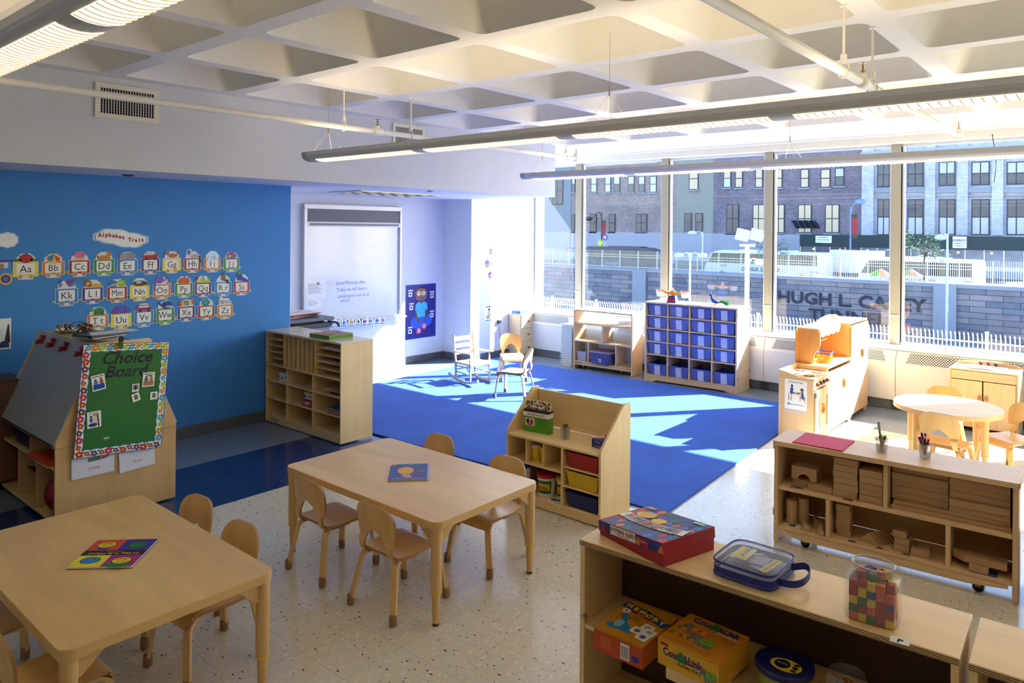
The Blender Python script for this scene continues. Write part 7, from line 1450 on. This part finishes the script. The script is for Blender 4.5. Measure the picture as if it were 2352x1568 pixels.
# fence on the wall
FW = mat('#C8C4B4', .5); fz = at('x', WX, 1500, 577).z-zt; FS = 2.65
def wall_fence(y0, lab):
    t = thing('railing_section', lab, 'fence', (WX+.4, y0, zt), 0, 'pale railing sections on the stone wall'); g = G(); g.box(-.05, -.05, 0, .05, .05, fz, FW); g.build('post', t)
    for z in (.15, fz*.62, fz*.75): g = G(); g.box(-.03, .05, z-.03, .03, FS-.05, z+.03, FW); g.build('rail', t)
    b_ = None
    for k in range(1, 15):
        if b_ is None: g = G(); g.bar([(0, 0, .05), (0, 0, fz*.85), (-.06, 0, fz*.94), (-.14, 0, fz)], .035, .035, FW, upv=(1, 0, .01)); b_ = g.build('picket', t); b_.location = (0, FS*k/15, 0)
        else: o = b_.copy(); C.objects.link(o); o.parent = t; o.location = (0, FS*k/15, 0)
    return t
y = at('x', WX, 2360, 640).y; wf = wall_fence(y, 'pale iron railing section on top of the stone wall before the parked buses')
k = 1
while y+FS*k < at('x', WX, 1222, 600).y: dup(wf, (WX+.4, y+FS*k, zt)); k += 1
# buildings
def facade(name, label, x, pxl, pxr, z0, z1, m, extra=()):
    a = at('x', x, pxl, 500).y; b = at('x', x, pxr, 500).y; t = thing(name, label, 'building', (x, (a+b)/2, z0)); t['o'] = 1; del t['o']
    g = G(); g.box(0, b-(a+b)/2, 0, 14, a-(a+b)/2, z1-z0, m); g.build('wall_face', t); return t, (a+b)/2, z0
GLS = mat('#28344E', .15); FRD = mat('#20283C', .5); CURT = mat('#B8BCC4', .7); REFL = mat('#C8B49A', .3); SKYR = mat('#B8CCDC', .2)  # REFL, SKYR: warm and sky reflections painted into the pane colour
def win(tb, px0, px1, py0, py1, kind, x, sash=2, sill=True):
    t, yc, z0 = tb; a = at('x', x, px0, py1); b = at('x', x, px1, py0); y1, y0 = a.y-yc, b.y-yc; zl, zh = at('x', x, (px0+px1)/2, py1).z-z0, at('x', x, (px0+px1)/2, py0).z-z0
    g = G(); g.box(-.12, y0, zl, -.02, y1, zh, FRD); 
    if sill: g.box(-.3, y0-.15, zl-.25, .0, y1+.15, zl, CO)
    o = g.build('window', t); fr = .14; w_ = (y1-y0-fr*(sash+1))/sash
    for i in range(sash):
        ya = y0+fr+i*(w_+fr)
        for j, (za, zb_) in enumerate(((zl+fr, (zl+zh)/2-fr/2), ((zl+zh)/2+fr/2, zh-fr))):
            m_ = GLS
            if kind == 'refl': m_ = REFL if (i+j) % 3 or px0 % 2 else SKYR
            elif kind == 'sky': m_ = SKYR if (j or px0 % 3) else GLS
            elif kind == 'curt_hi' and j: m_ = CURT
            elif kind == 'curt_lo' and not j: m_ = CURT
            g = G(); g.box(-.15, ya, za, -.12, ya+w_, zb_, m_); g.build('pane', o)
BX = 110.; BR1 = mat('#80706F', .9, 'brick', c2='#978788', mortar='#8A8288', bw=.5, rh=.2, scale=1., ms=.02, ns=.25); BR2 = mat('#655E6C', .9, 'brick', c2='#7E7484', mortar='#7A7684', bw=.5, rh=.2, scale=1., ms=.02, ns=.25); WBR = mat('#AEB3C4', .9, 'brick', c2='#BFC3D2', mortar='#9A9EB0', bw=.6, rh=.2, scale=1., ms=.02, ns=.3); TANB = mat('#8A8A86', .9); GRB = mat('#7C8490', .9); BASEB = mat('#9A9CAC', .9)
tb = facade('office_building', 'grey concrete building at the far left of the windows, with a dark tall window', BX, 1150, 1311, ST, 34, GRB); win(tb, 1268, 1294, 405, 470, 'dark', BX, 2, False); win(tb, 1240, 1262, 300, 372, 'dark', BX, 2, False)
def band(tb, x, py0, py1, pxl, pxr, m, name='stone_band', d=.3):
    t, yc, z0 = tb; a = at('x', x, pxl, (py0+py1)/2); b = at('x', x, pxr, (py0+py1)/2); zh = at('x', x, (pxl+pxr)/2, py0).z-z0; zl = at('x', x, (pxl+pxr)/2, py1).z-z0; g = G(); g.box(-d, b.y-yc, zl, 0.01, a.y-yc, zh, m); g.build(name, t)
band(tb, BX, 532, 600, 1150, 1311, BASEB)
tb = facade('brick_building', 'brown brick building with bluish sash windows behind the left windows', BX, 1312, 1553, ST, 34, BR1)
for a, b in ((1309+5, 1322), (1358, 1372), (1390, 1404), (1410, 1425), (1443, 1458), (1467, 1482), (1493, 1509)): win(tb, a, b, 404, 442, 'sky', BX, 1)
for a, b in ((1314, 1321), (1356, 1371), (1399, 1414), (1461, 1487)): win(tb, a, b, 491, 532, 'dark', BX, 1 if b-a < 20 else 2)
band(tb, BX, 533, 600, 1312, 1553, BASEB)
for a in (1352, 1385, 1410, 1441, 1465): win(tb, a, a+15, 556, 564, 'dark', BX-.3, 1, False)
tb = facade('stucco_building', 'narrow tan stucco building between the two brick ones', BX, 1553, 1638, ST, 34, TANB); win(tb, 1583, 1605, 385, 436, 'refl', BX, 1); win(tb, 1572, 1590, 489, 532, 'dark', BX, 1); win(tb, 1597, 1615, 489, 532, 'dark', BX, 1); band(tb, BX, 535, 600, 1553, 1638, BASEB); win(tb, 1573, 1612, 560, 582, 'dark', BX-.3, 2, False)
tb = facade('brick_building', 'dark grey brick building with orange reflections painted on its windows behind the middle windows', BX, 1638, 1980, ST, 34, BR2)
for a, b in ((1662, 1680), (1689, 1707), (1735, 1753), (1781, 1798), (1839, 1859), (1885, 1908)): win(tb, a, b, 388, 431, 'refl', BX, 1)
win(tb, 1918, 1940, 385, 427, 'curt_hi', BX, 1)
for a, b in ((1669, 1698), (1729, 1757), (1775, 1803), (1833, 1865), (1895, 1929)): win(tb, a, b, 469, 535, 'dark' if a < 1700 else 'refl', BX, 2)
band(tb, BX, 537, 600, 1638, 1838, BASEB); band(tb, BX, 448, 450.5, 1638, 1980, mat('#7A7684', .9), 'brick_string_course', .12); win(tb, 1640, 1710, 558, 578, 'dark', BX-.3, 4, False)
tb = facade('pilastered_building', 'pale brick building with tall dark windows between pilasters at the right', BX-1, 1980, 2420, ST, 34, WBR)
for i, (a, b) in enumerate(((2015, 2045), (2084, 2122), (2156, 2195), (2231, 2274), (2312, 2358))):
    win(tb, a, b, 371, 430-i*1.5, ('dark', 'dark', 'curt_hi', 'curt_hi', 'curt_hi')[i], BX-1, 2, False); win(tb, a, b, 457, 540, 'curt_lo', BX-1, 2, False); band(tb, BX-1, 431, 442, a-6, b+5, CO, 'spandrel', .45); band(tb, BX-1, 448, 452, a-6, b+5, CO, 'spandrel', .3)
for a, b in ((1982, 2009), (2050, 2077), (2127, 2150), (2200, 2225), (2280, 2306), (2364, 2390)): band(tb, BX-1, 330, 540, a, b, WBR, 'pilaster', .6); band(tb, BX-1.6, 369, 381, a+4, b-4, mat('#9498AC', .9), 'carved_panel', .15)
band(tb, BX-1, 338, 344, 1980, 2420, mat('#9A9EB0', .9), 'cornice', .8); band(tb, BX-1, 352, 355, 1980, 2420, mat('#9A9EB0', .9), 'cornice', .5)
# sidewalk shed
SX = 104.; GD = mat('#20343A', .8); za = at('x', SX, 2100, 541).z; zb = at('x', SX, 2100, 571).z; ya = at('x', SX, 1838, 555).y; yb = at('x', SX, 2400, 555).y
t = thing('sidewalk_shed', 'long dark green sidewalk shed on posts before the pale building', 'sidewalk shed', (SX, (ya+yb)/2, ST)); g = G(); g.box(0, (yb-ya)/2, zb-ST, 2.4, (ya-yb)/2, za-ST, GD); g.build('hoarding', t)
n = 14
for k in range(n+1): y = (yb-ya)/2+(ya-yb)*k/n; g = G(); g.cyl(.1, y, 0, .07, zb-ST, METAL, 6); g.build('post', t)
for k in range(8): y = (yb-ya)/2+(ya-yb)*(k+.5)/8; g = G(); g.ball((.3, y, zb-ST-.35), .16, .16, .14, mat('#FFC860', .5, 'emit', power=3), 8); g.build('shed_lamp', t)
g = G(); g.box(0, (yb-ya)/2, 1.4, .06, (ya-yb)/2, 1.48, METAL); g.build('rail', t)
def sign(px0, py0, px1, py1, label, rows):
    a = at('x', SX-.1, px0, py0); b = at('x', SX-.1, px1, py1); t = thing('shed_sign', label, 'sign', (SX-.02, (a.y+b.y)/2, (a.z+b.z)/2)); w_, h_ = (a.y-b.y), (a.z-b.z); g = G(); g.M = FX(0); g.prism([(-w_/2, -h_/2), (w_/2, -h_/2), (w_/2, h_/2), (-w_/2, h_/2)], 0, .05, mat('#D8DAD8', .7)); g.M = FX(-.056)
    for s_, v, sz, c in rows: g.text(s_, 0, v*h_, sz*h_, 0, c, bold=.03)
    g.build('sign_board', t)
sign(1873, 541, 1910, 558, 'white sign on the sidewalk shed at its left end', (('1 BROADWAY', .2, .2, INK), ('SIDEWALK SHED PERMIT', -.12, .14, INK))); sign(2188, 543, 2220, 570, 'cream EVEREST sign on the sidewalk shed at the right', (('EVEREST', .08, .27, mat('#3A3A70', .7)), ('Scaffolding Inc', -.14, .15, mat('#3A3A70', .7)), ('ESTIMATES', -.34, .12, INK)))
p = at('x', BX-.35, 1852, 524); t = thing('awning_panel', 'tilted dark ribbed panel sticking out above the left end of the shed', 'panel', p); g = G(); g.M = R(.5, 'Y'); g.box(-2.2, -1.9, 0, 0, 1.6, .12, FRD)
for k in range(5): g.box(-2.2, -1.8+k*.8, -.08, 0, -1.7+k*.8, 0, METAL)
g.build('ribbed_sheet', t)
# buses
def bus(px0, px1, pyt, X_, body, label, texts, nose='left', wtop=.94, wbot=.5, h=3.45, zt_=None):
    a = at('x', X_, px0, pyt).y; b = at('x', X_, px1, pyt).y; L_ = a-b; yc = (a+b)/2; zt_ = at('x', X_, (px0+px1)/2, pyt).z; t = thing('coach_bus', label, 'bus', (X_, yc, zt_-h)); hl = L_/2
    g = G(); g.M = FX(0); r_ = .9
    if nose == 'left': prof = [(-hl+.1, .35), (hl, .35), (hl, h-.25), (hl-.3, h), (-hl+2.0, h), (-hl+1.0, h-.3), (-hl+.25, h*.5), (-hl, .9)]
    else: prof = [(-hl, .35), (hl-.1, .35), (hl, .9), (hl-.25, h*.5), (hl-1.0, h-.3), (hl-2., h), (-hl+.3, h), (-hl, h-.25)]
    g.prism(prof, -2.5, 0, body); g.build('body', t, bevel=.06)
    g = G(); g.M = FX(-.01); z0_, z1_ = h*wbot, h*.9
    if nose == 'left': w_ = [(-hl+.45, z0_), (hl-.9, z0_), (hl-.9, z1_), (-hl+1.15, z1_)]
    else: w_ = [(-hl+.9, z0_), (hl-.45, z0_), (hl-1.15, z1_), (-hl+.9, z1_)]
    g.prism(w_, 0, .03, mat('#1A2030', .15)); 
    o = g.build('window_band', t)
    for k in range(1, 7): x = -hl+1.2+(L_-2.2)*k/7; g = G(); g.M = FX(-.045); g.rect(x-.04, z0_, x+.04, z1_, 0, BLACK); g.build('window_bar', o)
    for x in (-hl+2.4, hl-2.6, hl-1.4): g = G(); g.M = FX(-.02, -x, .48) ; g.M = T(-.02, -x, .48) @ R(PI/2, 'Y'); g.cyl(0, 0, -.14, .46, .14, BLACK, 18); g.cyl(0, 0, -.16, .22, .03, METAL, 12); g.build('wheel', t)
    g = G(); g.M = FX(-.03)
    for s_, x, z, sz, c, sh in texts: g.text(s_, x, z, sz, 0, c, shear=sh, bold=.03)
    g.rect(hl-1.6, 1.15, hl-.8, 1.2, 0, INK); g.rect(hl-1.6, 1.25, hl-.8, 1.3, 0, INK); g.rect(-hl+2.2, 1.5, -hl+3., 1.54, 0, INK); g.rect(-hl+2.2, 1.6, -hl+3., 1.64, 0, INK)
    g.build('livery', t); g = G(); g.box(.4, -L_*.25, h, 2.1, L_*.2, h+.14, body); g.build('roof_unit', t)
WB2 = mat('#D8DAE4', .4)
bus(1345, 1513, 568, 86, mat('#2E3450', .4), 'dark coach bus with a pale roof behind the railing at the left', (('Prevost', -1.5, 1.0, .7, mat('#8A90B0', .5), .3),), 'right')
bus(1618, 1896, 577, 86, WB2, 'white coach bus lettered OMEGA EXPRESS behind the railing', (('OMEGA EXPRESS', -.2, 1.05, .62, mat('#2A2E48', .5), .15),), 'left', wbot=.56)
bus(1968, 2256, 594, 86, WB2, 'white coach bus with purple SHIP lettering parked at the right', (('FELLOWSHIP', -.6, .75, .78, mat('#6A3A70', .5), .3),), 'left', wbot=.5)
t = thing('box_truck', 'white box truck between the two white buses, behind the railing', 'truck', (91, at('x', 91, 1965, 590).y, ST)); g = G(); h_ = at('x', 91, 1965, 575).z-ST; g.box(0, -2.6, .9, 2.4, 2.9, h_, WB2); g.build('cargo_box', t, bevel=.03); g = G(); g.box(.1, -4.4, .5, 2.3, -2.65, h_*.72, WB2); g.build('cab', t, bevel=.1)
for y in (-3.6, 1.6): g = G(); g.M = T(-.05, y, .48) @ R(PI/2, 'Y'); g.cyl(0, 0, 0, .46, .3, BLACK, 16); g.build('wheel', t)
g = G(); g.tube([(1.2, -3., h_+.1), (1.2, -5.5, h_+.6), (1.2, -8.5, h_-.6)], .08, METAL, 6); g.tube([(1.2, -6, h_-.6), (1.2, -8.8, h_+.3)], .08, METAL, 6); g.build('boom', t)
for i, (px, nm_) in enumerate(((2022, 'left'), (2090, 'right'))):
    p = at('x', 81.2, px, 616); t = thing('street_umbrella', 'rainbow street umbrella showing over the railing, '+nm_+' of the two', 'umbrella', (81.4, p.y, zt)); g = G(); H_ = p.z-zt; n = 8; cs = ('#C83AA0', '#3A4AC8', '#E8A81E', '#3A9A4A', '#D8461E', '#7A3AA8', '#E8D81E', '#2A9AC8')
    for k in range(n): a0, a1 = 2*PI*k/n, 2*PI*(k+1)/n; g.add([(0, 0, H_), (1.25*math.cos(a0), 1.25*math.sin(a0), H_-.75), (1.25*math.cos(a1), 1.25*math.sin(a1), H_-.75)], [(0, 1, 2)], mat(cs[k], .6))
    g.build('canopy', t); g = G(); g.cyl(0, 0, ST-zt, .03, H_-(ST-zt)-.02, METAL, 6); g.build('pole', t)
# street furniture
LW = mat('#B4C0D4', .4)
def lamp_post(name, label, x, px, pyt, zb_, heads, col=LW, banner=None, r_=.1):
    p = at('x', x, px, pyt); t = thing(name, label, 'street lamp', (x, p.y, zb_)); h = p.z-zb_; g = G(); g.tube([(0, 0, 0), (0, 0, h*.5), (0, 0, h)], r_, col, 8, radii=[1.3, 1.05, .8]); g.build('pole', t); k_ = (x/45.)
    for dpx, dpy in heads:
        q = at('x', x, px+dpx, pyt+dpy); dy, dz = q.y-p.y, q.z-p.z; g = G(); g.tube(smoothpath([(0, 0, h-.6*k_), (0, dy*.2, h-.05), (0, dy*.7, h+dz+.1), (0, dy, h+dz)], 5), r_*.55, col, 6); a = g.build('arm', t); g = G(); g.ball((0, dy, h+dz), .3, .5*k_*.7, .16*k_, col, 10); g.build('lamp_head', t)
    if banner: g = G(); z1 = h+at('x', x, px, banner[0]).z-p.z; z0 = h+at('x', x, px, banner[1]).z-p.z; g.box(-.05, -.75*k_*.5, z0, 0, -.08, z1, mat('#8A1C2A', .6)); g.box(-.052, -.75*k_*.5, z0, -.05, -.08, z0+(z1-z0)*.18, BLACK); g.box(-.052, -.75*k_*.5, z1-(z1-z0)*.15, -.05, -.08, z1, BLACK); g.build('banner', t)
lamp_post('street_lamp', 'pale twin-armed lamp post standing before the stone wall, left of the floodlights', 60, 1585, 580, -8, ((-26, 6), (28, 6)))
lamp_post('street_lamp', 'pale single-arm lamp post beside the twin-armed one, behind the wall railing', 83, 1614, 532, ST, ((-24, 3),))
lamp_post('street_lamp', 'black lamp post with a red banner before the brown brick building', 95, 1382, 486, ST, ((-30, 16),), BLACK, (506, 544), .09)
lamp_post('street_lamp', 'blue-grey curved lamp post with a red banner before the dark brick building', 95, 1954, 475, ST, ((22, -12),), mat('#6A86B8', .5), (492, 548))
lamp_post('street_lamp', 'pale lamp post with a drooping head in front of the rightmost bus', 76, 2176, 537, -8, ((-14, 8),))
lamp_post('street_lamp', 'pale lamp post at the far left, next to the sunlit column', 70, 1239, 524, -8, ((-16, 6),))
t = thing('floodlight_mast', 'white mast with two box floodlights and a side lamp before the stone wall', 'floodlight', (50, at('x', 50, 1716, 600).y, -8)); p = at('x', 50, 1716, 600); h = at('x', 50, 1716, 566).z+8; g = G(); g.cyl(0, 0, 0, .16, h, WB2, 12); g.box(-.3, -.45, h, .3, .45, h+.16, WB2); g.build('mast', t)
for dy, dz, nm_ in ((.45, .35, 'l'), (-.6, .3, 'r')): g = G(); g.M = T(0, dy, h+.45) @ R(.25, 'X') @ R(.3, 'Z'); g.box(-.35, -.42, 0, .35, .42, .75, WB2); g.box(-.37, -.36, .08, -.35, .36, .67, mat('#C8D0DC', .2)); g.build('floodlight', t)
g = G(); q = at('x', 50, 1745, 592); dy = q.y-p.y; g.tube(smoothpath([(0, 0, h-1.9), (0, dy*.3, h-.9), (0, dy, h-.95)], 5), .06, WB2, 6); g.ball((0, dy, h-1.05), .25, .42, .22, WB2, 10); g.build('side_lamp', t)
p = at('x', 92, 1390, 545); t = thing('route_sign', 'round blue and red route sign on a post beside the black lamp post', 'sign', (92, p.y, ST)); g = G(); g.cyl(0, 0, 0, .05, p.z-ST, METAL, 6); g.build('post', t); g = G(); g.M = FX(-.06, 0, p.z-ST); g.ell(0, 0, .5, .5, 0, mat('#3A4AA8', .5), 20); g.ell(0, 0, .32, .32, .01, mat('#C83A5A', .5), 16); g.text('M', 0, -.18, .5, .02, WHITE, bold=.04); g.build('disc', t)
p = at('x', 90, 1379, 558); t = thing('warning_sign', 'small bright yellow-green warning sign near the black lamp post', 'sign', (90, p.y, ST)); g = G(); g.cyl(0, 0, 0, .05, p.z-ST, METAL, 6); g.build('post', t); g = G(); g.M = FX(-.06, 0, p.z-ST); g.flat([(-.5, 0), (0, -.6), (.5, 0), (0, .6)], 0, mat('#C8E81E', .5)); g.build('plate', t)
# a small street tree
def tree(px, py, x, label, s_, n, seed):
    p = at('x', x, px, py); t = thing('street_tree', label, 'tree', (x, p.y, ST)); rnd = random.Random(seed); h = p.z-ST; BK = mat('#3A3432', .9); g = G(); g.tube([(0, 0, 0), (.1, .1, h*.5), (0, 0, h)], .12, BK, 6, radii=[1.3, 1, .5]); g.build('trunk', t); tips = []
    for i in range(10): a = rnd.uniform(0, 2*PI); q = Vector((math.cos(a)*s_*rnd.uniform(.5, 1), math.sin(a)*s_*rnd.uniform(.5, 1), h+rnd.uniform(-.3, .7)*s_)); g = G(); g.tube([(0, 0, h*.8), tuple((Vector((0, 0, h*.85))+q)/2+Vector((0, 0, .2))), tuple(q)], .04, BK, 5, radii=[1, .7, .3]); g.build('branch', t); tips.append(q)
    g = G(); LF = mat('#4A6A4A', .8)
    for i in range(n): q = rnd.choice(tips)*rnd.uniform(.75, 1.08); q = q+Vector([rnd.uniform(-.5, .5)*s_*.4 for _ in range(3)]); g.M = T(*q) @ R(rnd.uniform(0, 6)) @ R(rnd.uniform(0, 3), 'X'); g.flat([(-.1, 0), (0, -.05), (.1, 0), (0, .05)], 0, LF)
    g.build('foliage', t)
tree(2125, 570, 82.6, 'small leafy street tree behind the rightmost bus roof', 2.0, 900, 5); tree(1772, 572, 82.8, 'small leafy street tree beside the mullion above the lettered bus', 1.8, 600, 6)
